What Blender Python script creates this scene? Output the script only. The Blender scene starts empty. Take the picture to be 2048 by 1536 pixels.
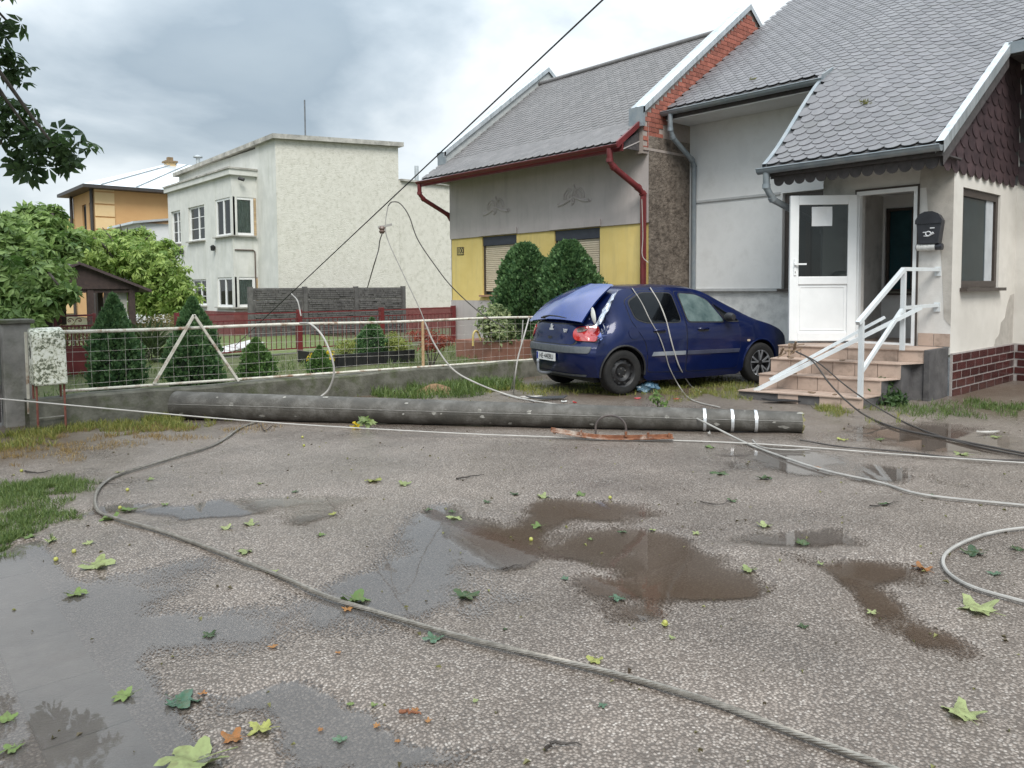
import bpy, bmesh, math, random
import numpy as np
from mathutils import Vector, Matrix
from mathutils.bvhtree import BVHTree

random.seed(7)
RNG = np.random.default_rng(11)
rad = math.radians
SC = bpy.context.scene
COL = SC.collection

# ------------------------------------------------------------------ camera
# world axes: +x runs from the yard into the house plots, +y runs along the house fronts (away to the left)
F, CAMH, PITCH, ROLL, YAW = 1540.0, 1.58, rad(3.2), rad(0.4), rad(41.5)
CYP = 575 + F * math.tan(PITCH)
cam = bpy.data.cameras.new('camera')
cam.sensor_width = 36.0
cam.lens = 36.0 * F / 2048
cam.shift_y = -(768 - CYP) / 2048
cam.clip_start, cam.clip_end = 0.05, 3000
camo = bpy.data.objects.new('camera', cam)
COL.objects.link(camo)
camo.matrix_world = (Matrix.Translation((0, 0, CAMH)) @ Matrix.Rotation(-YAW, 4, 'Z')
                     @ Matrix.Rotation(rad(90) - PITCH, 4, 'X') @ Matrix.Rotation(-ROLL, 4, 'Z'))
SC.camera = camo

# ------------------------------------------------------------------ world and sun
SUN_EL, SUN_AZ = rad(50), (-0.60, -0.80)       # direction towards the veiled sun (behind the camera, to the right)
world = bpy.data.worlds.new('World')
SC.world = world
world.use_nodes = True
nt = world.node_tree
nt.nodes.clear()


def N(t, tree=None, **kw):
    n = (tree or nt).nodes.new(t)
    for k, v in kw.items():
        setattr(n, k, v)
    return n


def L(a, b, tree=None):
    (tree or nt).links.new(a, b)


def ramp(node, stops):
    el = node.color_ramp.elements
    while len(el) > 1:
        el.remove(el[-1])
    el[0].position, el[0].color = stops[0][0], stops[0][1]
    for p, c in stops[1:]:
        e = el.new(p)
        e.color = c


wo = N('ShaderNodeOutputWorld'); bg = N('ShaderNodeBackground'); bg.inputs['Strength'].default_value = 0.12
sky = N('ShaderNodeTexSky'); sky.sky_type = 'NISHITA'; sky.sun_disc = False
sky.sun_elevation = SUN_EL; sky.sun_rotation = math.atan2(SUN_AZ[0], SUN_AZ[1])
tc = N('ShaderNodeTexCoord')
sep = N('ShaderNodeSeparateXYZ'); L(tc.outputs['Generated'], sep.inputs[0])
mx = N('ShaderNodeMath', operation='MAXIMUM'); L(sep.outputs['Z'], mx.inputs[0]); mx.inputs[1].default_value = 0.0
ad = N('ShaderNodeMath', operation='ADD'); L(mx.outputs[0], ad.inputs[0]); ad.inputs[1].default_value = 0.30
dx = N('ShaderNodeMath', operation='DIVIDE'); L(sep.outputs['X'], dx.inputs[0]); L(ad.outputs[0], dx.inputs[1])
dy = N('ShaderNodeMath', operation='DIVIDE'); L(sep.outputs['Y'], dy.inputs[0]); L(ad.outputs[0], dy.inputs[1])
cmb = N('ShaderNodeCombineXYZ'); L(dx.outputs[0], cmb.inputs[0]); L(dy.outputs[0], cmb.inputs[1])
cn = N('ShaderNodeTexNoise'); cn.inputs['Scale'].default_value = 1.25; cn.inputs['Detail'].default_value = 8
cn.inputs['Roughness'].default_value = 0.50; cn.inputs['Distortion'].default_value = 0.25
mp = N('ShaderNodeMapping'); mp.inputs['Location'].default_value = (3.1, 1.4, 0.0)
L(cmb.outputs[0], mp.inputs[0]); L(mp.outputs[0], cn.inputs['Vector'])
cr = N('ShaderNodeValToRGB'); L(cn.outputs['Fac'], cr.inputs[0])
K = 1 / 0.12
ramp(cr, [(0.28, (0.86, 0.88, 0.89, 1)), (0.39, (0.66, 0.705, 0.73, 1)), (0.47, (0.44, 0.50, 0.545, 1)),
          (0.55, (0.285, 0.345, 0.395, 1)), (0.64, (0.33, 0.39, 0.435, 1)), (0.80, (0.58, 0.63, 0.66, 1))])
# pale, hazy towards the horizon all round
hz = N('ShaderNodeMapRange'); L(mx.outputs[0], hz.inputs['Value'])
hz.inputs['From Min'].default_value = 0.0; hz.inputs['From Max'].default_value = 0.20
hz.inputs['To Min'].default_value = 0.8; hz.inputs['To Max'].default_value = 0.0
mixh = N('ShaderNodeMix', data_type='RGBA'); L(hz.outputs[0], mixh.inputs['Factor'])
L(cr.outputs[0], mixh.inputs['A']); mixh.inputs['B'].default_value = (0.83, 0.89, 0.91, 1)
sc_ = N('ShaderNodeVectorMath', operation='SCALE'); L(mixh.outputs['Result'], sc_.inputs[0]); 
# an overcast dome is several times brighter overhead than at the horizon (the pools of water in the photo mirror it)
ov1 = N('ShaderNodeMath', operation='MULTIPLY_ADD'); L(mx.outputs[0], ov1.inputs[0]); ov1.inputs[1].default_value = 2.6; ov1.inputs[2].default_value = 1.0
ov2 = N('ShaderNodeMath', operation='MULTIPLY_ADD'); L(mx.outputs[0], ov2.inputs[0]); L(ov1.outputs[0], ov2.inputs[1]); ov2.inputs[2].default_value = 1.0
ovc = N('ShaderNodeMath', operation='MULTIPLY'); L(ov2.outputs[0], ovc.inputs[0]); ovc.inputs[1].default_value = K * 0.47
L(ovc.outputs[0], sc_.inputs['Scale'])
mixs = N('ShaderNodeMix', data_type='RGBA'); mixs.inputs['Factor'].default_value = 0.95
L(sky.outputs[0], mixs.inputs['A']); L(sc_.outputs[0], mixs.inputs['B'])
L(mixs.outputs['Result'], bg.inputs['Color']); L(bg.outputs[0], wo.inputs['Surface'])

sl = bpy.data.lights.new('sun', 'SUN'); sl.energy = 1.5; sl.angle = rad(28); sl.color = (1.0, 0.96, 0.90)
so = bpy.data.objects.new('sun', sl); COL.objects.link(so)
sd = Vector((SUN_AZ[0] * math.cos(SUN_EL), SUN_AZ[1] * math.cos(SUN_EL), math.sin(SUN_EL)))
so.rotation_euler = sd.to_track_quat('Z', 'Y').to_euler()
so.location = sd * 60

SC.view_settings.view_transform = 'Standard'
SC.view_settings.look = 'None'
SC.view_settings.exposure = 1.15
SC.view_settings.gamma = 1.0
SC.view_settings.use_curve_mapping = False
SC.render.engine = 'CYCLES'
SC.cycles.max_bounces = 8
SC.cycles.transparent_max_bounces = 24
SC.cycles.use_adaptive_sampling = True


# ------------------------------------------------------------------ surveying helpers (photo point -> place)
def ray(px, py):
    x0, y0 = (px - 1024) / F, (CYP - py) / F
    x = x0 * math.cos(ROLL) + y0 * math.sin(ROLL)
    y = -x0 * math.sin(ROLL) + y0 * math.cos(ROLL)
    c, s = math.cos(PITCH), math.sin(PITCH)
    f, u = c + y * s, -s + y * c
    cy, sy = math.cos(YAW), math.sin(YAW)
    return Vector((x * cy + f * sy, -x * sy + f * cy, u))


def G(px, py, z=0.0):
    r = ray(px, py)
    t = (z - CAMH) / r.z
    return Vector((r.x * t, r.y * t, z))


def onY(px, py, yv):
    r = ray(px, py); t = yv / r.y
    return Vector((r.x * t, yv, CAMH + r.z * t))


def onX(px, py, xv):
    r = ray(px, py); t = xv / r.x
    return Vector((xv, r.y * t, CAMH + r.z * t))


def at(px, py, d):
    "point at forward distance d"
    r = ray(px, py); k = d / (r.x * math.sin(YAW) + r.y * math.cos(YAW))
    return Vector((r.x * k, r.y * k, CAMH + r.z * k))


VF = Vector((math.sin(YAW), math.cos(YAW), 0)); VL = Vector((math.cos(YAW), -math.sin(YAW), 0))


def vnoise(x, y, seed=0):
    "smooth value noise in numpy"
    x = np.asarray(x, float); y = np.asarray(y, float)
    xi = np.floor(x).astype(np.int64); yi = np.floor(y).astype(np.int64)
    xf, yf = x - xi, y - yi
    u = xf * xf * (3 - 2 * xf); v = yf * yf * (3 - 2 * yf)

    def h(a, b):
        n = (a * 374761393 + b * 668265263 + seed * 1442695041) & 0x7fffffff
        n = ((n ^ (n >> 13)) * 1274126177) & 0x7fffffff
        return ((n ^ (n >> 16)) & 0xffff) / 65535.0
    return (h(xi, yi) * (1 - u) + h(xi + 1, yi) * u) * (1 - v) + (h(xi, yi + 1) * (1 - u) + h(xi + 1, yi + 1) * u) * v


def fbm(x, y, seed=0, o=4):
    s, a, t = 0, 1.0, 0
    for i in range(o):
        s = s + a * vnoise(x * 2 ** i, y * 2 ** i, seed + i * 17); t += a; a *= 0.5
    return s / t


# ------------------------------------------------------------------ materials
MATS = {}


def principled(name):
    m = bpy.data.materials.new(name); m.use_nodes = True
    t = m.node_tree
    return m, t, t.nodes['Principled BSDF']


def mat(name, c1, c2=None, scale=6.0, rough=0.7, bump=0.0, bscale=40.0, metal=0.0, spec=0.5, coat=0.0, detail=5,
        rnd=0.0, stain=None, stain_amt=0.0, stain_scale=1.5, streak=False, trans=0.0, r2=None, lo=0.35, hi=0.65, bdist=0.01):
    """two-tone procedural paint/plaster/metal; stain = third colour in irregular patches; rnd = tone shift per piece"""
    if name in MATS:
        return MATS[name]
    m, t, b = principled(name)
    geo = N('ShaderNodeNewGeometry', t)
    c2 = c2 or c1
    n1 = N('ShaderNodeTexNoise', t); n1.inputs['Scale'].default_value = scale; n1.inputs['Detail'].default_value = detail
    n1.inputs['Roughness'].default_value = 0.6
    vec = geo.outputs['Position']
    L(vec, n1.inputs['Vector'], t)
    r = N('ShaderNodeValToRGB', t); L(n1.outputs['Fac'], r.inputs[0], t)
    ramp(r, [(lo, (*c1, 1)), (hi, (*c2, 1))])
    out = r.outputs[0]
    if stain:
        n2 = N('ShaderNodeTexNoise', t); n2.inputs['Scale'].default_value = stain_scale; n2.inputs['Detail'].default_value = 7
        n2.inputs['Roughness'].default_value = 0.68
        if streak:
            mpn = N('ShaderNodeMapping', t); mpn.inputs['Scale'].default_value = (4, 4, 0.5)
            L(vec, mpn.inputs[0], t); L(mpn.outputs[0], n2.inputs['Vector'], t)
        else:
            L(vec, n2.inputs['Vector'], t)
        mr = N('ShaderNodeMapRange', t); L(n2.outputs['Fac'], mr.inputs[0], t)
        mr.inputs[1].default_value = 0.5; mr.inputs[2].default_value = 0.66; mr.inputs[3].default_value = 0; mr.inputs[4].default_value = stain_amt
        mm = N('ShaderNodeMix', t, data_type='RGBA'); L(mr.outputs[0], mm.inputs['Factor'], t)
        L(out, mm.inputs['A'], t); mm.inputs['B'].default_value = (*stain, 1)
        out = mm.outputs['Result']
    if rnd:
        oi = N('ShaderNodeObjectInfo', t)
        at_ = N('ShaderNodeAttribute', t); at_.attribute_name = 'rnd'
        s1 = N('ShaderNodeMath', t, operation='ADD'); L(oi.outputs['Random'], s1.inputs[0], t); L(at_.outputs['Fac'], s1.inputs[1], t)
        fr = N('ShaderNodeMath', t, operation='FRACT'); L(s1.outputs[0], fr.inputs[0], t)
        mr = N('ShaderNodeMapRange', t); L(fr.outputs[0], mr.inputs[0], t)
        mr.inputs[3].default_value = 1 - rnd; mr.inputs[4].default_value = 1 + rnd
        hs = N('ShaderNodeHueSaturation', t); L(out, hs.inputs['Color'], t); L(mr.outputs[0], hs.inputs['Value'], t)
        out = hs.outputs[0]
    L(out, b.inputs['Base Color'], t)
    b.inputs['Metallic'].default_value = metal
    b.inputs['Specular IOR Level'].default_value = spec
    if r2 is not None:
        mr = N('ShaderNodeMapRange', t); L(n1.outputs['Fac'], mr.inputs[0], t)
        mr.inputs[1].default_value = 0.3; mr.inputs[2].default_value = 0.7
        mr.inputs[3].default_value = rough; mr.inputs[4].default_value = r2
        L(mr.outputs[0], b.inputs['Roughness'], t)
    else:
        b.inputs['Roughness'].default_value = rough
    if coat:
        b.inputs['Coat Weight'].default_value = coat; b.inputs['Coat Roughness'].default_value = 0.04
    if trans:
        b.inputs['Transmission Weight'].default_value = trans
    if bump:
        nb = N('ShaderNodeTexNoise', t); nb.inputs['Scale'].default_value = bscale; nb.inputs['Detail'].default_value = 4
        L(vec, nb.inputs['Vector'], t)
        bp = N('ShaderNodeBump', t); bp.inputs['Strength'].default_value = bump; bp.inputs['Distance'].default_value = bdist
        L(nb.outputs['Fac'], bp.inputs['Height'], t); L(bp.outputs[0], b.inputs['Normal'], t)
    MATS[name] = m
    return m


def leafmat(name, c1, c2, rough=0.5, tl=0.35, rnd=0.25):
    if name in MATS:
        return MATS[name]
    m, t, b = principled(name)
    at_ = N('ShaderNodeAttribute', t); at_.attribute_name = 'rnd'
    oi = N('ShaderNodeObjectInfo', t)
    s1 = N('ShaderNodeMath', t, operation='ADD'); L(oi.outputs['Random'], s1.inputs[0], t); L(at_.outputs['Fac'], s1.inputs[1], t)
    fr = N('ShaderNodeMath', t, operation='FRACT'); L(s1.outputs[0], fr.inputs[0], t)
    r = N('ShaderNodeValToRGB', t); L(fr.outputs[0], r.inputs[0], t)
    ramp(r, [(0.0, (*c1, 1)), (1.0, (*c2, 1))])
    L(r.outputs[0], b.inputs['Base Color'], t)
    b.inputs['Roughness'].default_value = rough
    b.inputs['Specular IOR Level'].default_value = 0.35
    tr = N('ShaderNodeBsdfTranslucent', t)
    hs = N('ShaderNodeHueSaturation', t); hs.inputs['Value'].default_value = 1.5; L(r.outputs[0], hs.inputs['Color'], t); L(hs.outputs[0], tr.inputs[0], t)
    ms = N('ShaderNodeMixShader', t); ms.inputs[0].default_value = tl
    L(b.outputs[0], ms.inputs[1], t); L(tr.outputs[0], ms.inputs[2], t)
    L(ms.outputs[0], t.nodes['Material Output'].inputs['Surface'], t)
    MATS[name] = m
    return m


def glassmat(name, c, rough=0.03, c2=None):
    "window glass over a dark room: dark pane with a sharp reflection"
    return mat(name, c, c2 or tuple(v * 0.6 for v in c), scale=1.2, rough=rough, spec=0.45)


# ------------------------------------------------------------------ object helpers
ORG = {}


def thing(name, label, cat, loc=(0, 0, 0), group=None, kind=None):
    o = bpy.data.objects.new(name, None); COL.objects.link(o)
    o.location = loc; o.empty_display_size = 0.1
    ORG[o.name] = Vector(loc)
    tag(o, label, cat, group, kind)
    return o


def tag(o, label=None, cat=None, group=None, kind=None):
    if label: o['label'] = label
    if cat: o['category'] = cat
    if group: o['group'] = group
    if kind: o['kind'] = kind
    return o


def org(o):
    while o is not None:
        if o.name in ORG:
            return ORG[o.name]
        o = o.parent
    return Vector((0, 0, 0))


class MB:
    def __init__(s):
        s.v = []; s.f = []

    def add(s, vs, fs):
        n = len(s.v)
        s.v.extend([tuple(v) for v in vs]); s.f.extend([tuple(i + n for i in f) for f in fs])
        return s

    def box(s, x0, x1, y0, y1, z0, z1):
        return s.add([(x0, y0, z0), (x1, y0, z0), (x1, y1, z0), (x0, y1, z0), (x0, y0, z1), (x1, y0, z1), (x1, y1, z1), (x0, y1, z1)],
                     [(3, 2, 1, 0), (4, 5, 6, 7), (0, 1, 5, 4), (1, 2, 6, 5), (2, 3, 7, 6), (3, 0, 4, 7)])

    def obox(s, c, ax, ay, az):
        "box from centre and three half-axis vectors"
        c, ax, ay, az = Vector(c), Vector(ax), Vector(ay), Vector(az)
        vs = [c + ax * i + ay * j + az * k for k in (-1, 1) for (i, j) in ((-1, -1), (1, -1), (1, 1), (-1, 1))]
        return s.add(vs, [(3, 2, 1, 0), (4, 5, 6, 7), (0, 1, 5, 4), (1, 2, 6, 5), (2, 3, 7, 6), (3, 0, 4, 7)])

    def bar(s, p, q, w, h, up=(0, 0, 1)):
        p, q = Vector(p), Vector(q)
        d = (q - p); n = d.normalized(); side = n.cross(Vector(up))
        if side.length < 1e-4: side = n.cross(Vector((1, 0, 0)))
        side.normalize(); u = side.cross(n)
        return s.obox((p + q) / 2, d / 2, side * w / 2, u * h / 2)

    def prism(s, poly, ext):
        n = len(poly); ext = Vector(ext)
        vs = [Vector(p) for p in poly] + [Vector(p) + ext for p in poly]
        fs = [tuple(reversed(range(n))), tuple(range(n, 2 * n))] + [(i, (i + 1) % n, n + (i + 1) % n, n + i) for i in range(n)]
        return s.add(vs, fs)

    def tube(s, pts, r, seg=8, cap=True, arc=None):
        pts = [Vector(p) for p in pts]
        n = len(pts); rs = r if hasattr(r, '__len__') else [r] * n
        up = None; rings = []
        for i in range(n):
            d = (pts[min(i + 1, n - 1)] - pts[max(i - 1, 0)])
            d = d.normalized() if d.length > 1e-9 else Vector((0, 0, 1))
            if up is None:
                up = Vector((0, 0, 1)) if abs(d.z) < 0.95 else Vector((1, 0, 0))
            a = d.cross(up)
            if a.length < 1e-6: a = d.cross(Vector((0, 1, 0.1)))
            a.normalize(); b = a.cross(d).normalized(); up = b
            rings.append([pts[i] + (a * math.cos(2 * math.pi * k / seg) + b * math.sin(2 * math.pi * k / seg)) * rs[i] for k in range(seg)])
        vs = [p for rg in rings for p in rg]
        fs = [(i * seg + k, i * seg + (k + 1) % seg, (i + 1) * seg + (k + 1) % seg, (i + 1) * seg + k) for i in range(n - 1) for k in range(seg)]
        if cap:
            fs += [tuple(range(seg - 1, -1, -1)), tuple((n - 1) * seg + k for k in range(seg))]
        return s.add(vs, fs)

    def lathe(s, prof, c=(0, 0, 0), axis='z', seg=24):
        "prof: list of (r, h)"
        c = Vector(c); vs = []
        for r, h in prof:
            for k in range(seg):
                a = 2 * math.pi * k / seg
                p = {'z': (r * math.cos(a), r * math.sin(a), h), 'y': (r * math.cos(a), h, r * math.sin(a)), 'x': (h, r * math.cos(a), r * math.sin(a))}[axis]
                vs.append(c + Vector(p))
        n = len(prof)
        fs = [(i * seg + k, i * seg + (k + 1) % seg, (i + 1) * seg + (k + 1) % seg, (i + 1) * seg + k) for i in range(n - 1) for k in range(seg)]
        return s.add(vs, fs)

    def grid(s, rows):
        n, m = len(rows), len(rows[0])
        return s.add([p for r in rows for p in r], [(i * m + j, i * m + j + 1, (i + 1) * m + j + 1, (i + 1) * m + j) for i in range(n - 1) for j in range(m - 1)])

    def mesh(s, name, mt=None, o=(0, 0, 0), smooth=False):
        me = bpy.data.meshes.new(name); o = Vector(o)
        me.from_pydata([(v[0] - o.x, v[1] - o.y, v[2] - o.z) for v in s.v], [], s.f)
        if mt: me.materials.append(mt)
        if smooth: me.polygons.foreach_set('use_smooth', [True] * len(me.polygons))
        me.update()
        return me

    def build(s, name, mt, parent=None, smooth=False, loc=None, fixn=True, bevel=0.0):
        """child meshes are stored relative to their thing's base; a top-level mesh gets its own base point (loc)"""
        o = org(parent) if parent is not None else Vector(loc if loc is not None else (0, 0, 0))
        me = s.mesh(name, mt, o, smooth)
        if fixn:
            bm = bmesh.new(); bm.from_mesh(me); bmesh.ops.recalc_face_normals(bm, faces=bm.faces)
            bm.to_mesh(me); bm.free()
        if smooth:
            me.set_sharp_from_angle(angle=rad(40))
        ob = bpy.data.objects.new(name, me); COL.objects.link(ob)
        if parent is not None: ob.parent = parent
        else:
            ob.location = o; ORG[ob.name] = o
        if bevel:
            md = ob.modifiers.new('bevel', 'BEVEL'); md.width = bevel; md.segments = 2; md.limit_method = 'ANGLE'
        return ob


def link_mesh(name, me, parent=None, matrix=None):
    ob = bpy.data.objects.new(name, me); COL.objects.link(ob)
    if parent is not None: ob.parent = parent
    if matrix is not None: ob.matrix_basis = matrix
    return ob


def spline(pts, n=8):
    "Catmull-Rom through the points"
    P = [Vector(p) for p in pts]; P = [P[0] * 2 - P[1]] + P + [P[-1] * 2 - P[-2]]
    out = []
    for i in range(1, len(P) - 2):
        for k in range(n):
            t = k / n
            a, b, c, d = P[i - 1], P[i], P[i + 1], P[i + 2]
            out.append(0.5 * ((2 * b) + (c - a) * t + (2 * a - 5 * b + 4 * c - d) * t * t + (3 * b - a - 3 * c + d) * t ** 3))
    out.append(P[-2])
    return out


def scatter_mesh(name, tv, tf, pos, mats3, mt, parent=None, loc=None, rnd=None, kind=None):
    "many transformed copies of a little template joined into one mesh (leaves, blades)"
    tv = np.asarray(tv, float); n, k = len(pos), len(tv)
    v = np.einsum('nij,kj->nki', mats3, tv) + np.asarray(pos)[:, None, :]
    o = org(parent) if parent is not None else Vector(loc if loc is not None else (0, 0, 0))
    v = v.reshape(-1, 3) - np.array(o)
    lens = np.array([len(f) for f in tf]); flat = np.array([i for f in tf for i in f])
    loops = (flat[None, :] + (np.arange(n) * k)[:, None]).ravel()
    tot = np.tile(lens, n); starts = np.concatenate(([0], np.cumsum(tot)[:-1]))
    me = bpy.data.meshes.new(name)
    me.vertices.add(len(v)); me.vertices.foreach_set('co', v.ravel())
    me.loops.add(len(loops)); me.loops.foreach_set('vertex_index', loops)
    me.polygons.add(len(tot)); me.polygons.foreach_set('loop_start', starts)
    me.update(calc_edges=True)
    me.polygons.foreach_set('use_smooth', np.zeros(len(tot), bool))
    a = me.attributes.new('rnd', 'FLOAT', 'FACE')
    rr = RNG.random(n) if rnd is None else rnd
    a.data.foreach_set('value', np.repeat(rr, len(tf)))
    me.materials.append(mt)
    ob = bpy.data.objects.new(name, me); COL.objects.link(ob)
    if parent is not None: ob.parent = parent
    else:
        ob.location = o; ORG[ob.name] = o
    if kind: ob['kind'] = kind
    return ob


def rotmats(n, zdir, spread, scale, rng=RNG):
    "random frames whose z axis leans about zdir (n,3); scale (n,)"
    z = zdir + rng.normal(size=(n, 3)) * spread
    z /= np.linalg.norm(z, axis=1)[:, None]
    r = rng.normal(size=(n, 3)); x = np.cross(r, z); x /= np.linalg.norm(x, axis=1)[:, None]
    y = np.cross(z, x)
    return np.stack([x, y, z], axis=2) * np.asarray(scale)[:, None, None]


def text_mesh(txt, size, mt, name, parent, matrix, extrude=0.002, sx=1.0):
    cu = bpy.data.curves.new(name, 'FONT'); cu.body = txt; cu.size = size; cu.extrude = extrude
    cu.align_x = 'CENTER'; cu.align_y = 'CENTER'
    tmp = bpy.data.objects.new('tmp_text', cu); COL.objects.link(tmp)
    bpy.context.view_layer.update()
    me = bpy.data.meshes.new_from_object(tmp.evaluated_get(bpy.context.evaluated_depsgraph_get()))
    bpy.data.objects.remove(tmp)
    me.materials.clear(); me.materials.append(mt)
    m = matrix.copy(); m.translation -= org(parent)
    return link_mesh(name, me, parent, m @ Matrix.Diagonal((sx, 1, 1, 1)))


def wall(mb, fn, u0, u1, v0, v1, holes, depth, top=None):
    """wall sheet with openings; fn(u, v, d) -> point, d = depth into the building; holes (u0,u1,v0,v1); reveals of that depth.
    top: optional function u -> v of the upper edge"""
    us = sorted({u0, u1, *[h[0] for h in holes], *[h[1] for h in holes]})
    vs = sorted({v0, v1, *[h[2] for h in holes], *[h[3] for h in holes]})
    for i in range(len(us) - 1):
        for j in range(len(vs) - 1):
            a, b, c, d = us[i], us[i + 1], vs[j], vs[j + 1]
            if any(a >= h[0] - 1e-6 and b <= h[1] + 1e-6 and c >= h[2] - 1e-6 and d <= h[3] + 1e-6 for h in holes): continue
            da, db = (top(a), top(b)) if (top and j == len(vs) - 2) else (d, d)
            mb.add([fn(a, c, 0), fn(b, c, 0), fn(b, db, 0), fn(a, da, 0)], [(0, 1, 2, 3)])
    for (a, b, c, d) in holes:
        q = [(a, c), (b, c), (b, d), (a, d)]
        for i in range(4):
            p, r = q[i], q[(i + 1) % 4]
            mb.add([fn(*p, 0), fn(*r, 0), fn(*r, depth), fn(*p, depth)], [(0, 1, 2, 3)])
    return mb


def fbox(mb, fn, u0, u1, v0, v1, d0, d1):
    "box in facade coordinates"
    vs = [fn(u, v, d) for d in (d0, d1) for (u, v) in ((u0, v0), (u1, v0), (u1, v1), (u0, v1))]
    return mb.add(vs, [(0, 1, 2, 3), (7, 6, 5, 4), (0, 4, 5, 1), (1, 5, 6, 2), (2, 6, 7, 3), (3, 7, 4, 0)])


def window(parent, fn, u0, u1, v0, v1, dep, frame_m, glass_m, fw=0.06, mull=(), trans=(), sill_m=None, sill_out=0.08, name='window', curtain=None, sash=True):
    "window part with frame, one pane per light, sill as sub-parts"
    mb = MB()
    for (a, b, c, d) in ((u0, u0 + fw, v0, v1), (u1 - fw, u1, v0, v1), (u0 + fw, u1 - fw, v0, v0 + fw), (u0 + fw, u1 - fw, v1 - fw, v1)):
        fbox(mb, fn, a, b, c, d, dep - 0.03, dep + 0.04)
    ms = [u0 + (u1 - u0) * m for m in mull]
    for m in ms: fbox(mb, fn, m - fw * 0.6, m + fw * 0.6, v0 + fw, v1 - fw, dep - 0.028, dep + 0.038)
    w = mb.build(name, frame_m, parent)
    us = [u0 + fw] + [x for m in ms for x in (m - fw * .6, m + fw * .6)] + [u1 - fw]
    for k in range(0, len(us), 2):
        a, b = us[k], us[k + 1]
        p = MB(); fbox(p, fn, a, b, v0 + fw, v1 - fw, dep + 0.005, dep + 0.015); p.build('pane', glass_m, w)
        if curtain:
            cb = MB(); n = max(6, int((b - a) / 0.03)); rows = []
            for zz in (v0 + fw, v1 - fw):
                rows.append([fn(a + (b - a) * i / n, zz, dep + 0.07 + 0.02 * math.sin(i * 1.9)) for i in range(n + 1)])
            cb.grid(rows); cb.build('curtain', curtain, w)
    for t_ in trans:
        p = MB(); vv = v0 + (v1 - v0) * t_
        fbox(p, fn, u0 + fw, u1 - fw, vv - 0.012, vv + 0.012, dep - 0.012, dep + 0.002); p.build('glazing_bar', frame_m, w)
    if sill_m:
        p = MB(); fbox(p, fn, u0 - 0.06, u1 + 0.06, v0 - 0.05, v0 - 0.002, -sill_out, dep); p.build('sill', sill_m, w)
    return w


def gutter(parent, p, q, r, mt, name='gutter', fall=(0, 0, 0)):
    "half-round eaves gutter between two points, open at the top"
    p, q = Vector(p), Vector(q); d = (q - p).normalized(); side = d.cross(Vector((0, 0, 1))).normalized()
    rows = []
    for e, pt in ((0, p), (1, q)):
        outer = [pt + side * math.cos(a) * r + Vector((0, 0, -math.sin(a) * r)) for a in [math.pi * i / 10 for i in range(11)]]
        inner = [pt + side * math.cos(a) * (r - .006) + Vector((0, 0, -math.sin(a) * (r - .006))) for a in [math.pi * i / 10 for i in range(10, -1, -1)]]
        rows.append(outer + inner + [outer[0]])
    mb = MB().grid(rows)
    for pt in (p, q):
        mb.add([pt + side * math.cos(a) * r + Vector((0, 0, -math.sin(a) * r)) for a in [math.pi * i / 10 for i in range(11)]], [tuple(range(11))])
    # rolled front bead
    for sg in (-1, 1):
        mb.tube([p + side * sg * r, q + side * sg * r], 0.011, 6)
    return mb.build(name, mt, parent, smooth=True)


def pipe(parent, pts, r, mt, name='downpipe', n=5):
    g = MB().tube(pts, r, 12).build(name, mt, parent, smooth=True)
    for i in range(1, len(pts) - 1):
        a, b = Vector(pts[i - 1]), Vector(pts[i]); d = (b - a).normalized()
        MB().tube([b - d * 0.05, b + d * 0.02], r * 1.16, 12).build('pipe_collar', mt, g, smooth=True)
    return g


# tile template: rounded lower edge, slightly raised at the tail
def tile_mesh(name, w, h, mt, rise=0.016, th=0.008, seg=5, pw=0.45):
    out = [(-w / 2, h, 0), (-w / 2, w * pw, 0)]
    for k in range(1, seg):
        a = math.pi * k / seg
        out.append((-w / 2 * math.cos(a), w * pw * (1 - math.sin(a)), 0))
    out += [(w / 2, w * pw, 0), (w / 2, h, 0)]
    top = [(x, y, rise * (1 - y / h) + th) for x, y, _ in out]
    bot = [(x, y, rise * (1 - y / h)) for x, y, _ in out]
    n = len(out); mb = MB()
    mb.add(top + bot, [tuple(range(n))] + [(i + 1, i, n + i, n + i + 1) for i in range(n - 1)])
    return mb


def tiles(parent, name, tmb, mt, frames, cam_near=300, rndc=0.0):
    "frames: list of 4x4; nearest become pieces of their own, the rest one joined part"
    o = org(parent)
    eye = Vector((0, 0, CAMH))
    order = sorted(range(len(frames)), key=lambda i: (frames[i].translation - eye).length)
    me = tmb.mesh(name, mt)
    for i in order[:cam_near]:
        m = frames[i].copy(); m.translation -= o
        link_mesh(name, me, parent, m)
    rest = order[cam_near:]
    if rest:
        scatter_mesh(name + '_field', tmb.v, tmb.f, np.array([frames[i].translation[:] for i in rest]),
                     np.array([[list(r)[:3] for r in frames[i].to_3x3()] for i in rest]), mt, parent, kind='stuff')

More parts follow.
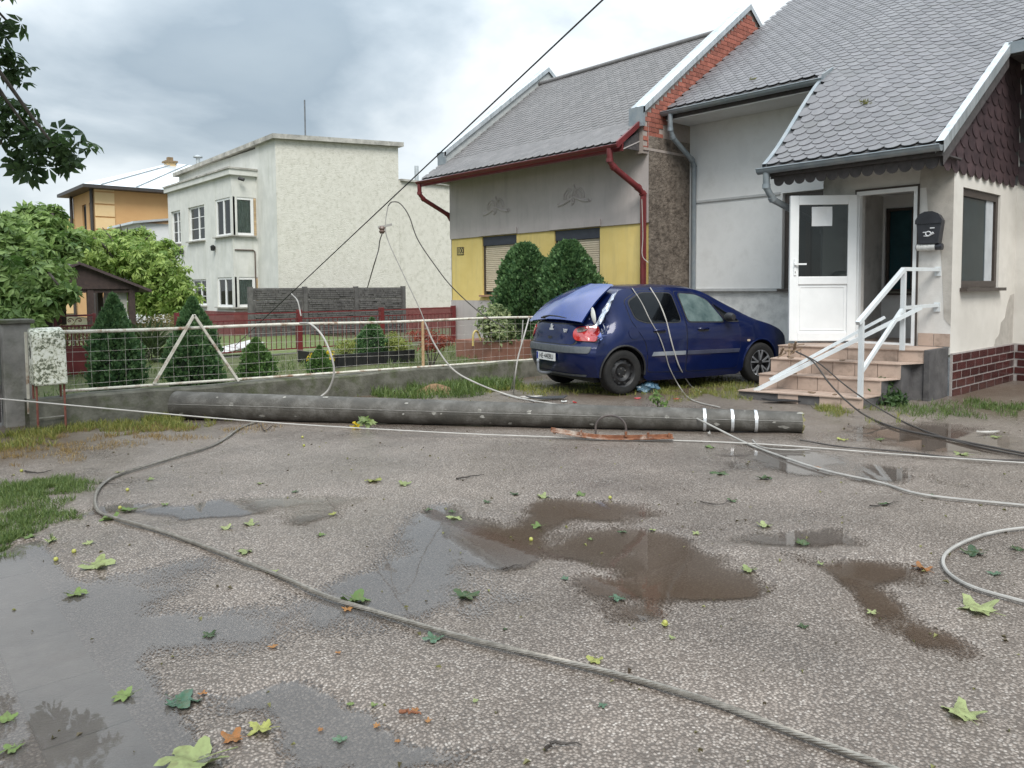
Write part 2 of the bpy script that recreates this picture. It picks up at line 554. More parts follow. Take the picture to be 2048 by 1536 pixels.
# ================================================================== SETTING: ground
def stone_nodes(t):
    "chipping pattern shared by the asphalt and by the water that lies between the chippings; returns (voronoi, stone height 0..1)"
    geo = N('ShaderNodeNewGeometry', t)
    w = N('ShaderNodeTexNoise', t); w.inputs['Scale'].default_value = 30; w.inputs['Detail'].default_value = 2
    L(geo.outputs['Position'], w.inputs['Vector'], t)
    sc = N('ShaderNodeVectorMath', t, operation='SCALE'); L(w.outputs['Color'], sc.inputs[0], t); sc.inputs['Scale'].default_value = 0.012
    av = N('ShaderNodeVectorMath', t, operation='ADD'); L(geo.outputs['Position'], av.inputs[0], t); L(sc.outputs[0], av.inputs[1], t)
    fl = N('ShaderNodeMapping', t); fl.inputs['Scale'].default_value = (1, 1, 0); L(av.outputs[0], fl.inputs[0], t)
    vo = N('ShaderNodeTexVoronoi', t); vo.voronoi_dimensions = '2D'; vo.inputs['Scale'].default_value = 78; L(fl.outputs[0], vo.inputs['Vector'], t)
    h = N('ShaderNodeMapRange', t); L(vo.outputs['Distance'], h.inputs[0], t)
    h.inputs[1].default_value = 0.62; h.inputs[2].default_value = 0.28; h.inputs[3].default_value = 0; h.inputs[4].default_value = 1
    sp = N('ShaderNodeSeparateColor', t); L(vo.outputs['Color'], sp.inputs[0], t)
    hm = N('ShaderNodeMath', t, operation='MULTIPLY'); L(h.outputs[0], hm.inputs[0], t)
    k = N('ShaderNodeMapRange', t); L(sp.outputs[1], k.inputs[0], t); k.inputs[3].default_value = 0.55; k.inputs[4].default_value = 1.0
    L(k.outputs[0], hm.inputs[1], t)
    return geo, fl, vo, sp, hm


def asphalt_material():
    m, t, b = principled('wet_chipping_asphalt')
    geo, fl, vo, sp, hm = stone_nodes(t)
    r = N('ShaderNodeValToRGB', t); L(sp.outputs[0], r.inputs[0], t)
    ramp(r, [(0.0, (0.115, 0.091, 0.075, 1)), (0.3, (0.19, 0.155, 0.129, 1)), (0.6, (0.262, 0.218, 0.185, 1)), (0.9, (0.345, 0.296, 0.256, 1)),
             (0.985, (0.42, 0.375, 0.335, 1))])
    # binder between the chippings
    mb_ = N('ShaderNodeMix', t, data_type='RGBA'); L(hm.outputs[0], mb_.inputs['Factor'], t)
    mb_.inputs['A'].default_value = (0.098, 0.079, 0.065, 1); L(r.outputs[0], mb_.inputs['B'], t)
    # broad tone changes and brown mud
    n2 = N('ShaderNodeTexNoise', t); n2.inputs['Scale'].default_value = 0.9; n2.inputs['Detail'].default_value = 6; n2.inputs['Roughness'].default_value = 0.62
    L(fl.outputs[0], n2.inputs['Vector'], t)
    tone = N('ShaderNodeMapRange', t); L(n2.outputs['Fac'], tone.inputs[0], t)
    tone.inputs[1].default_value = 0.3; tone.inputs[2].default_value = 0.7; tone.inputs[3].default_value = 0.72; tone.inputs[4].default_value = 1.22
    hs = N('ShaderNodeHueSaturation', t); L(mb_.outputs['Result'], hs.inputs['Color'], t); L(tone.outputs[0], hs.inputs['Value'], t)
    mud = N('ShaderNodeAttribute', t); mud.attribute_name = 'mud'
    n3 = N('ShaderNodeTexNoise', t); n3.inputs['Scale'].default_value = 9; n3.inputs['Detail'].default_value = 5; L(fl.outputs[0], n3.inputs['Vector'], t)
    mm = N('ShaderNodeMath', t, operation='MULTIPLY_ADD'); L(mud.outputs['Fac'], mm.inputs[0], t); mm.inputs[1].default_value = 1.5
    nn = N('ShaderNodeMapRange', t); L(n3.outputs['Fac'], nn.inputs[0], t); nn.inputs[1].default_value = 0.3; nn.inputs[2].default_value = 0.7; nn.inputs[3].default_value = -0.55; nn.inputs[4].default_value = -0.05
    L(nn.outputs[0], mm.inputs[2], t); mm.use_clamp = True
    mx_ = N('ShaderNodeMix', t, data_type='RGBA'); L(mm.outputs[0], mx_.inputs['Factor'], t)
    L(hs.outputs[0], mx_.inputs['A'], t); mx_.inputs['B'].default_value = (0.10, 0.072, 0.05, 1)
    L(mx_.outputs['Result'], b.inputs['Base Color'], t)
    ro = N('ShaderNodeMapRange', t); L(n2.outputs['Fac'], ro.inputs[0], t); ro.inputs[1].default_value = 0.35; ro.inputs[2].default_value = 0.65
    ro.inputs[3].default_value = 0.24; ro.inputs[4].default_value = 0.42
    b.inputs['Specular IOR Level'].default_value = 0.5
    L(ro.outputs[0], b.inputs['Roughness'], t)
    bp = N('ShaderNodeBump', t); bp.inputs['Strength'].default_value = 0.5; bp.inputs['Distance'].default_value = 0.006
    L(hm.outputs[0], bp.inputs['Height'], t); L(bp.outputs[0], b.inputs['Normal'], t)
    return m


def water_material():
    m = bpy.data.materials.new('rain_water'); m.use_nodes = True
    t = m.node_tree; t.nodes.clear()
    geo, fl, vo, sp, hm = stone_nodes(t)
    dep = N('ShaderNodeAttribute', t); dep.attribute_name = 'depth'
    mudd = N('ShaderNodeAttribute', t); mudd.attribute_name = 'turbid'
    sub = N('ShaderNodeMath', t, operation='MULTIPLY_ADD'); L(hm.outputs[0], sub.inputs[0], t); sub.inputs[1].default_value = -0.012; L(dep.outputs['Fac'], sub.inputs[2], t)
    cov = N('ShaderNodeMapRange', t); L(sub.outputs[0], cov.inputs[0], t); cov.inputs[1].default_value = -0.0006; cov.inputs[2].default_value = 0.0008
    fr = N('ShaderNodeFresnel', t); fr.inputs['IOR'].default_value = 1.45
    rip = N('ShaderNodeTexNoise', t); rip.inputs['Scale'].default_value = 7; rip.inputs['Detail'].default_value = 3; L(geo.outputs['Position'], rip.inputs['Vector'], t)
    bp = N('ShaderNodeBump', t); bp.inputs['Strength'].default_value = 0.05; bp.inputs['Distance'].default_value = 0.006
    L(rip.outputs['Fac'], bp.inputs['Height'], t)
    gl = N('ShaderNodeBsdfGlossy', t); gl.inputs['Roughness'].default_value = 0.02; L(bp.outputs[0], gl.inputs['Normal'], t); L(bp.outputs[0], fr.inputs['Normal'], t)
    tr = N('ShaderNodeBsdfTransparent', t); tr.inputs[0].default_value = (0.90, 0.875, 0.85, 1)
    df = N('ShaderNodeBsdfDiffuse', t); 
    dfc = N('ShaderNodeMix', t, data_type='RGBA'); L(mudd.outputs['Fac'], dfc.inputs['Factor'], t); dfc.inputs['A'].default_value = (0.235, 0.225, 0.218, 1); dfc.inputs['B'].default_value = (0.105, 0.074, 0.053, 1)  # clear water gets pale grey in its colour in place of mirrored sky
    L(dfc.outputs['Result'], df.inputs[0], t)
    body = N('ShaderNodeMixShader', t)
    tb = N('ShaderNodeMapRange', t); L(dep.outputs['Fac'], tb.inputs[0], t); tb.inputs[1].default_value = 0.0; tb.inputs[2].default_value = 0.012; tb.inputs[4].default_value = 0.50
    tm = N('ShaderNodeMath', t, operation='MULTIPLY'); L(tb.outputs[0], tm.inputs[0], t); tq = N('ShaderNodeMath', t, operation='MULTIPLY_ADD'); L(mudd.outputs['Fac'], tq.inputs[0], t); tq.inputs[1].default_value = .4; tq.inputs[2].default_value = .6; L(tq.outputs[0], tm.inputs[1], t)
    L(tm.outputs[0], body.inputs[0], t); L(tr.outputs[0], body.inputs[1], t); L(df.outputs[0], body.inputs[2], t)
    srf = N('ShaderNodeMixShader', t); L(fr.outputs[0], srf.inputs[0], t); L(body.outputs[0], srf.inputs[1], t); L(gl.outputs[0], srf.inputs[2], t)
    clr = N('ShaderNodeBsdfTransparent', t)
    fin = N('ShaderNodeMixShader', t); L(cov.outputs[0], fin.inputs[0], t); L(clr.outputs[0], fin.inputs[1], t); L(srf.outputs[0], fin.inputs[2], t)
    o = N('ShaderNodeOutputMaterial', t); L(fin.outputs[0], o.inputs['Surface'], t)
    return m


# (px, py, half width, half height, turbidity, label) of each pool of rain water, surveyed from the photograph
PUD = [
    (775, 1165, 185, 75, 0.03, 'broad grey rain puddle crossed by the twisted cable in mid yard'),
    (830, 1055, 120, 42, 0.03, 'thin silvery rain film behind the grey puddle in mid yard'),
    (1010, 1075, 105, 32, 1.0, 'brown muddy puddle joined to the right edge of the grey puddle'),
    (1130, 1018, 95, 27, 1.0, 'brown puddle beneath the rusty cross-arm, farthest of the brown chain'),
    (1255, 1085, 100, 26, 0.9, 'small brown puddle left of the long stair reflection puddle'),
    (1330, 1190, 170, 36, 1.0, 'wide brown muddy puddle in front of the ring-shaped one'),
    (1370, 1125, 90, 32, 0.9, 'ring-shaped brown puddle in the middle of the yard'),
    (1560, 1068, 150, 26, 0.6, 'long puddle mirroring the pale wall and stair rail'),
    (1690, 1140, 120, 28, 1.0, 'dark brown puddle left of the orange leaf'),
    (1810, 1225, 75, 60, 1.0, 'slanting brown puddle beside the pale chestnut leaf at right'),
    (1570, 925, 120, 20, 0.5, 'puddle mirroring the banded end of the fallen pole'),
    (1800, 958, 75, 20, 0.6, 'small puddle mirroring the stair post at right'),
    (1880, 885, 190, 38, 0.9, 'muddy pool before the steps and brown brick plinth'),
    (60, 1340, 190, 215, 0.3, 'dark rain pool over the paving strip at lower left'),
    (690, 1525, 270, 60, 0.03, 'grey puddle at the very bottom edge of the photo'),
    (430, 1012, 200, 16, 0.03, 'thin wet streak beyond the bend of the twisted cable'),
    (430, 1310, 190, 70, 0.03, 'shallow clear film around the dark floating leaf'),
]


def g2(p):
    return p.x * VL.x + p.y * VL.y, p.x * VF.x + p.y * VF.y


PG = []
for (px, py, rx, ry, tb, lab) in PUD:
    l0, f0 = g2(G(px, py)); l1, f1 = g2(G(px + rx, py)); _, fa = g2(G(px, max(py - ry, 600))); _, fb = g2(G(px, min(py + ry, 1560)))
    PG.append((l0, (fa + fb) / 2, abs(l1 - l0), abs(fa - fb) / 2, tb, lab))


SP0, SP1 = g2(G(68, 1140)), g2(G(262, 1425))
SPS = -1.0


def ground_fields(l, f):
    "height of the yard, muddiness; view-aligned metric coordinates"
    n = fbm(l * 1.3, f * 1.3, 3, 5)
    h = 0.0095 + (n - 0.5) * 0.020 + (fbm(l * 3.1, f * 3.1, 9, 4) - 0.5) * 0.016 + (fbm(l * 11, f * 11, 5, 2) - 0.5) * 0.006
    mud = np.zeros_like(h)
    wl = l + (fbm(l * .9, f * .9, 31, 4) - .5) * 1.0 + (fbm(l * 3.3, f * 3.3, 37, 3) - .5) * .32
    wf = f + (fbm(l * .9, f * .9, 41, 4) - .5) * 1.3 + (fbm(l * 3.3, f * 3.3, 47, 3) - .5) * .40
    acc = np.zeros_like(h)
    for (l0, f0, a, b, tb, _) in PG:
        r = np.sqrt(((wl - l0) / a) ** 2 + ((wf - f0) / b) ** 2)
        d = np.clip((1.75 - r) / 1.5, 0, 1)
        dd = d * d * (3 - 2 * d) * (1.0 if tb > 0.4 else .95)
        acc = acc + dd * (1 - acc * .55)
        if tb > 0.4: mud = np.maximum(mud, np.clip(1.35 - r, 0, 1) * 0.42 * tb)
    h = h - .0275 * acc
    # bed of the flush paving strip at lower left
    ux, uf = (SP1[0] - SP0[0]), (SP1[1] - SP0[1]); ln_ = math.hypot(ux, uf); ux, uf = ux / ln_, uf / ln_
    al = (l - SP0[0]) * ux + (f - SP0[1]) * uf; ac = (l - SP0[0]) * uf - (f - SP0[1]) * ux
    on = np.clip((.34 - np.abs(ac + SPS * .15)) / .10, 0, 1) * ((al > -.6) & (al < ln_ + 1.8))
    h = h * (1 - on) + np.minimum(h, -.016) * on
    # the verge where the car stands lies a little higher
    X_ = l * VL.x + f * VF.x; Y_ = l * VL.y + f * VF.y
    q = np.clip(1.6 - np.hypot((X_ - 9.3) / 2.2, (Y_ - 7.6) / 1.5), 0, 1)
    return h + .052 * q * q * (3 - 2 * q), mud


GL, GF = 11.5, (1.2, 16.5)
STEP = 0.05
ls = np.arange(-GL, GL + STEP, STEP); fs_ = np.arange(GF[0], GF[1] + STEP, STEP)
LL, FF = np.meshgrid(ls, fs_)
HH, MUD = ground_fields(LL, FF)
# mud and grass litter towards the fence foot, the parked car and the steps
XX = LL * VL.x + FF * VF.x; YY = LL * VL.y + FF * VF.y
edge = np.clip((YY - 9.0) / 0.9, 0, 1) * (XX < 9.3)
MUD = np.maximum(MUD, edge * 0.9)
carm = np.clip(1 - np.hypot((XX - 9.2) / 2.0, (YY - 7.3) / 1.3), 0, 1)
MUD = np.maximum(MUD, np.clip(carm * 2, 0, 0.75))
plm = np.clip(1 - np.hypot((XX - 12.3) / 2.6, (YY - 2.9) / 1.5), 0, 1)
MUD = np.maximum(MUD, np.clip(plm * 2, 0, 0.7))
lft = np.clip(1 - np.hypot((XX - 0.9) / 1.6, (YY - 9.3) / 1.5), 0, 1)
MUD = np.maximum(MUD, np.clip(lft * 1.6, 0, 0.8))


def grid_object(name, X, Y, Z, mt, attrs=None, mask=None):
    n, m = X.shape
    idx = np.arange(n * m).reshape(n, m)
    q = np.stack([idx[:-1, :-1], idx[:-1, 1:], idx[1:, 1:], idx[1:, :-1]], axis=2).reshape(-1, 4)
    co = np.stack([X, Y, Z], axis=2).reshape(-1, 3)
    if mask is not None:
        q = q[mask.reshape(-1)]
        used = np.unique(q); remap = -np.ones(n * m, int); remap[used] = np.arange(len(used))
        q = remap[q]; co = co[used]
    else:
        used = np.arange(n * m)
    me = bpy.data.meshes.new(name)
    me.vertices.add(len(co)); me.vertices.foreach_set('co', co.ravel())
    me.loops.add(q.size); me.loops.foreach_set('vertex_index', q.ravel())
    me.polygons.add(len(q)); me.polygons.foreach_set('loop_start', np.arange(len(q)) * 4)
    me.update(calc_edges=True)
    me.polygons.foreach_set('use_smooth', np.ones(len(q), bool))
    for k, v in (attrs or {}).items():
        a = me.attributes.new(k, 'FLOAT', 'POINT'); a.data.foreach_set('value', v.reshape(-1)[used].astype(np.float32))
    me.materials.append(mt)
    ob = bpy.data.objects.new(name, me); COL.objects.link(ob)
    return ob


ASPH = asphalt_material()
yard = grid_object('ground', XX, YY, HH, ASPH, {'mud': MUD})
tag(yard, 'wet yard of grey-brown chipping asphalt strewn with leaves', 'ground', kind='structure')
# the land beyond the yard, out to the horizon
terr = MB()
RR = [0.0, 20, 60, 200, 900]
earth = mat('earth_grass', (0.06, 0.075, 0.03), (0.10, 0.085, 0.05), scale=0.8, rough=0.9, bump=0.4, bscale=12)
S = 900
terr.add([(-S, -S, -0.05), (S, -S, -0.05), (S, S, -0.05), (-S, S, -0.05)], [(0, 1, 2, 3)])
tag(terr.build('terrain', earth), 'flat grassy land around the yard out to the horizon', 'terrain', kind='structure')

WAT = water_material()
LEVEL = 0.0
depth = LEVEL - HH
own = np.zeros(LL.shape, int); best = np.full(LL.shape, 1e9)
for i, (l0, f0, a, b, tb, _) in enumerate(PG):
    r = np.hypot((LL - l0) / a, (FF - f0) / b)
    sel = r < best; own[sel] = i; best[sel] = r[sel]
wsum = np.zeros(LL.shape); TBs = np.zeros(LL.shape)
for (l0, f0, a, b, tb, _) in PG:
    w_ = 1 / (((LL - l0) / a) ** 2 + ((FF - f0) / b) ** 2 + .15) ** 2; wsum += w_; TBs += w_ * tb
TBs /= wsum
cellown = own[:-1, :-1]
wet = np.maximum.reduce([depth[:-1, :-1], depth[1:, :-1], depth[:-1, 1:], depth[1:, 1:]]) > -0.0008
near = best[:-1, :-1] < 3.0
for i, p in enumerate(PG):
    mk = wet & near & (cellown == i)
    if mk.sum() < 4: continue
    w = grid_object('puddle', XX, YY, np.full_like(XX, LEVEL + 0.0008), WAT, {'depth': depth, 'turbid': TBs}, mk)
    tag(w, p[5], 'puddle', group='rain puddles in the yard', kind='structure')


def gz(p):
    "yard height at a point"
    l, f = g2(p)
    h, _ = ground_fields(np.array([l]), np.array([f]))
    return float(h[0])


# strip of old concrete paving slabs, flush with the asphalt, lower left
pv = thing('pavement', 'strip of flush grey concrete paving slabs under rain water at lower left', 'pavement', G(150, 1280), kind='structure')
slabm = mat('paving_concrete', (0.105, 0.095, 0.085), (0.165, 0.152, 0.138), scale=9, rough=0.32, bump=0.25, bscale=90, rnd=0.12, stain=(0.10, 0.075, 0.055), stain_amt=0.7, stain_scale=3)
p0, p1 = G(68, 1140), G(262, 1425)
dv = (p1 - p0).normalized(); sv = Vector((-dv.y, dv.x, 0))
if sv.dot(VL) > 0: sv = -sv
tot = (p1 - p0).length
k = -1
sl_len = 0.50
me_sl = None
while k * sl_len < tot + 1.6:
    c = p0 + dv * (k + 0.5) * sl_len + sv * 0.15
    mb = MB(); mb.box(-sl_len / 2 + .004, sl_len / 2 - .004, -.146, .146, -0.03, 0.0)
    if me_sl is None: me_sl = mb.mesh('paving_slab', slabm)
    ang = math.atan2(dv.y, dv.x)
    mtx = Matrix.Translation(Vector((c.x, c.y, -0.0045 + random.uniform(-.003, .002))) - org(pv)) @ Matrix.Rotation(ang + random.uniform(-.01, .01), 4, 'Z') @ Matrix.Rotation(random.uniform(-.006, .006), 4, 'X')
    link_mesh('paving_slab', me_sl, pv, mtx)
    k += 1

# ================================================================== HOUSE WITH THE OPEN DOOR (right)
plaster_w = mat('pale_grey_plaster', (0.66, 0.66, 0.65), (0.74, 0.74, 0.73), scale=2.2, rough=0.9, bump=0.5, bscale=120, bdist=0.006, stain=(0.55, 0.545, 0.53), stain_amt=0.5, stain_scale=2.2)
plaster_d = mat('mottled_grey_plaster', (0.50, 0.50, 0.49), (0.72, 0.72, 0.70), scale=5.5, rough=0.92, bump=0.8, bscale=70, bdist=0.01, lo=0.3, hi=0.58, detail=9)
plaster_c = mat('cream_white_plaster', (0.60, 0.57, 0.52), (0.68, 0.65, 0.60), scale=1.6, rough=0.9, bump=0.5, bscale=130, bdist=0.005, stain=(0.54, 0.51, 0.465), stain_amt=0.55, stain_scale=1.5)
patch_m = mat('bare_render_patch', (0.36, 0.335, 0.30), (0.45, 0.42, 0.38), scale=8, rough=0.95, bump=0.6, bscale=90)
slate_m = mat('grey_fibre_slate', (0.125, 0.122, 0.130), (0.19, 0.185, 0.193), scale=7, rough=0.48, r2=0.62, bump=0.3, bscale=60, rnd=0.13, stain=(0.14, 0.14, 0.135), stain_amt=0.4, stain_scale=2.4, lo=0.3, hi=0.7)
under_m = mat('roof_underlay', (0.06, 0.06, 0.065), (0.09, 0.09, 0.09), rough=0.9)
zinc_m = mat('grey_painted_zinc', (0.20, 0.235, 0.26), (0.27, 0.30, 0.32), scale=5, rough=0.42, metal=0.25, stain=(0.33, 0.33, 0.32), stain_amt=0.4, stain_scale=3)
galv_m = mat('galvanised_sheet', (0.46, 0.50, 0.52), (0.58, 0.61, 0.63), scale=4, rough=0.4, metal=0.5, stain=(0.28, 0.31, 0.31), stain_amt=0.7, stain_scale=3, streak=True)
dark_plaster = mat('dark_socle_render', (0.058, 0.054, 0.055), (0.105, 0.10, 0.10), scale=4, rough=0.8, bump=0.5, bscale=60, stain=(0.17, 0.16, 0.15), stain_amt=0.35, stain_scale=3)
clinker_m = mat('burgundy_clinker', (0.045, 0.014, 0.014), (0.075, 0.022, 0.02), scale=12, rough=0.25, rnd=0.3, spec=0.6)
grout_m = mat('pale_grout', (0.30, 0.27, 0.255), (0.38, 0.35, 0.335), scale=12, rough=0.95)
maroon_m = mat('maroon_shingle', (0.038, 0.024, 0.027), (0.068, 0.042, 0.045), scale=6, rough=0.6, rnd=0.22, bump=0.2, bscale=60)
brown_m = mat('dark_brown_frame', (0.045, 0.035, 0.03), (0.065, 0.05, 0.042), scale=10, rough=0.5)
glass_m = glassmat('dark_teal_glass', (0.012, 0.028, 0.032))
upvc_m = mat('white_upvc', (0.80, 0.81, 0.81), (0.74, 0.75, 0.75), scale=3, rough=0.25, spec=0.5)
wood_dk = mat('dark_soffit_board', (0.05, 0.045, 0.045), (0.08, 0.07, 0.07), scale=12, rough=0.8)

H1 = thing('house', 'pale grey house with catslide slate roof over the open white door', 'house', (11.67, 3.97, 0))
XM, XP, YG, YP, XR = 13.55, 11.67, 3.97, 5.84, 14.4      # main wall, porch front, gable side, porch left, right wing


def fX(x0): return lambda u, v, d: (x0 + d, u, v)          # street-facing wall: u = y, v = z
def fY(y0): return lambda u, v, d: (u, y0 + d, v)          # wall facing back towards the viewer: u = x


fm, fp, fg, fr_ = fX(XM), fX(XP), fY(YG), fX(XR)
mb = MB(); wall(mb, fm, YP, 9.68, 1.50, 5.6, [(6.62, 7.58, 1.50, 3.32)], 0.22)
wall_main = mb.build('wall', plaster_w, H1)
mb = MB(); wall(mb, fm, YP, 9.68, -0.05, 1.50, [], 0.1)
for v in mb.v: pass
mb.v = [(x + 0.04, y, z) for x, y, z in mb.v]
mb.build('wall', plaster_d, H1)
mb = MB(); fbox(mb, fm, 7.62, 9.55, 3.30, 3.345, -0.03, 0.0); fbox(mb, fm, 7.62, 9.55, 1.475, 1.53, -0.035, 0.06); fbox(mb, fm, 9.50, 9.55, 1.53, 3.30, -0.03, 0.0)
mb.build('wall_trim', mat('trim_paint', (0.40, 0.41, 0.41), (0.48, 0.48, 0.475), rough=0.8), H1)
window(H1, fm, 6.64, 7.56, 1.52, 3.30, 0.10, brown_m, glass_m, fw=0.08, mull=(0.5,), sill_m=brown_m, sill_out=0.1)
mb = MB(); fbox(mb, fm, 6.5, 9.5, -0.05, 0.42, -0.02, 0.0); mb.build('socle', dark_plaster, H1)

# porch
mb = MB(); wall(mb, fp, YG, YP, 0.60, 3.62, [(4.44, 5.31, 0.70, 2.98)], 0.28)
mb.box(XP + .285, XM, YP - 0.25, YP, 0.0, 3.9); mb.add([(XP, YP, 0), (XP + .285, YP, 0), (XP + .285, YP, 3.62), (XP, YP, 3.62)], [(0, 1, 2, 3)]); mb.add([(XP + .001, YP - .4, 0), (XP + .001, YP, 0), (XP + .001, YP, .6), (XP + .001, YP - .4, .6)], [(0, 1, 2, 3)])
mb.build('wall', mat('porch_plaster', (0.56, 0.54, 0.51), (0.66, 0.64, 0.61), scale=2.5, rough=0.9, bump=0.5, bscale=110, bdist=0.006, stain=(0.34, 0.33, 0.31), stain_amt=0.8, stain_scale=1.4), H1)
mb = MB(); wall(mb, fg, XP, XR, 0.0, 3.3, [(12.02, 13.62, 1.52, 2.95)], 0.26)
mb.build('wall', plaster_c, H1)
# porch inside: floor, ceiling, back wall with its window, half-open inner door
mb = MB(); mb.box(XP + 0.28, XM - 0.3, YG + 0.27, YP - 0.26, 0.60, 0.70); mb.build('porch_floor', mat('porch_tiles', (0.34, 0.25, 0.20), (0.42, 0.31, 0.25), rough=0.4), H1)
mb = MB(); mb.box(XP + 0.28, XM - 0.3, YG + 0.27, YP - 0.26, 3.05, 3.1); mb.build('porch_ceiling', plaster_w, H1)
mb = MB(); wall(mb, fX(XM - 0.3), YG + 0.27, YP - 0.25, 0.7, 3.05, [(5.08, 5.55, 1.45, 2.86)], 0.12); mb.build('wall', plaster_w, H1)
window(H1, fX(XM - 0.3), 5.09, 5.54, 1.46, 2.85, 0.05, brown_m, glassmat('blue_green_glass', (0.02, 0.07, 0.085)), fw=0.05, sill_m=brown_m, sill_out=0.1)
idoor = MB().bar((XP + 0.34, 4.50, 1.83), (XP + 1.05, 4.62, 1.83), 0.05, 2.22).build('inner_door', upvc_m, H1)
mb = MB(); mb.bar((XP + 0.44, 4.547, 2.15), (XP + 0.96, 4.635, 2.15), 0.006, 1.2); mb.build('pane', glass_m, idoor)
mb = MB(); mb.bar((XP + 0.40, 4.56, 1.72), (XP + 0.52, 4.58, 1.72), 0.03, 0.02); mb.build('handle', upvc_m, idoor)
# door frame and open leaf
mb = MB()
for (a, b, c, d) in ((4.44, 4.49, 0.70, 2.98), (5.26, 5.31, 0.70, 2.98), (4.49, 5.26, 2.92, 2.98)): fbox(mb, fp, a, b, c, d, -0.015, 0.07)
fbox(mb, fp, 4.49, 5.26, 0.70, 0.73, -0.01, 0.10)
mb.build('door_frame', upvc_m, H1)
mb = MB(); fbox(mb, fp, 4.415, 4.438, 0.70, 3.0, -0.02, 0.02); fbox(mb, fp, 5.312, 5.33, 0.70, 3.0, -0.02, 0.02); fbox(mb, fp, 4.415, 5.33, 2.982, 3.01, -0.022, 0.02)
mb.build('door_trim', brown_m, H1)
# leaf plane
hinge = Vector((XP - 0.03, 5.30, 0.735)); free = onX(1595, 686, 11.06); free = Vector((free.x, free.y, 0.735))
dd = (free - hinge); LW = 0.98; du = dd.normalized(); dn = Vector((-du.y, du.x, 0))
if dn.dot(Vector((-1, -1, 0))) < 0: dn = -dn           # towards the viewer
def fD(u, v, d): return hinge + du * u + Vector((0, 0, v)) - dn * d
LH = 2.20
mb = MB(); st = 0.13
for (a, b, c, d) in ((0, st, 0, LH), (LW - st, LW, 0, LH), (st, LW - st, 0, 0.13), (st, LW - st, 0.86, 0.98), (st, LW - st, LH - 0.14, LH)):
    fbox(mb, fD, a, b, c, d, -0.035, 0.035)
leaf = mb.build('door', upvc_m, H1, bevel=0.006)
leaf['label'] = 'white plastic door leaf swung wide open with a paper notice'
p = MB(); fbox(p, fD, st, LW - st, 0.13, 0.86, -0.012, 0.012); p.build('panel', upvc_m, leaf)
p = MB()
for (a, b, c, d) in ((st + .03, LW - st - .03, 0.16, 0.175), (st + .03, LW - st - .03, 0.815, 0.83), (st + .03, st + .045, .175, .815), (LW - st - .045, LW - st - .03, .175, .815)): fbox(p, fD, a, b, c, d, -0.02, -0.012)
p.build('panel_bead', upvc_m, leaf)
def door_glass(nm='clear_door_glass', tint=(0.42, 0.45, 0.44)):
    m = bpy.data.materials.new(nm); m.use_nodes = True; t = m.node_tree; t.nodes.clear()
    fr = N('ShaderNodeFresnel', t); gl = N('ShaderNodeBsdfGlossy', t); gl.inputs['Roughness'].default_value = 0.01
    tr = N('ShaderNodeBsdfTransparent', t); tr.inputs[0].default_value = (*tint, 1)
    mx = N('ShaderNodeMixShader', t); o = N('ShaderNodeOutputMaterial', t)
    L(fr.outputs[0], mx.inputs[0], t); L(tr.outputs[0], mx.inputs[1], t); L(gl.outputs[0], mx.inputs[2], t); L(mx.outputs[0], o.inputs[0], t)
    return m
DG = door_glass()
p = MB(); fbox(p, fD, st, LW - st, 0.98, LH - 0.14, -0.006, 0.006); p.build('pane', DG, leaf)
paper = mat('white_paper', (0.72, 0.73, 0.74), (0.80, 0.80, 0.80), scale=3, rough=0.8)
p = MB(); pts = []
for i in range(5):
    pts.append([fD(0.36 + 0.30 * j / 4, 1.74 + 0.29 * i / 4, -0.012 - 0.006 * math.sin(i + j * 1.7)) for j in range(5)])
p.grid(pts); p.build('paper_notice', paper, leaf)
p = MB(); fbox(p, fD, LW - 0.095, LW - 0.06, 1.0, 1.25, -0.05, -0.035); fbox(p, fD, LW - 0.235, LW - 0.06, 1.155, 1.18, -0.085, -0.065); fbox(p, fD, LW - 0.09, LW - 0.065, 1.155, 1.18, -0.07, -0.05)
p.build('handle', upvc_m, leaf)
p = MB(); fbox(p, fD, LW - 0.082, LW - 0.073, 1.03, 1.06, -0.0515, -0.0505); p.build('keyhole', brown_m, leaf)
# gable window with its white inner frame
gw = window(H1, fg, 12.03, 13.61, 1.53, 2.94, 0.06, brown_m, mat('dim_teal_glass', (.010, .020, .023), (.016, .03, .034), rough=.05, spec=.12), fw=0.10, mull=(), sill_m=brown_m, sill_out=0.10)
p = MB(); fbox(p, fg, 13.16, 13.46, 1.63, 2.84, 0.052, 0.064); p.build('curtain', mat('pale_curtain', (0.42, 0.44, 0.46), (0.50, 0.52, 0.54), scale=4, rough=0.7), gw)
# right wing wall beyond the inner corner
mb = MB(); wall(mb, fr_, -2.5, YG, 0.0, 5.6, [], 0.1); mb.build('wall', plaster_c, H1)
# broken-away render patches on the gable wall and the porch pier
def blob(fn, cu, cv, ru, rv, d, seed, n=26):
    rr = random.Random(seed); k = [rr.uniform(0.75, 1.2) for _ in range(n)]
    k = [(k[i - 1] + k[i] * 2 + k[(i + 1) % n]) / 4 for i in range(n)]
    return [fn(cu + ru * k[i] * math.cos(2 * math.pi * i / n), cv + rv * k[i] * math.sin(2 * math.pi * i / n), d) for i in range(n)]
p = MB(); q = [(14.39, 1.42), (14.2, 1.40), (14.05, 1.22), (13.98, 1.05), (13.80, 0.98), (13.72, 0.80), (13.55, 0.72), (13.5, 0.625), (14.39, 0.625)]
p.prism([fg(u, v, 0) for u, v in q], (0, -0.004, 0)); p.build('render_patch', patch_m, H1)
p = MB(); q = [(4.43, 2.95), (4.40, 3.30), (4.28, 3.42), (4.02, 3.46), (3.972, 3.2), (3.972, 1.0), (4.06, 1.1), (4.10, 1.8), (4.16, 2.4), (4.3, 2.6), (4.33, 2.95)]
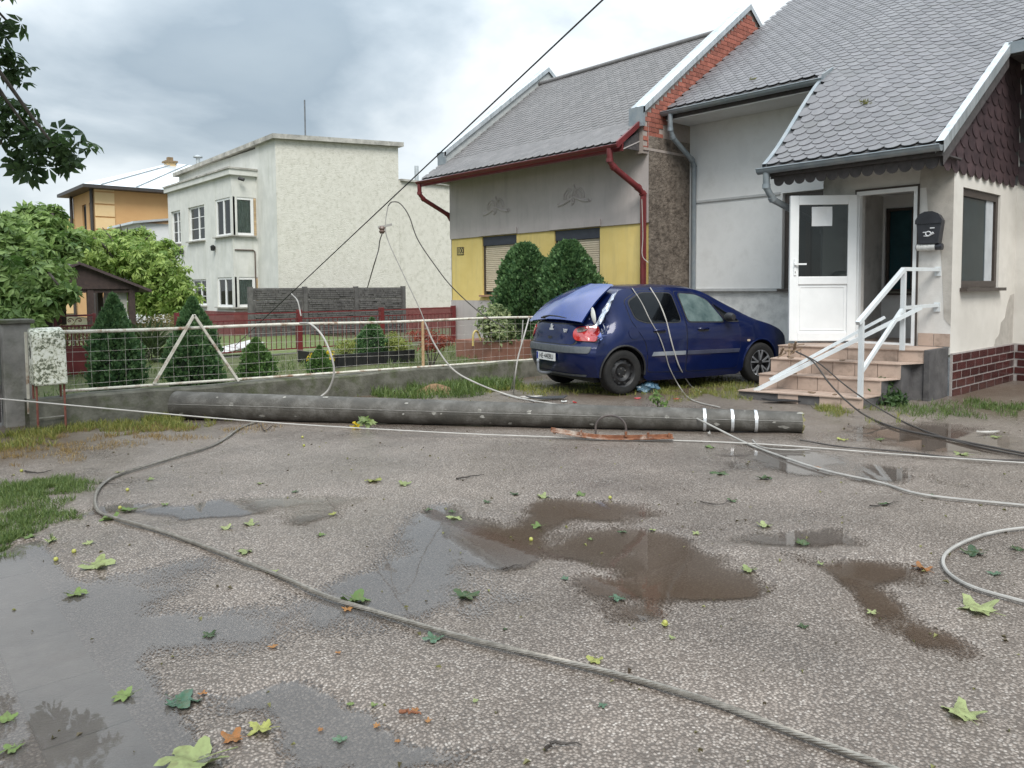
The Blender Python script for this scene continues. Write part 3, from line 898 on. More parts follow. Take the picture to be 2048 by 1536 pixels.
p.prism([fp(u, v, 0) for u, v in q], (-0.004, 0, 0)); p.build('render_patch', patch_m, H1)

# clinker plinth, brick by brick
def plinth(fn, u0, u1, first, rows=5, bw=0.36, bh=0.122):
    base = MB(); fbox(base, fn, u0, u1, -0.05, rows * bh + 0.008, -0.03, 0.0)
    pl = base.build('plinth', grout_m, H1)
    cache = {}
    o = org(H1)
    for r in range(rows):
        u = u0 - (bw / 2 if (r + first) % 2 else 0)
        while u < u1 - 0.02:
            a, b = max(u, u0) + 0.019, min(u + bw, u1) - 0.019
            if b - a > 0.03:
                key = round(b - a, 3)
                if key not in cache:
                    m_ = MB(); P = [Vector(fn(s_ * (b - a) / 2, 0, 0)) - Vector(fn(0, 0, 0)) for s_ in (-1, 1)]
                    m_.bar(P[0] + Vector((0, 0, 0)), P[1], 0.012, bh - 0.022); cache[key] = m_.mesh('brick', clinker_m)
                c = Vector(fn((a + b) / 2, r * bh + bh / 2, -0.033)) - o
                link_mesh('brick', cache[key], pl, Matrix.Translation(c))
            u += bw
    return pl
plinth(fg, XP, XR - 0.031, 0)
plinth(fr_, 1.2, YG - 0.031, 1)

# ---- roof surface
def ss(a, b, x):
    t_ = min(max((x - a) / (b - a), 0), 1); return t_ * t_ * (3 - 2 * t_)


SL1 = 0.68
def zroof(y, x): return 3.42 + SL1 * (x - 10.85) + 0.42 * ss(4.2, 6.7, y) * ss(10.85, 12.7, x)
EAVE_P, EAVE_M, YVL, YVR, YPW = 10.85, 12.70, 6.38, 3.85, 9.68


def roof_ok(y, x):
    if y > YPW or x > 18.5: return False
    if y > YVL: return x >= EAVE_M - 0.01
    if y > YVR: return x >= EAVE_P - 0.01
    return x >= 13.42 and y > 0.6


deck = MB()
for (y0, y1, x0, ny) in ((YVL, YPW, EAVE_M, 6), (YVR, YVL, EAVE_P, 8), (0.6, YVR, 13.42, 4)):
    rows = []
    for i in range(25):
        x = x0 + (18.5 - x0) * i / 24
        rows.append([(x, y0 + (y1 - y0) * j / ny, zroof(y0 + (y1 - y0) * j / ny, x) - 0.02) for j in range(ny + 1)])
    deck.grid(rows)
roof1 = deck.build('roof', under_m, H1)
# back slope closes the volume
p = MB(); p.add([(18.5, 0.6, zroof(1, 18.5)), (18.5, YPW, zroof(9, 18.5)), (24, YPW, 5.2), (24, 0.6, 5.2)], [(0, 1, 2, 3)]); p.build('back_slope', slate_m, roof1)
TW, TH_, EXP = 0.222, 0.25, 0.145
frames = []
row = 0
x = EAVE_P
cosr = 1 / math.sqrt(1 + SL1 ** 2)
while x < 18.3:
    off = (row % 2) * TW / 2
    y = 0.5 + off
    while y < YPW + TW:
        if roof_ok(y, x + 0.02) or roof_ok(y - TW * 0.45, x + .02) and roof_ok(y, x + .12):
            e = 0.05
            gx = (zroof(y, x + e) - zroof(y, x - e)) / (2 * e); gy = (zroof(y + e, x) - zroof(y - e, x)) / (2 * e)
            n = Vector((-gx, -gy, 1)).normalized()
            up = Vector((1, 0, gx)).normalized(); sx_ = up.cross(n).normalized()
            jit = random.uniform(-0.012, 0.012)
            M3 = Matrix((sx_, up, n)).transposed() @ Matrix.Rotation(jit * .6, 3, 'Z') @ Matrix.Rotation(random.uniform(-.004, .007), 3, 'X')
            m4 = M3.to_4x4(); m4.translation = Vector((x, y, zroof(y, x) - 0.002))
            frames.append(m4)
        y += TW
    x += EXP * cosr; row += 1
tiles(roof1, 'roof_tile', tile_mesh('roof_tile', TW * 0.985, TH_, slate_m, rise=.014, th=.009), slate_m, frames, 300)
# eave boards, soffits, verges
for (y0, y1, x0) in ((YVL, YPW, EAVE_M), (YVR, YVL, EAVE_P)):
    z0 = zroof((y0 + y1) / 2, x0)
    p = MB(); p.prism([(x0 + 0.02, y0, zroof(y0, x0) - 0.02), (x0 + 0.02, y1, zroof(y1, x0) - 0.02), (x0 + 0.02, y1, z0 - 0.17), (x0 + 0.02, y0, z0 - 0.17)], (0.03, 0, 0)); p.build('fascia', wood_dk, roof1)
p = MB(); p.box(EAVE_P + 0.05, XP, YVR + .03, YVL - .03, 3.28, 3.30); p.build('soffit', wood_dk, roof1)
p = MB(); p.box(EAVE_M + 0.05, XM, YVL - .2, YPW, 4.90, 4.92); p.build('soffit', plaster_w, roof1)
p = MB(); p.box(13.45, XR + .2, 0.6, YVR, 5.0, 5.02); p.build('soffit', wood_dk, roof1)
def verge(name, y, x0, x1, w, h, m_, dz=0.0, n=10):
    p = MB(); rows = []
    for i in range(n + 1):
        xx = x0 + (x1 - x0) * i / n; z = zroof(y, xx) + 0.03 + dz
        rows.append([(xx, y, z - h), (xx, y, z), (xx, y + w, z), (xx, y + w, z - h)])
    p.grid(rows)
    return p.build(name, m_, roof1)
verge('verge_flashing', YVR - 0.03, EAVE_P - .02, 13.45, 0.10, 0.16, galv_m)
verge('verge_board', YVR - 0.002, EAVE_P + .05, 13.42, 0.05, 0.30, wood_dk, dz=-0.06)
verge('verge_flashing', YVL - 0.03, EAVE_P, EAVE_M + .1, 0.07, 0.13, zinc_m)
p = MB(); p.prism([(EAVE_M - 0.12, YVL - 0.05, zroof(YVL, EAVE_M) + .03), (EAVE_M + 0.22, YVL - 0.06, zroof(YVL, EAVE_M + .22) + .05), (EAVE_M + 0.22, YVL - 0.06, zroof(YVL, EAVE_M + .2) - .10), (EAVE_M - 0.12, YVL - 0.05, zroof(YVL, EAVE_M) - .13)], (0, 0.03, 0)); p.build('eave_return', zinc_m, roof1)
p = MB(); p.prism([(13.36, 0.6, zroof(2, 13.42) + .02), (13.36, YVR, zroof(YVR, 13.42) + .02), (13.36, YVR, zroof(YVR, 13.42) - .15), (13.36, 0.6, zroof(2, 13.42) - .15)], (0.04, 0, 0)); p.build('eave_board', zinc_m, roof1)
gutter(H1, (EAVE_M - 0.06, YVL - 0.02, zroof(YVL, EAVE_M) - 0.035), (EAVE_M - 0.06, YPW + 0.02, zroof(9.5, EAVE_M) - 0.045), 0.075, zinc_m)
gutter(H1, (EAVE_P - 0.07, YVR - 0.02, 3.375), (EAVE_P - 0.07, YVL + 0.06, 3.36), 0.078, zinc_m)
# downpipes
gzv = zroof(9.5, EAVE_M)
pipe(H1, [(EAVE_M - .06, 9.50, gzv - .08), (EAVE_M - .06, 9.50, gzv - .42), (EAVE_M + .02, 9.50, gzv - .56), (XM - .14, 9.53, gzv - .92), (XM - .07, 9.53, gzv - 1.05), (XM - .07, 9.53, 0.1)], 0.052, zinc_m)
pipe(H1, [(EAVE_P - .07, YVL - .08, 3.32), (EAVE_P - .07, YVL - .08, 3.08), (EAVE_P + 0.05, YVL - .12, 2.9), (XP + 0.35, YVL - .32, 2.55), (XP + 0.42, YVL - .36, 2.42), (XP + 0.42, YVL - .36, 0.2)], 0.052, zinc_m)
# scalloped maroon fascia under the porch gutter and shingled gable
def scallop(name, w, h, m_, th=0.012, seg=8):
    out = [(-w / 2, h, 0), (-w / 2, w / 2, 0)] + [(-w / 2 * math.cos(math.pi * k / seg), w / 2 - w / 2 * math.sin(math.pi * k / seg), 0) for k in range(1, seg)] + [(w / 2, w / 2, 0), (w / 2, h, 0)]
    m2 = MB(); m2.prism(out, (0, 0, th)); return m2
sc_me = scallop('scallop', 0.165, 0.20, maroon_m).mesh('scallop', wood_dk)
fas = MB(); fas.box(EAVE_P + 0.10, EAVE_P + 0.12, YVR + .06, YVL - .05, 3.22, 3.36); fas = fas.build('scallop_board', wood_dk, H1)
y = YVR + 0.15
while y < YVL - 0.1:
    m4 = Matrix(((0, 0, -1, EAVE_P + 0.10), (-1, 0, 0, y), (0, 1, 0, 3.10), (0, 0, 0, 1))); m4.translation -= org(H1)
    link_mesh('scallop', sc_me, fas, m4); y += 0.168
sh_t = tile_mesh('shingle', 0.30, 0.34, maroon_m, rise=0.02, th=0.006)
back = MB(); back.add([(XP - .55, YG - .004, 3.16), (13.6, YG - .004, 3.16), (13.6, YG - .004, zroof(YG, 13.6) - .06), (XP - .55, YG - .004, zroof(YG, XP - .55) - .06)], [(0, 1, 2, 3)])
back.add([(13.6, YG - .004, 3.16), (XR, YG - .004, 3.16), (XR, YG - .004, 5.0), (13.6, YG - .004, 5.0)], [(0, 1, 2, 3)])
gab = back.build('gable_cladding', under_m, H1)
fr2 = []
for r in range(14):
    z = 3.10 + r * 0.19
    for c in range(14):
        xx = XP - 0.5 + 0.15 + c * 0.305 + (r % 2) * 0.152
        if xx > XR - 0.1 or z + 0.36 > min(zroof(YG, xx - 0.17) + 0.05, 5.3): continue
        m4 = Matrix(((1, 0, 0, xx), (0, 0, -1, YG - 0.008), (0, 1, 0, z), (0, 0, 0, 1)))
        fr2.append(m4)
tiles(gab, 'shingle', sh_t, maroon_m, fr2, 300)
back = MB(); back.add([(XR - .006, 0.6, 3.2), (XR - .006, YG - .03, 3.2), (XR - .006, YG - .03, 5.0), (XR - .006, 0.6, 5.0)], [(0, 1, 2, 3)])
gab2 = back.build('gable_cladding', under_m, H1)
fr2 = []
for r in range(10):
    for c in range(11):
        yy = YG - 0.17 - c * 0.305 - (r % 2) * 0.152
        if yy < 0.7: continue
        fr2.append(Matrix(((0, 0, -1, XR - 0.01), (-1, 0, 0, yy), (0, 1, 0, 3.12 + r * .19), (0, 0, 0, 1))))
tiles(gab2, 'shingle', sh_t, maroon_m, fr2, 300)
# round ceiling lamp (unlit) under the porch eave
p = MB(); p.lathe([(0.0, -0.085), (0.07, -0.08), (0.115, -0.055), (0.13, -0.02), (0.13, 0.0)], (XP - 0.33, 5.05, 3.28), 'z', 20); p.build('ceiling_lamp', mat('opal_lamp', (0.62, 0.60, 0.55), (0.66, 0.64, 0.6), rough=0.3), H1, smooth=True)
# moss sprigs on the slates
moss = leafmat('roof_moss', (0.10, 0.11, 0.03), (0.18, 0.17, 0.05))
for (yy, xx) in ((8.0, 13.2), (5.35, 12.0), (5.4, 12.05)):
    n = 40; ps = np.array([[xx + random.gauss(0, .03), yy + random.gauss(0, .04), zroof(yy, xx) + .02] for _ in range(n)])
    scatter_mesh('moss_tuft', [(-.008, 0, 0), (.008, 0, 0), (0, 0, .05)], [(0, 1, 2)], ps, rotmats(n, np.array([[0, 0, 1.]]), .7, np.full(n, 1.0)), moss, roof1)

# ================================================================== HOUSE NUMBER 100 (middle)
XF, Y0, Y1 = 12.25, 9.70, 16.22
grey_up = mat('mauve_grey_render', (0.40, 0.36, 0.345), (0.46, 0.415, 0.40), scale=1.5, rough=0.92, bump=0.35, bscale=130, bdist=0.005, stain=(0.34, 0.305, 0.295), stain_amt=0.5, stain_scale=1.4, streak=True)
yellow = mat('ochre_yellow_render', (0.66, 0.50, 0.17), (0.72, 0.56, 0.21), scale=2, rough=0.9, bump=0.35, bscale=130, bdist=0.005, stain=(0.56, 0.44, 0.18), stain_amt=0.6, stain_scale=1.6, streak=True)
rough_m = mat('bare_brown_render', (0.075, 0.058, 0.045), (0.19, 0.155, 0.125), scale=9, rough=0.95, bump=1.0, bscale=22, bdist=0.03, detail=9, stain=(0.26, 0.22, 0.18), stain_amt=0.5, stain_scale=2.5)
red_m = mat('oxblood_painted_metal', (0.115, 0.017, 0.019), (0.165, 0.026, 0.027), scale=4, rough=0.45, stain=(0.12, 0.03, 0.03), stain_amt=0.5, stain_scale=5)
brick_m = mat('red_brick', (0.25, 0.075, 0.05), (0.34, 0.12, 0.085), scale=10, rough=0.85, rnd=0.25, bump=0.4, bscale=80)
mortar_m = mat('brick_mortar', (0.30, 0.25, 0.22), (0.36, 0.31, 0.28), rough=0.95)
navy_m = mat('navy_shutter_box', (0.022, 0.025, 0.038), (0.035, 0.04, 0.055), rough=0.5)
slat_m = mat('beige_shutter_slat', (0.56, 0.47, 0.34), (0.62, 0.53, 0.40), scale=6, rough=0.5, rnd=0.05)
H2 = thing('house', 'house number 100 with yellow band, closed beige shutters and slate roof', 'house', (XF, Y0, 0))
ff = fX(XF)
W1, W2 = (13.66, 14.94, 1.40, 2.84), (11.02, 12.38, 1.40, 2.84)
mb = MB(); wall(mb, ff, Y0, Y1, 1.26, 2.85, [W1, W2], 0.22); mb.build('wall', yellow, H2)
mb = MB(); wall(mb, fX(XF - 0.035), Y0, Y1 + .01, 2.85, 4.82, [], 0.02); mb.box(XF - 0.035, XF, Y0, Y1, 2.848, 2.852); mb.build('wall', grey_up, H2)
mb = MB(); wall(mb, fX(XF - 0.02), Y0, Y1 + .01, -0.05, 1.26, [], 0.02); mb.box(XF - .02, XF, Y0, Y1, 1.258, 1.262); mb.build('wall', grey_up, H2)
mb = MB(); wall(mb, fY(Y0 + 0.0), XF - 0.03, 13.58, -0.05, 4.55, [], 0.1); mb.build('wall', rough_m, H2)
mb = MB(); mb.box(XF + .0, 20, Y1 - 0.02, Y1, 0, 4.6); mb.box(19.8, 20, Y0, Y1, 0, 4.6); mb.build('wall', grey_up, H2)
# drip lintels
for (a, b) in ((13.60, 15.0), (10.96, 12.5)):
    mb = MB(); fbox(mb, fX(XF - .035), a, b, 2.86, 3.0, -0.03, 0.0); mb.build('lintel', grey_up, H2)
for (a, b, c, d) in (W1, W2):
    bx = MB(); fbox(bx, ff, a + .01, b - .01, d - 0.22, d - .005, 0.02, 0.2); sh = bx.build('shutter', navy_m, H2)
    gd = MB(); fbox(gd, ff, a + .005, a + .05, c + .003, d - 0.222, .04, .12); fbox(gd, ff, b - .05, b - .005, c + .003, d - .222, .04, .12); gd.build('guide_rail', brown_m, sh)
    tm = MB(); hgt = 0.047
    L0 = b - a - .11
    for q in ((-hgt / 2, 0.0), (-hgt / 2 + .006, -.010), (hgt / 2 - .010, -.010), (hgt / 2 - .004, 0.0)): pass
    prof = [(-hgt / 2, 0.0), (-hgt / 2 + .008, -.011), (hgt / 2 - .010, -.011), (hgt / 2 - .003, 0.0)]
    tm.prism([(px_, -L0 / 2, z_) for (z_, px_) in prof], (0, L0, 0)); me = tm.mesh('slat', slat_m)
    z = d - 0.245
    while z > c + 0.08:
        link_mesh('slat', me, sh, Matrix.Translation(Vector((XF + 0.075, (a + b) / 2, z)) - org(H2))); z -= hgt
    p = MB(); fbox(p, ff, a + .05, b - .05, c, c + 0.12, .10, .12); p.build('pane', glass_m, sh)
    p = MB(); fbox(p, ff, a - .05, b + .05, c - .045, c - .003, -.09, .1); p.build('sill', mat('terracotta_sill', (0.30, 0.16, 0.11), (0.36, 0.20, 0.14), rough=0.7), sh)
# relief ornaments: a bird with spread wings over two crossed horns
def relief(yc, zc, s):
    p = MB(); xx = XF - 0.037
    def path(pts, r): p.tube([(xx, yc - u * s, zc + v * s) for u, v in spline([(u, v, 0) for u, v in pts], 5) for u, v in [(u, v)]] if False else [(xx, yc - q.x * s * 1.15, zc + q.y * s * .8) for q in spline([(u, v, 0) for u, v in pts], 6)], r * s * 1.2, 6)
    path([(-1.0, -.55), (-.6, -.45), (-.1, -.15), (.1, -.1)], .06); path([(1.0, -.45), (.6, -.4), (.15, -.15), (-.1, -.1)], .06)
    path([(-1.02, -.62), (-1.1, -.5), (-1.0, -.4), (-.9, -.48)], .035); path([(1.02, -.52), (1.1, -.4), (1.0, -.3), (.9, -.38)], .035)
    path([(-.1, -.6), (-.12, -.1), (0, .35), (.02, .75)], .07); path([(.0, -.5), (.06, 0), (.1, .4), (-.02, .72)], .06)
    for sg in (-1, 1):
        path([(0.05 * sg, .25), (.35 * sg, .5), (.62 * sg, .2), (.66 * sg, -.2)], .05); path([(0.05 * sg, .1), (.3 * sg, .3), (.5 * sg, .05), (.5 * sg, -.2)], .035)
        path([(0.05 * sg, 0), (.2 * sg, .1), (.3 * sg, -.1)], .03)
    p.build('relief_ornament', grey_up, H2, smooth=True)
relief(14.38, 3.55, 0.40); relief(11.75, 3.56, 0.40)
# number plate 100
p = MB(); fbox(p, ff, 15.68, 15.96, 2.43, 2.63, -0.012, 0.0); npl = p.build('number_plate', mat('number_board', (0.46, 0.36, 0.13), (0.5, 0.4, 0.15), rough=0.6), H2)
blackm = mat('black_paint', (0.012, 0.012, 0.013), (0.02, 0.02, 0.02), rough=0.5)
mtx = Matrix(((0, 0, -1, XF - 0.014), (-1, 0, 0, 15.82), (0, 1, 0, 2.53), (0, 0, 0, 1)))
text_mesh('100', 0.20, blackm, 'number', npl, mtx, 0.003, 0.9)
p = MB()
for (a, b, c, d) in ((15.68, 15.96, 2.43, 2.445), (15.68, 15.96, 2.615, 2.63), (15.68, 15.695, 2.445, 2.615), (15.945, 15.96, 2.445, 2.615)): fbox(p, ff, a, b, c, d, -0.016, -0.012)
p.build('plate_rim', blackm, npl)
# roof
SL2 = 0.757
def z2(x): return 4.30 + SL2 * (x - 11.45) + (0.05 * max(0, 1 - (x - 11.45) / .7))
EA2, RX2 = 11.45, 15.5
YL2, YR2 = 16.20, 9.98
deck = MB()
deck.grid([[(EA2 + (RX2 - EA2) * i / 12, y, z2(EA2 + (RX2 - EA2) * i / 12) - .02) for y in (9.80, 16.45 if i < 2 else 16.45)] for i in range(13)])
deck.grid([[(RX2 + i * 2.2, y, z2(RX2) - .02 - SL2 * i * 2.2) for y in (9.80, 16.45)] for i in range(3)])
roof2 = deck.build('roof', under_m, H2)
frames = []; x = EA2; row = 0; n = Vector((-SL2, 0, 1)).normalized(); up = Vector((1, 0, SL2)).normalized(); sx_ = up.cross(n)
slate2 = mat('brownish_fibre_slate', (0.115, 0.108, 0.108), (0.175, 0.165, 0.163), scale=6, rough=0.5, r2=0.65, bump=0.3, bscale=60, rnd=0.12, stain=(0.11, 0.105, 0.10), stain_amt=0.4, stain_scale=2.6, lo=0.3, hi=0.7)
while x < RX2 - .05:
    y = 9.95 + (row % 2) * .11
    ylim = 16.42 if x < 12.0 else 16.22
    while y < ylim:
        M3 = Matrix((sx_, up, n)).transposed() @ Matrix.Rotation(random.uniform(-.01, .01), 3, 'Z') @ Matrix.Rotation(random.uniform(-.004, .008), 3, 'X')
        m4 = M3.to_4x4(); m4.translation = Vector((x, y, z2(x))); frames.append(m4); y += .22
    x += .14 / math.sqrt(1 + SL2 ** 2); row += 1
tiles(roof2, 'roof_tile', tile_mesh('roof_tile', .217, .24, slate2, rise=.013, th=.009, pw=0.42), slate2, frames, 300)
p = MB(); p.tube([(RX2 - .02, 9.9, z2(RX2) + .02), (RX2 - .02, 16.3, z2(RX2) + .02)], 0.07, 10); p.build('ridge_capping', slate2, roof2, smooth=True)
p = MB(); p.prism([(EA2 + .03, 9.75, z2(EA2) - .02), (EA2 + .03, 16.45, z2(EA2) - .02), (EA2 + .03, 16.45, z2(EA2) - .17), (EA2 + .03, 9.75, z2(EA2) - .17)], (.03, 0, 0)); p.build('fascia', red_m, roof2)
p = MB(); p.prism([(EA2 + .06, 9.8, z2(EA2) - .15), (XF, 9.8, z2(EA2) + .15), (XF, 9.8, z2(EA2) + .17), (EA2 + .06, 9.8, z2(EA2) - .13)], (0, 6.6, 0)); p.build('soffit', grey_up, roof2)
# red verge board at the right-hand eave end
p = MB(); p.prism([(EA2 - .1, 9.80, z2(EA2) - .13), (12.15, 9.80, z2(12.15) - .02), (12.15, 9.80, z2(12.15) + .09), (EA2 - .1, 9.80, z2(EA2 - .1) + .07)], (0, -.05, 0)); p.build('verge_board', red_m, roof2)
p = MB(); p.prism([(11.6, 9.83, 4.25), (XF + .0, 9.83, 4.25), (XF + .0, 9.83, z2(12.1) - .06), (11.6, 9.83, z2(11.6) - .08)], (0, -.02, 0)); p.build('eave_end_board', wood_dk, roof2)
gutter(H2, (EA2 - .075, 9.76, z2(EA2) - .06), (EA2 - .075, 16.47, z2(EA2) - .07), 0.062, red_m)
pipe(H2, [(EA2 - .075, 9.98, 4.24), (EA2 - .075, 9.98, 4.0), (EA2 + .02, 9.95, 3.88), (XF - .22, 9.80, 3.52), (XF - .10, 9.78, 3.40), (XF - .10, 9.78, 0.1)], 0.062, red_m)
pipe(H2, [(EA2 - .075, 16.38, 4.22), (EA2 - .075, 16.38, 3.98), (EA2 + .05, 16.38, 3.85), (XF - .05, 16.30, 3.5), (XF + .05, 16.28, 3.35)], 0.055, red_m)
# firewalls with copings and brickwork
def cop(x): return 5.07 + 0.746 * (x - 12.06)
XT = 15.80
pw = MB(); prof = [(12.06, 4.2), (12.06, cop(12.06)), (XT, cop(XT)), (19.5, cop(XT) - .746 * 3.7), (19.5, 0.0), (13.6, 0.0), (13.58, 4.2)]
pw.prism([(x_, 9.72, z_) for x_, z_ in prof], (0, .22, 0)); pwall = pw.build('firewall', mortar_m, H2)
bl, bh, = 0.25, 0.095
bmesh_ = MB(); bmesh_.box(-bl / 2 + .006, bl / 2 - .006, -.012, 0, -bh / 2 + .006, bh / 2 - .006); bme = bmesh_.mesh('brick', brick_m)
r = 0
z = 4.30
while z < 8.2:
    x = 12.06 + (r % 2) * bl / 2 + bl / 2
    while x < 16.4:
        top = cop(x - bl / 2) if x < XT else cop(XT) - .746 * (x + bl / 2 - XT)
        lowr = zroof(9.6, x) if x > EAVE_M - .1 else 0
        if z + bh / 2 < top - .0 and z + bh > lowr - .25 and (x < 13.45 or x > 13.45):
            link_mesh('brick', bme, pwall, Matrix.Translation(Vector((x, 9.72, z)) - org(H2)))
        x += bl
    z += bh; r += 1
def coping(y0, y1, name, m_):
    p = MB(); rows = []
    for (xx, zz) in ((12.0, cop(12.06) - .05), (XT, cop(XT)), (17.2, cop(XT) - .746 * 1.4)):
        z = zz + .03
        rows.append([(xx, y0, z - .10), (xx, y0, z + .025), (xx, (y0 + y1) / 2, z + .05), (xx, y1, z + .025), (xx, y1, z - .10)])
    p.grid(rows)
    return p.build(name, m_, H2)
coping(9.66, 10.02, 'coping', galv_m)
p = MB(); p.box(11.99, 12.055, 9.66, 10.02, cop(12.06) - .36, cop(12.06) + .02); p.build('coping_end', zinc_m, H2)
p = MB(); p.box(12.06, 13.5, 9.695, 9.718, 4.26, 4.31); p.build('wall_ledge', mortar_m, H2)
pw = MB(); pw.prism([(x_, 16.22, z_) for x_, z_ in [(12.08, 4.3), (12.08, cop(12.06)), (XT, cop(XT)), (19.5, cop(XT) - .746 * 3.7), (19.5, 4.0)]], (0, .20, 0)); pw.build('firewall', mat('grey_firewall', (0.36, 0.38, 0.38), (0.45, 0.46, 0.45), rough=0.8), H2)
coping(16.17, 16.47, 'coping', galv_m)
p = MB(); p.box(12.02, 12.075, 16.17, 16.47, cop(12.06) - .30, cop(12.06) + .02); p.build('coping_end', zinc_m, H2)
p = MB(); p.tube(spline([(XF - .17, 9.76, 3.3), (XF - .16, 9.74, 2.6), (XF - .2, 9.72, 2.2), (XF - .17, 9.6, 2.05)], 6), .008, 5); p.build('loose_cable', mat('white_cable', (0.34, 0.325, 0.30), (0.43, 0.41, 0.38), rough=0.6), H2, smooth=True)

# ================================================================== WHITE FLAT-ROOFED HOUSE
offw = mat('weathered_white_roughcast', (0.60, 0.58, 0.505), (0.67, 0.65, 0.575), scale=5, rough=0.95, bump=1.0, bscale=26, bdist=0.02, detail=9, lo=0.3, hi=0.62, stain=(0.40, 0.39, 0.31), stain_amt=0.5, stain_scale=7, streak=False)
offw2 = mat('grey_white_render', (0.56, 0.565, 0.53), (0.66, 0.66, 0.62), scale=2, rough=0.92, bump=0.5, bscale=60, stain=(0.46, 0.47, 0.40), stain_amt=0.4, stain_scale=1.2, streak=True)
conc_edge = mat('stained_roof_edge', (0.30, 0.29, 0.26), (0.55, 0.53, 0.48), scale=5, rough=0.9, stain=(0.10, 0.10, 0.09), stain_amt=0.8, stain_scale=2.5)
tan_brick = mat('tan_clinker', (0.42, 0.30, 0.17), (0.50, 0.37, 0.22), rough=0.8, rnd=0.15)
redpl = mat('red_brown_plinth_paint', (0.14, 0.045, 0.04), (0.19, 0.065, 0.058), rough=0.8, bump=.4, bscale=50)
curt = mat('net_curtain', (0.45, 0.50, 0.46), (0.60, 0.64, 0.60), scale=8, rough=0.9)
wglass = door_glass('clear_window_glass', (.80, .84, .82))
H3 = thing('house', 'off-white two-storey flat-roofed house with corner bay windows', 'house', (11.63, 25.3, 0))
YS, XS, XB, YB0, YB1 = 25.3, 11.63, 10.73, 26.95, 33.75
fs3, ff3, fb3, fbs = fY(YS), fX(XS), fX(XB), fY(YB0)
def t3(x): return 6.72 + (x - XS) * 0.062
mb = MB(); wall(mb, fs3, XS, 16.6, 0.8, 6.5, [], .1, top=t3); mb.add([(16.6, YS, .8), (16.6, 36, .8), (16.6, 36, 7.0), (16.6, YS, 7.03)], [(0, 1, 2, 3)]); mb.build('wall', offw, H3)
mb = MB(); wall(mb, fY(YS + .05), 16.6, 27, 0.8, 5.75, [], .1); mb.build('wall', offw, H3)
mb = MB(); wall(mb, ff3, YS, YB0, 0.8, 6.72, [], .1); wall(mb, ff3, YB0, 35.0, 5.6, 6.6, [], .1); wall(mb, ff3, 33.7, 35.0, .8, 5.6, [], .1); mb.build('wall', offw2, H3)
mb = MB()
WB = [(29.63, 31.35, 3.47, 4.80), (32.3, 33.4, 3.47, 4.80), (29.65, 31.2, 0.98, 1.98), (32.4, 33.4, .98, 1.98)]
CW = [(26.95, 28.5, 3.50, 4.85), (26.95, 28.5, 0.95, 2.02)]
wall(mb, fb3, YB0, YB1, 0.78, 5.62, WB + CW, 0.18)
mb.build('wall', offw2, H3)
mb = MB(); wall(mb, fbs, XB, XS, 0.78, 5.62, [(XB, 11.50, 3.50, 4.85), (XB, 11.5, .95, 2.02)], 0.18); mb.build('wall', offw2, H3)
mb = MB(); mb.box(XB + .05, 11.6, YB0 + .9, YB0 + 3, .8, .85); mb.build('room_floor', brown_m, H3)
whitef = mat('white_window_frame', (0.72, 0.73, 0.72), (0.78, 0.78, 0.77), rough=0.35)
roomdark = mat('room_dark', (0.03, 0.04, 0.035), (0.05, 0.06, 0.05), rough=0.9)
for (a, b, c, d) in WB:
    window(H3, fb3, a, b, c, d, 0.10, whitef, wglass, fw=0.07, mull=(0.45,), trans=(0.35, 0.68), sill_m=conc_edge, sill_out=0.12, curtain=curt)
for (a, b, c, d) in CW:
    window(H3, fb3, a, b, c, d, 0.06, whitef, wglass, fw=0.08, mull=(0.55,), sill_m=conc_edge, sill_out=0.12, curtain=curt)
    window(H3, fbs, XB + .02, 11.50, c, d, 0.05, whitef, wglass, fw=0.09, sill_m=conc_edge, sill_out=0.12, curtain=curt)
    # tan brick pier beside the corner window
    p = MB(); fbox(p, fbs, 11.505, 11.60, c, d, -.012, .0); pr = p.build('brick_pier', mortar_m, H3)
    z = c + .04; me = None
    while z < d - .03:
        q = MB(); fbox(q, fbs, 11.51, 11.595, z - .035, z + .035, -.02, -.012)
        if me is None:
            o3 = Vector((11.5525, YB0, z)); me = MB(); me.box(-.0425, .0425, -.02, -.012, -.033, .033); me = me.mesh('brick', tan_brick)
        link_mesh('brick', me, pr, Matrix.Translation(Vector((11.5525, YB0, z)) - org(H3))); z += .078
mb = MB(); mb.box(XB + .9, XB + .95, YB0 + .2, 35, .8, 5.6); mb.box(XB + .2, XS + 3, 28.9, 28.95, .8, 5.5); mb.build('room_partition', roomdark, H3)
# bay cornice, main roof edge, plinth
mb = MB(); mb.box(XB - .12, XS, YB0 - .12, YB1 + .1, 5.60, 5.80); mb.build('bay_cornice', offw2, H3)
mb = MB(); mb.box(XB - .16, XS, YB0 - .16, YB1 + .14, 5.80, 5.86); mb.build('bay_capping', conc_edge, H3)
mb = MB(); mb.prism([(XS - .16, YS - .16, t3(XS) - .02), (16.76, YS - .16, t3(16.76) - .02), (16.76, YS - .16, t3(16.76) + .14), (XS - .16, YS - .16, t3(XS) + .14)], (0, 10.2, -.18)); mb.build('roof', conc_edge, H3)
mb = MB(); mb.prism([(16.7, YS - .06, 5.72), (27, YS - .06, 5.72), (27, YS - .06, 5.80), (16.7, YS - .06, 5.80)], (0, 8, 0)); mb.build('roof', conc_edge, H3)
mb = MB(); mb.box(XS - .0, 27, YS - .03, YS + .02, -0.1, .80); mb.box(XB - .04, XS, YB0 - .04, YB1, -0.1, .78); mb.box(XS - .03, XS + .05, YS + .02, YB0 - .04, -0.1, .8); mb.build('plinth', redpl, H3)
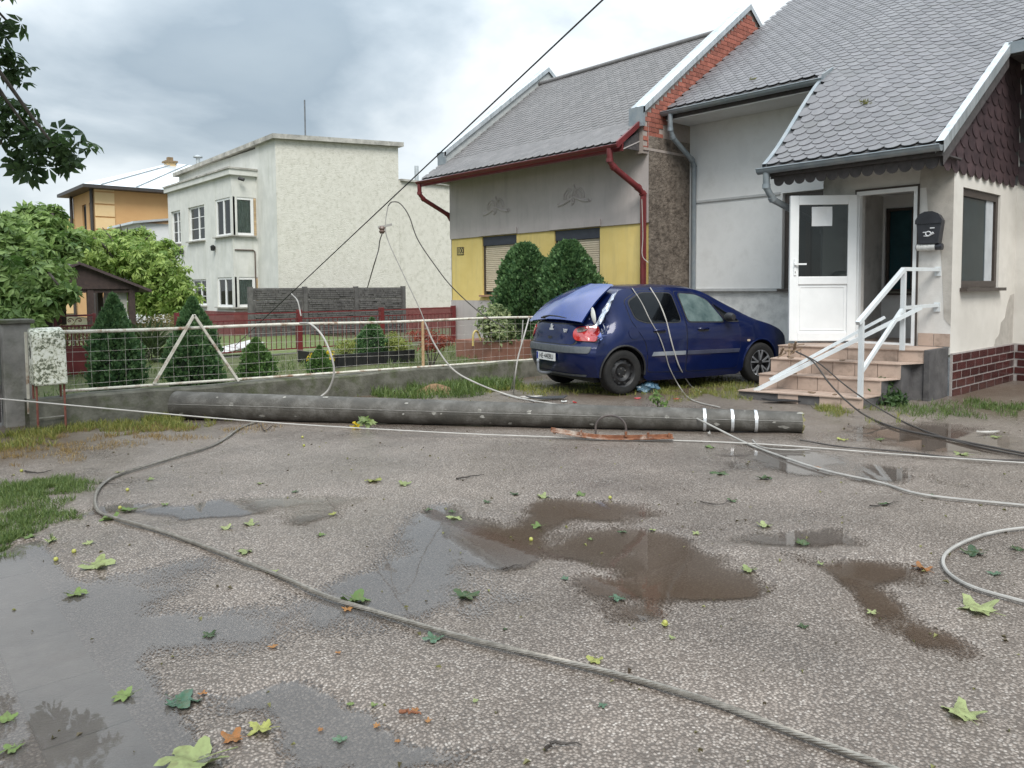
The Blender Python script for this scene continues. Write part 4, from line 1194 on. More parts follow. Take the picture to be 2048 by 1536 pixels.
# gas pipe, lamps, mast, vents, camera
p = MB(); p.tube([(XB + .05, YB0 - .03, 2.98), (XB + .72, YB0 - .03, 2.98), (XB + .78, YB0 - .03, 2.93), (XB + .78, YB0 - .03, 0.9)], .022, 8); p.build('gas_pipe', mat('brown_pipe', (.09, .06, .05), (.13, .09, .07), rough=.6), H3, smooth=True)
for yy in (28.6, 32.0):
    p = MB(); p.lathe([(.0, -.12), (.07, -.11), (.09, .05), (.03, .10), (.0, .1)], (XB - .1, yy, 3.12), 'z', 12); p.build('wall_lamp', blackm, H3, smooth=True)
pt = onY(610, 240, 30); p = MB(); p.tube([(pt.x, 30, 6.8), (pt.x, 30, onY(610, 200, 30).z)], .03, 6); p.build('roof_mast', mat('grey_steel', (.12, .13, .14), (.18, .19, .2), rough=.5, metal=.6), H3)
pt = onY(396, 320, 34); p = MB(); p.tube([(pt.x, 34, 6.6), (pt.x, 34, pt.z + .1)], .09, 8); p.lathe([(0.2, 0), (.2, .05), (0, .12)], (pt.x, 34, pt.z + .1), 'z', 10); p.build('roof_vent', galv_m, H3)
pt = onY(833, 350, 27); p = MB(); p.tube([(pt.x, 27, 5.7), (pt.x, 27, onY(833, 332, 27).z)], .09, 8); p.build('roof_vent', galv_m, H3)
p = MB(); p.tube([(XB + .2, YB0 - .16, 5.48), (XB + .33, YB0 - .3, 5.42)], .06, 10); p.build('security_camera', blackm, H3)

# ================================================================== ORANGE HOUSE
H4 = thing('house', 'orange rendered house with silver hipped roof beyond the white house', 'house', (11.2, 43.5, 0))
ora = mat('orange_render', (0.57, 0.335, 0.15), (0.61, 0.37, 0.17), scale=1, rough=0.9)
cream = mat('cream_quoin', (0.70, 0.50, 0.26), (0.73, 0.54, 0.30), scale=1, rough=0.9)
roof_s = mat('silver_sheet_roof', (0.58, 0.62, 0.65), (0.70, 0.73, 0.75), scale=.8, rough=0.3, metal=.35)
dk_m = mat('dark_brown_fascia', (.035, .03, .03), (.05, .045, .04), rough=.5)
X4 = 11.2
Y4 = onX(189, 400, X4).y; YE = onX(146, 410, X4).y; ZE = onX(189, 376, X4).z; XQ = onY(229, 420, Y4).x
H4.location = (X4, Y4, 0); ORG[H4.name] = Vector((X4, Y4, 0))
wn = [(onX(a_, 410, X4).y, onX(b_, 410, X4).y) for a_, b_ in ((186, 178), (172, 164))]
mb = MB(); wall(mb, fY(Y4), X4, 26, 0, ZE, [], .1); wall(mb, fX(X4), Y4, YE, 0, ZE, [(a_, b_, ZE - 2.2, ZE - .7) for a_, b_ in wn], .2); mb.build('wall', ora, H4)
for (a, b) in wn: window(H4, fX(X4), a, b, ZE - 2.2, ZE - .7, .12, brown_m, glass_m, fw=.1, mull=(.5,), sill_m=cream)
qm = MB(); qm.box(0, XQ - X4, -.06, 0, 0, .62); qme = qm.mesh('quoin', cream)
z = 1.5
while z < ZE - .05:
    hgt = min(.62, ZE - .02 - z)
    link_mesh('quoin', qme, H4, Matrix.Translation((0, 0, z)) @ Matrix.Diagonal((1, 1, hgt / .62, 1))); z += .70
mb = MB(); ex = .7; a0, a1, b0, b1 = X4 - ex, 26 + ex, Y4 - ex, YE + ex; zt = ZE + 2.1; xm = 16.0; ym = (Y4 + YE) / 2
mb.add([(a0, b0, ZE + .13), (a1, b0, ZE + .13), (a1, b1, ZE + .13), (a0, b1, ZE + .13), (xm, ym - .5, zt), (22, ym - .5, zt), (22, ym + .5, zt), (xm, ym + .5, zt)], [(0, 1, 5, 4), (1, 2, 6, 5), (2, 3, 7, 6), (3, 0, 4, 7), (4, 5, 6, 7)])
rf = mb.build('roof', roof_s, H4)
for i_ in range(9):
    u = (i_ + .5) / 9
    MB().bar((a0 + (a1 - a0) * u, b0, ZE + .17), (xm + (22 - xm) * u, ym - .5, zt + .03), .05, .05).build('standing_seam', galv_m, rf)
mb = MB(); mb.box(a0, a1, b0, b1, ZE - .05, ZE + .12); mb.build('eaves', dk_m, H4)
for yy in (Y4 + .15, YE - .1): MB().tube([(X4 - .12, yy, ZE), (X4 - .12, yy, 0)], .09, 8).build('downpipe', dk_m, H4)
yc = Y4 + 2.0
c = onY(340, 330, yc); zc0, zc1, zc2 = onY(340, 356, yc).z - .6, onY(340, 326, yc).z, onY(340, 315, yc).z
ch = MB(); ch.box(c.x - .25, c.x + .25, yc - .3, yc + .3, zc0, zc1); ch = ch.build('chimney', cream, rf)
p = MB(); p.box(c.x - .35, c.x + .35, yc - .4, yc + .4, zc1, zc1 + .10); p.box(c.x - .15, c.x + .15, yc - .15, yc + .15, zc1 + .1, zc2); p.build('chimney_cap', mat('chimney_cap', (.2, .14, .08), (.26, .18, .1), rough=.9), ch)

H5 = thing('house', 'small white outbuilding with pale roof behind the white house', 'house', onY(318, 470, 39))
c0 = onY(318, 458, 39)
mb = MB(); mb.box(c0.x - .9, c0.x + 4, 39, 43, 0, c0.z + .25); mb.build('wall', mat('bright_white_paint', (.72, .73, .74), (.76, .77, .77), rough=.7), H5)
mb = MB(); mb.prism([(c0.x - 1.2, 38.8, c0.z + .2), (c0.x + 4, 38.8, c0.z + .9), (c0.x + 4, 38.8, c0.z + 1.0), (c0.x - 1.2, 38.8, c0.z + .3)], (0, 4.5, 0)); mb.build('roof', roof_s, H5)
c1 = onY(143, 445, 60)
H6 = thing('house', 'distant yellow chimneyed house almost hidden behind the fallen tree', 'house', (c1.x, 60, 0))
mb = MB(); mb.box(c1.x - 4, c1.x + 3, 60, 66, 0, c1.z - 1.6); mb.build('wall', cream, H6)
mb = MB(); mb.prism([(c1.x - 4.4, 59.6, c1.z - 1.7), (c1.x + 3.4, 59.6, c1.z - 1.7), (c1.x - .5, 59.6, c1.z - .6)], (0, 7, 0)); rf6 = mb.build('roof', slate2, H6)
mb = MB(); mb.box(c1.x - .38, c1.x + .38, 61, 61.7, c1.z - 1.4, c1.z + .35); mb.build('chimney', mat('yellow_chimney', (.55, .40, .14), (.6, .45, .18), rough=.9), rf6)

# ================================================================== STEPS, HANDRAIL, LETTER BOX
steptile = mat('peach_step_tile', (0.40, 0.30, 0.24), (0.47, 0.36, 0.295), scale=5, rough=0.42, r2=0.6, rnd=0.10, stain=(0.24, 0.18, 0.14), stain_amt=0.75, stain_scale=5)
ST = thing('entrance_steps', 'peach-tiled entrance steps below the open white door', 'steps', (10.6, 5.0, 0))
# front edges of each tread: (left end xy, right end xy, height); they run slightly askew to the house
EDG = [((9.38, 5.875), (9.78, 4.325), 0.14), ((9.86, 5.845), (10.24, 4.30), 0.335), ((10.20, 5.86), (10.60, 4.20), 0.53), ((10.52, 5.92), (11.0, 4.06), 0.70)]
body = MB()
for (l, r, z) in EDG:
    body.prism([(l[0] + .012, l[1], -0.02), (XP - .004 * z * 10, l[1], -0.02), (XP - .004 * z * 10, r[1], -0.02), (r[0] + .012, r[1], -0.02)], (0, 0, z - .012 + .02))
body.build('step_core', dark_plaster, ST)
wallp = MB(); wallp.box(10.985, XP - .002, YG + .02, 4.058, -.02, .697); wallp.build('side_wall', dark_plaster, ST)
oST = org(ST)
ntile = 6
prev = None
for i, (l, r, z) in enumerate(EDG):
    l3, r3 = Vector((l[0], l[1], 0)), Vector((r[0], r[1], 0)); z0 = 0 if i == 0 else EDG[i - 1][2]
    nxt = EDG[i + 1] if i < 3 else ((XP, 5.92), (XP, 4.06), z)
    for k in range(ntile):
        a, b = l3.lerp(r3, k / ntile), l3.lerp(r3, (k + 1) / ntile); d = (b - a).normalized() * .004
        a2 = Vector((nxt[0][0], nxt[0][1], 0)).lerp(Vector((nxt[1][0], nxt[1][1], 0)), k / ntile); b2 = Vector((nxt[0][0], nxt[0][1], 0)).lerp(Vector((nxt[1][0], nxt[1][1], 0)), (k + 1) / ntile)
        a_, b_ = a + d, b - d
        if i == 0 and k in (0, 1, 3): pass
        else:
            rt = MB(); rt.prism([a_ + Vector((0, 0, z0 + .004)), b_ + Vector((0, 0, z0 + .004)), b_ + Vector((0, 0, z - .012)), a_ + Vector((0, 0, z - .012))], (0.012, 0, 0)); rt.build('riser_tile', steptile, ST)
        tt = MB(); e = Vector((-.022, 0, 0))
        tt.prism([a_ + e + Vector((0, 0, z - .012)), b_ + e + Vector((0, 0, z - .012)), b2 - d + Vector((-.0, 0, z - .012)), a2 + d + Vector((-.0, 0, z - .012))], (0, 0, .014)); tt.build('tread_tile', steptile, ST)
# skirting tiles on the porch pier
for k in range(2):
    t_ = MB(); fbox(t_, fp, YG + .005 + k * .215, YG + .21 + k * .215, .712, .89, -.014, -.001); t_.build('skirting_tile', steptile, ST)

alu = mat('white_aluminium', (0.60, 0.63, 0.645), (0.68, 0.71, 0.72), scale=8, rough=0.35, metal=0.15, stain=(0.42, 0.44, 0.44), stain_amt=0.4, stain_scale=8)
HR = thing('handrail', 'white aluminium handrail still standing on the tiled steps', 'handrail', (9.85, 4.42, .14))
P1, P2 = Vector((9.86, 4.40, 0.14)), Vector((10.78, 4.26, 0.70))
P1t, P2t = P1 + Vector((0, 0, .98)), P2 + Vector((0, 0, 1.06))
W1_, W2_ = Vector((XP, 4.15, 1.79)), Vector((XP, 4.15, 1.29))
MB().bar(P1, P1t, .055, .055, (1, 0, 0)).build('post', alu, HR); MB().bar(P2, P2t, .055, .055, (1, 0, 0)).build('post', alu, HR)
rd = (P2t - P1t).normalized()
MB().bar(P1t - rd * .10 + Vector((0, 0, .03)), P2t + Vector((0, 0, .03)), .06, .05).build('top_rail', alu, HR)
MB().bar(P2t + Vector((0, 0, .03)) - Vector((.02, 0, 0)), W1_ + Vector((-.02, 0, 0)), .06, .05).build('top_rail', alu, HR)
MB().bar(P2 + Vector((0, 0, .57)), W2_ - Vector((.0, 0, 0)), .05, .045).build('mid_rail', alu, HR)
MB().bar(P1 + Vector((.02, .02, .30)), P2 + Vector((.05, 0, .60)), .045, .045).build('mid_rail', alu, HR)
for w in (W1_, W2_):
    MB().box(XP - .02, XP, w.y - .04, w.y + .04, w.z - .09, w.z + .04).build('wall_bracket', alu, HR)
BR = thing('broken_rail', 'two detached white rails fallen aslant across the tiled steps', 'rail', (9.5, 5.9, .12))
b0, b1 = G(1508, 782, .13), Vector((10.84, 4.20, 1.30))
b1 = at(1842, 615, 10.2)
MB().bar(b0, b1, .05, .05).build('rail', alu, BR)
b2, b3 = b0.lerp(b1, .10) + Vector((.04, .03, .04)), b0.lerp(b1, .80) + Vector((.06, .05, .10))
MB().bar(b2, b3, .04, .035).build('rail', alu, BR)

LB = thing('letter_box', 'black arched letter box with post horn above the stair rail', 'letter box', (XP - .06, 4.24, 2.05))
lbm = mat('black_plastic_box', (0.02, 0.021, 0.026), (0.032, 0.033, 0.04), rough=0.35)
prof = [(-.13, 2.15), (.13, 2.15), (.165, 2.44), (.165, 2.47), (.12, 2.55), (.05, 2.585), (-.05, 2.585), (-.12, 2.55), (-.165, 2.47), (-.165, 2.44)]
MB().prism([(XP - .14, 4.24 - u, v) for u, v in prof], (.135, 0, 0)).build('box_body', lbm, LB, bevel=.008)
MB().prism([(XP - .155, 4.24 - u, v) for u, v in [(-.175, 2.43), (.175, 2.43), (.175, 2.48), (.125, 2.565), (.05, 2.60), (-.05, 2.60), (-.125, 2.565), (-.175, 2.48)]], (.014, 0, 0)).build('flap', lbm, LB)
MB().tube([(XP - .085, 4.07, 2.105), (XP - .085, 4.41, 2.105)], .046, 14).build('newspaper_tube', lbm, LB, smooth=True)
MB().tube([(XP - .085, 4.16, 2.105), (XP - .085, 4.40, 2.105)], .049, 14).build('rolled_newspaper', mat('newsprint', (.45, .45, .43), (.62, .62, .6), scale=30, rough=.9), LB, smooth=True)
wp = mat('white_print', (0.62, 0.63, 0.65), rough=0.6)
hx = XP - .143
h = MB(); h.tube([(hx, 4.24 - .035 * math.cos(a), 2.29 + .03 * math.sin(a)) for a in [i * math.pi / 8 for i in range(17)]], .008, 6)
h.tube([(hx, 4.30, 2.26), (hx, 4.24, 2.255), (hx, 4.17, 2.30)], [.006, .008, .02], 6); h.tube([(hx, 4.31, 2.31), (hx, 4.27, 2.31)], .008, 6)
h.build('post_horn', wp, LB)
MB().box(hx - .001, hx + .004, 4.16, 4.22, 2.36, 2.375).build('name_label', wp, LB)

# ================================================================== FENCES
conc = mat('grey_concrete', (0.20, 0.19, 0.175), (0.30, 0.285, 0.26), scale=5, rough=0.9, bump=.6, bscale=50, stain=(0.10, 0.105, 0.07), stain_amt=.7, stain_scale=2.2)
mossc = mat('mossy_low_wall', (0.075, 0.072, 0.055), (0.15, 0.145, 0.118), scale=5, rough=0.95, bump=.8, bscale=35, stain=(0.055, 0.065, 0.025), stain_amt=.95, stain_scale=3.5)
dkconc = mat('dark_precast_concrete', (0.085, 0.08, 0.078), (0.135, 0.128, 0.122), scale=6, rough=0.9, bump=.7, bscale=40, rnd=.1)
PFN = thing('fence', 'dark grey precast concrete panel fence before the white house', 'fence', (10.07, 24.0, 0))
xs = [10.07, 11.95, 13.89, 15.87]
for x in xs: MB().box(x - .07, x + .07, 23.93, 24.07, -.05, 1.66).build('post', dkconc, PFN)
rr = random.Random(5)
for i in range(3):
    for r in range(4):
        z = 0.02 + r * .40
        pn = MB(); pn.box(xs[i] + .07, xs[i + 1] - .07, 23.975, 24.02, z, z + .395)
        pan = pn.build('panel', dkconc, PFN)
        # split-stone relief courses
        st_ = MB()
        for q in range(5):
            zz = z + .03 + q * .070; x = xs[i] + .10 + rr.uniform(0, .1)
            while x < xs[i + 1] - .16:
                w = rr.uniform(.12, .3); w = min(w, xs[i + 1] - .10 - x)
                st_.box(x, x + w - .012, 23.975 - rr.uniform(.012, .045), 23.976, zz, zz + .056); x += w
        ob = st_.build('stone_relief', dkconc, pan); ob['kind'] = 'stuff'

RF = thing('fence', 'oxblood red metal railing beside house number 100', 'fence', (3.1, 16.0, 0))
PX = [5.2, 7.82, 9.95, 12.12]
for x in PX: MB().box(x - .05, x + .05, 15.95, 16.05, 0.0, 1.12).build('post', red_m, RF)
MB().box(5.2, 12.1, 15.85, 16.15, -.05, .16).build('kerb', mossc, RF)
for a, b in ((5.2, 7.82), (7.82, 9.95), (9.95, 12.12)):
    for z in (1.06, .92, .26): MB().bar((a + .05, 16, z), (b - .05, 16, z), .022, .026).build('rail', red_m, RF)
bar_me = MB().box(-.007, .007, -.007, .007, 0.26, .92).mesh('bar', mat('dark_red_bar', (.10, .03, .03), (.15, .05, .045), rough=.6))
x = 5.32
while x < 12.05:
    if min(abs(x - q) for q in PX) > .06: link_mesh('bar', bar_me, RF, Matrix.Translation(Vector((x, 16, 0)) - org(RF)))
    x += .115
GT = thing('gate', 'oxblood red garden gate with scroll top and sheet panel behind the mailbox', 'gate', (2.9, 14.2, 0))
gx0, gx1, gy = 3.0, 4.5, 14.2
gx0, gx1 = onY(112, 700, gy).x, onY(190, 700, gy).x
for x in (gx0, gx1): MB().box(x - .025, x + .025, gy - .025, gy + .025, 0.1, 1.2).build('stile', red_m, GT)
for z in (1.17, 1.0, .66): MB().bar((gx0, gy, z), (gx1, gy, z), .03, .03).build('rail', red_m, GT)
MB().box(gx0 + .03, gx1 - .03, gy - .012, gy + .012, .2, .64).build('sheet_panel', red_m, GT)
for k in range(4):
    xx = gx0 + (gx1 - gx0) * (k + .5) / 4; sgn = 1 if k % 2 else -1
    pts = [(xx + sgn * .06 * math.exp(-.28 * a) * math.cos(a), gy, 1.085 + .06 * math.exp(-.28 * a) * math.sin(a)) for a in [i * .35 for i in range(28)]]
    MB().tube(pts, .007, 5).build('scroll', red_m, GT)
gb = MB().box(-.008, .008, -.008, .008, .66, 1.0).mesh('bar', red_m)
for k in range(9): link_mesh('bar', gb, GT, Matrix.Translation(Vector((gx0 + (gx1 - gx0) * (k + 1) / 10, gy, 0)) - org(GT)))

# low garden wall and the white-painted wire fence on it
LW_ = MB(); n = 30; rows = []
for i in range(n + 1):
    x = 1.6 + (9.6 - 1.6) * i / n
    top = .37 - .010 * (x - 2) + .012 * math.sin(x * 3.1) + random.uniform(-.006, .006); j = .01 * math.sin(x * 5)
    rows.append([(x, 9.86 + j, -.08), (x, 9.88 + j, top - .02), (x, 9.90 + j, top), (x, 10.14, top + .004), (x, 10.16, -.08)])
LW_.grid(rows); LW_.add(rows[-1], [(0, 1, 2, 3, 4)])
tag(LW_.build('garden_wall', mossc, loc=(5.6, 10, 0), smooth=True), 'low mossy concrete wall under the white wire fence', 'wall')
WF = thing('fence', 'white-painted wire mesh fence with peeling rails on the low wall', 'fence', (1.95, 10, .36))
peel = mat('peeling_cream_paint', (0.52, 0.49, 0.41), (0.66, 0.63, 0.55), scale=9, rough=0.7, stain=(0.20, 0.085, 0.03), stain_amt=.9, stain_scale=7, bump=.3, bscale=60)
wire_m = mat('rusty_white_wire', (0.36, 0.34, 0.29), (0.52, 0.50, 0.45), scale=20, rough=0.7, stain=(0.17, 0.09, 0.05), stain_amt=.7, stain_scale=12)
def rail_z(x): return 1.11 - .008 * (x - 2) + .008 * math.sin(x * 1.7)
def bot_z(x): return .43 - .018 * (x - 2)
pts = [(x, 10 + .012 * math.sin(x), rail_z(x)) for x in np.linspace(1.95, 9.55, 24)]
MB().tube(pts, .020, 8).build('rail', peel, WF, smooth=True)
pts = [(x, 9.98, bot_z(x)) for x in np.linspace(1.95, 9.55, 24)]
MB().tube(pts, .017, 8).build('rail', peel, WF, smooth=True)
MB().tube([(9.55, 10, .05), (9.55, 10, 1.06)], .025, 8).build('post', peel, WF)
px7 = onY(846, 700, 10).x
MB().tube([(px7, 10, bot_z(px7)), (px7, 10, rail_z(px7))], .024, 8).build('post', mat('rusty_post', (.36, .22, .11), (.48, .34, .2), scale=14, rough=.8), WF)
ap = onY(388, 630, 9.95); fl, fr3 = onY(308, 768, 9.95), onY(477, 762, 9.95)
MB().bar((ap.x, 9.95, ap.z), (fl.x, 9.95, fl.z), .03, .035, (0, 1, 0)).build('brace', peel, WF); MB().bar((ap.x, 9.95, ap.z), (fr3.x, 9.95, fr3.z), .03, .035, (0, 1, 0)).build('brace', peel, WF)
for r in range(5):
    fz = (r + .6) / 5.4
    pts = [(x, 10.0 + .006 * math.sin(x * 3 + r), bot_z(x) + (rail_z(x) - bot_z(x)) * fz + .010 * math.sin(x * 2.3 + r * 1.9)) for x in np.linspace(2.0, 9.5, 40)]
    MB().tube(pts, .0018, 4, cap=False).build('wire', wire_m, WF)
x = 2.08
while x < 9.5:
    MB().tube([(x, 10.004, bot_z(x)), (x + random.uniform(-.012, .012), 10.0, (bot_z(x) + rail_z(x)) / 2), (x + random.uniform(-.008, .008), 10.004, rail_z(x))], .0016, 4, cap=False).build('wire', wire_m, WF)
    x += .185

# pillar, mailbox cabinet
GP = thing('gate_pillar', 'square weathered concrete gate pillar left of the mossy mailbox', 'pillar', (1.6, 10.55, 0))
MB().box(1.46, 1.74, 10.45, 10.75, -.05, 1.20).build('shaft', conc, GP, bevel=.012)
MB().box(1.42, 1.78, 10.41, 10.79, 1.20, 1.25).build('cap', mossc, GP, bevel=.012)
WP = thing('gate_leaf', 'dark sheet-metal gate leaf at the left edge beside the pillar', 'gate', (1.0, 10.7, 0))
MB().box(.3, 1.44, 10.66, 10.70, .1, 1.12).build('sheet', wood_dk, WP)
for x in (.32, 1.40): MB().box(x, x + .04, 10.62, 10.66, .05, 1.14).build('stile', wood_dk, WP)
MC = thing('mailbox', 'moss-speckled white mailbox cabinet on rusty red legs', 'mailbox', (1.82, 9.92, 0))
def moss_white():
    m, t, b = principled('moss_speckled_white')
    geo = N('ShaderNodeNewGeometry', t)
    n1 = N('ShaderNodeTexNoise', t); n1.inputs['Scale'].default_value = 34; n1.inputs['Detail'].default_value = 6; n1.inputs['Roughness'].default_value = .7; L(geo.outputs['Position'], n1.inputs['Vector'], t)
    n2 = N('ShaderNodeTexNoise', t); n2.inputs['Scale'].default_value = 5; L(geo.outputs['Position'], n2.inputs['Vector'], t)
    ad_ = N('ShaderNodeMath', t, operation='MULTIPLY_ADD'); L(n2.outputs['Fac'], ad_.inputs[0], t); ad_.inputs[1].default_value = .45; L(n1.outputs['Fac'], ad_.inputs[2], t)
    r = N('ShaderNodeValToRGB', t); L(ad_.outputs[0], r.inputs[0], t)
    ramp(r, [(.66, (.66, .66, .58, 1)), (.74, (.50, .50, .38, 1)), (.80, (.10, .11, .07, 1))])
    L(r.outputs[0], b.inputs['Base Color'], t); b.inputs['Roughness'].default_value = .7
    return m
mw = moss_white()
c0, c1 = 1.64, 1.97
f0, f1 = 9.80, 10.04
prof = [(f0 - .03, .53), (f0 + .02, 1.06), (f0 + .06, 1.13), (f1, 1.17), (f1, .53)]
MB().prism([(c0, y_, z_) for y_, z_ in prof], (c1 - c0, 0, 0)).build('cabinet', mw, MC, bevel=.02)
MB().prism([(c0 - .004, 9.92 + .028 * math.cos(a), .90 + .075 * math.sin(a)) for a in [2 * math.pi * k / 14 for k in range(14)]], (.003, 0, 0)).build('slot', blackm, MC)
MB().box(c0 - .03, c0 - .005, 10.03, 10.06, .2, 1.12).build('back_post', peel, MC)
for (x, y) in ((c0 + .03, 9.83), (c1 - .03, 9.83), (c0 + .03, 10.02), (c1 - .03, 10.02)):
    MB().tube([(x, y, -.03), (x, y, .54)], .012, 6).build('leg', mat('rusty_red_leg', (.16, .045, .035), (.22, .09, .06), scale=20, rough=.8), MC)
MB().bar((c0 + .03, 9.83, .17), (c1 - .03, 9.83, .17), .012, .012).build('crossbar', conc, MC)

# ================================================================== GAZEBO, PLANTER, GARDEN BITS
GZ = thing('gazebo', 'dark brown timber gazebo under the fallen tree', 'gazebo', (4.0, 18.5, 0))
gzm = mat('dark_stained_timber', (.035, .022, .02), (.06, .038, .032), scale=12, rough=.7)
xa, za = 3.99, 2.19
for sg in (-1, 1):
    MB().prism([(xa, 18.3, za), (xa + sg * 1.42, 18.3, za - .60), (xa + sg * 1.42, 18.3, za - .66), (xa, 18.3, za - .06)], (0, 3.2, 0)).build('roof_slope', mat('brown_bitumen', (.05, .034, .034), (.075, .05, .05), scale=20, rough=.6), GZ)
MB().prism([(xa, 18.42, za - .07), (xa + 1.2, 18.42, za - .58), (xa - 1.2, 18.42, za - .58)], (0, .04, 0)).build('gable_board', gzm, GZ)
for x in (xa - 1.1, xa + .22, xa + 1.05):
    for y in (18.5, 21.2): MB().box(x - .06, x + .06, y - .06, y + .06, 0, za - .52).build('post', gzm, GZ)
MB().box(xa - 1.2, xa + 1.2, 18.46, 18.54, za - .66, za - .58).build('beam', gzm, GZ)
MB().box(xa - .85, xa + .10, 20.2, 20.25, .1, 1.3).build('back_boards', gzm, GZ)
MB().box(xa + .68, xa + .98, 18.60, 18.66, .1, za - .60).build('wind_screen', mat('pale_canvas', (.40, .39, .35), (.48, .47, .43), rough=.9), GZ)

lawn = mat('garden_grass', (.075, .105, .028), (.13, .16, .048), scale=6, rough=.9, bump=.6, bscale=60)
gr_ = MB(); gr_.grid([[(x, y, .16 + .02 * math.sin(x * 2 + y)) for x in np.linspace(1.9, 12.2, 22)] for y in np.linspace(10.15, 15.85, 12)])
tag(gr_.build('garden_bed', mat('garden_soil_moss', (.05, .05, .022), (.10, .12, .035), scale=7, rough=.95, bump=.7, bscale=40), smooth=True), 'mossy front garden ground between the two fences', 'garden', kind='structure')
gr_ = MB(); gr_.grid([[(x, y, .05) for x in np.linspace(-2, 12.0, 4)] for y in np.linspace(16.15, 25.2, 4)])
tag(gr_.build('lawn', lawn), 'lawn of the white house behind the red railing', 'lawn', kind='structure')
PB_ = thing('planter', 'black plastic raised bed edging below the cone conifer', 'planter', (8.2, 12.6, .15))
pe = [onY(672, 740, 12.3), onY(830, 735, 12.3)]
MB().box(pe[0].x, pe[1].x, 12.3, 12.36, .12, .40).build('front_board', mat('black_bed_edging', (.012, .012, .013), (.022, .022, .023), rough=.4), PB_)
for k in range(6):
    x = pe[0].x + .05 + (pe[1].x - pe[0].x - .1) * k / 5; MB().box(x - .02, x + .02, 12.28, 12.30, .12, .40).build('stake', blackm, PB_)
MB().box(pe[0].x, pe[0].x + .05, 12.36, 13.8, .12, .40).build('end_board', MATS['black_bed_edging'], PB_)
tb_ = [onY(912, 700, 12.6), onY(1035, 700, 11.2)]
TR = MB(); TR.box(tb_[0].x, 12.2, 11.2, 12.6, .1, .52)
tag(TR.build('terrace', mat('red_brown_render', (.19, .085, .06), (.25, .12, .085), scale=3, rough=.9, bump=.4, bscale=60), loc=(11.5, 12, 0)), 'low red-brown terrace block before house number 100', 'terrace')
hp = [onY(946, 692, 12.0), onY(947, 668, 12.0), onY(953, 662, 12.0), onY(958, 670, 12.0), onY(962, 682, 11.9)]
tag(MB().tube(spline(hp, 5), .022, 8).build('grab_rail', mat('yellow_paint', (.55, .42, .12), (.62, .5, .2), rough=.5), smooth=True, loc=hp[0]), 'bent yellow tube handle beside the red-brown terrace', 'handrail')
# pale stone heap behind the railing
SH = MB()
for k in range(3):
    c = onY(455 + k * 18, 705 - k * 3, 17.5); SH.obox((c.x, c.y, .2 + .04 * k), Vector((.32, .1, .05)), Vector((-.08, .25, .02)), Vector((0, -.02, .03)))
tag(SH.build('slab_pile', mat('pale_stone', (.42, .41, .40), (.52, .51, .5), rough=.9), loc=onY(465, 710, 17.5)), 'pale broken slabs lying behind the red railing', 'slabs')

# ================================================================== CAR
def ground_at(p): return gz(p)


CAR = thing('car', 'dark blue hatchback with smashed tailgate and buckled rear corner beside the steps', 'car')
ORG[CAR.name] = Vector((0, 0, 0))
_c = Vector((1.16, 11.445, 0)); _h = 27.8
CAR.location = (_c.x * VL.x + _c.y * VF.x, _c.x * VL.y + _c.y * VF.y, 0.07)
CAR.rotation_euler = (0, 0, rad(_h) - YAW)
CARM = Matrix.Translation(CAR.location) @ Matrix.Rotation(rad(_h) - YAW, 4, 'Z')


def paint_material():
    m, t, b = principled('dark_blue_car_paint')
    geo = N('ShaderNodeNewGeometry', t)
    n1 = N('ShaderNodeTexNoise', t); n1.inputs['Scale'].default_value = 3; n1.inputs['Detail'].default_value = 5; L(geo.outputs['Position'], n1.inputs['Vector'], t)
    r = N('ShaderNodeValToRGB', t); L(n1.outputs['Fac'], r.inputs[0], t)
    ramp(r, [(.35, (.0018, .0065, .042, 1)), (.7, (.003, .0095, .060, 1))])
    L(r.outputs[0], b.inputs['Base Color'], t)
    b.inputs['Metallic'].default_value = .2; b.inputs['Roughness'].default_value = .35
    b.inputs['Coat Weight'].default_value = 0.55; b.inputs['Specular IOR Level'].default_value = 0.2
    n2 = N('ShaderNodeTexNoise', t); n2.inputs['Scale'].default_value = 160; n2.inputs['Detail'].default_value = 1; L(geo.outputs['Position'], n2.inputs['Vector'], t)   # rain drops
    rg = N('ShaderNodeMapRange', t); L(n2.outputs['Fac'], rg.inputs[0], t); rg.inputs[1].default_value = .55; rg.inputs[2].default_value = .7; rg.inputs[3].default_value = .03; rg.inputs[4].default_value = .16
    L(rg.outputs[0], b.inputs['Coat Roughness'], t)
    bp = N('ShaderNodeBump', t); bp.inputs['Strength'].default_value = .06; bp.inputs['Distance'].default_value = .002; L(n2.outputs['Fac'], bp.inputs['Height'], t); L(bp.outputs[0], b.inputs['Coat Normal'], t)
    return m


paint = paint_material()
blk = mat('black_trim_plastic', (.014, .014, .016), (.024, .024, .026), scale=20, rough=.55)
bump_g = mat('grey_bumper_strip', (.055, .062, .068), (.085, .092, .098), scale=20, rough=.6)
tyre_m = mat('tyre_rubber', (.006, .006, .006), (.013, .012, .011), scale=14, rough=.85, bump=.4, bscale=60)
steel_k = mat('black_steel_rim', (.008, .008, .009), (.018, .017, .018), scale=12, rough=.45)
chrome = mat('bright_chrome', (.7, .7, .7), (.8, .8, .8), rough=.12, metal=1.0)
carglass = mat('tinted_car_glass', (.002, .0025, .0035), (.004, .005, .006), rough=.04, spec=.35)
fogglass = mat('misted_car_glass', (.045, .075, .075), (.12, .16, .155), scale=4, rough=.25, spec=.6, coat=.6)

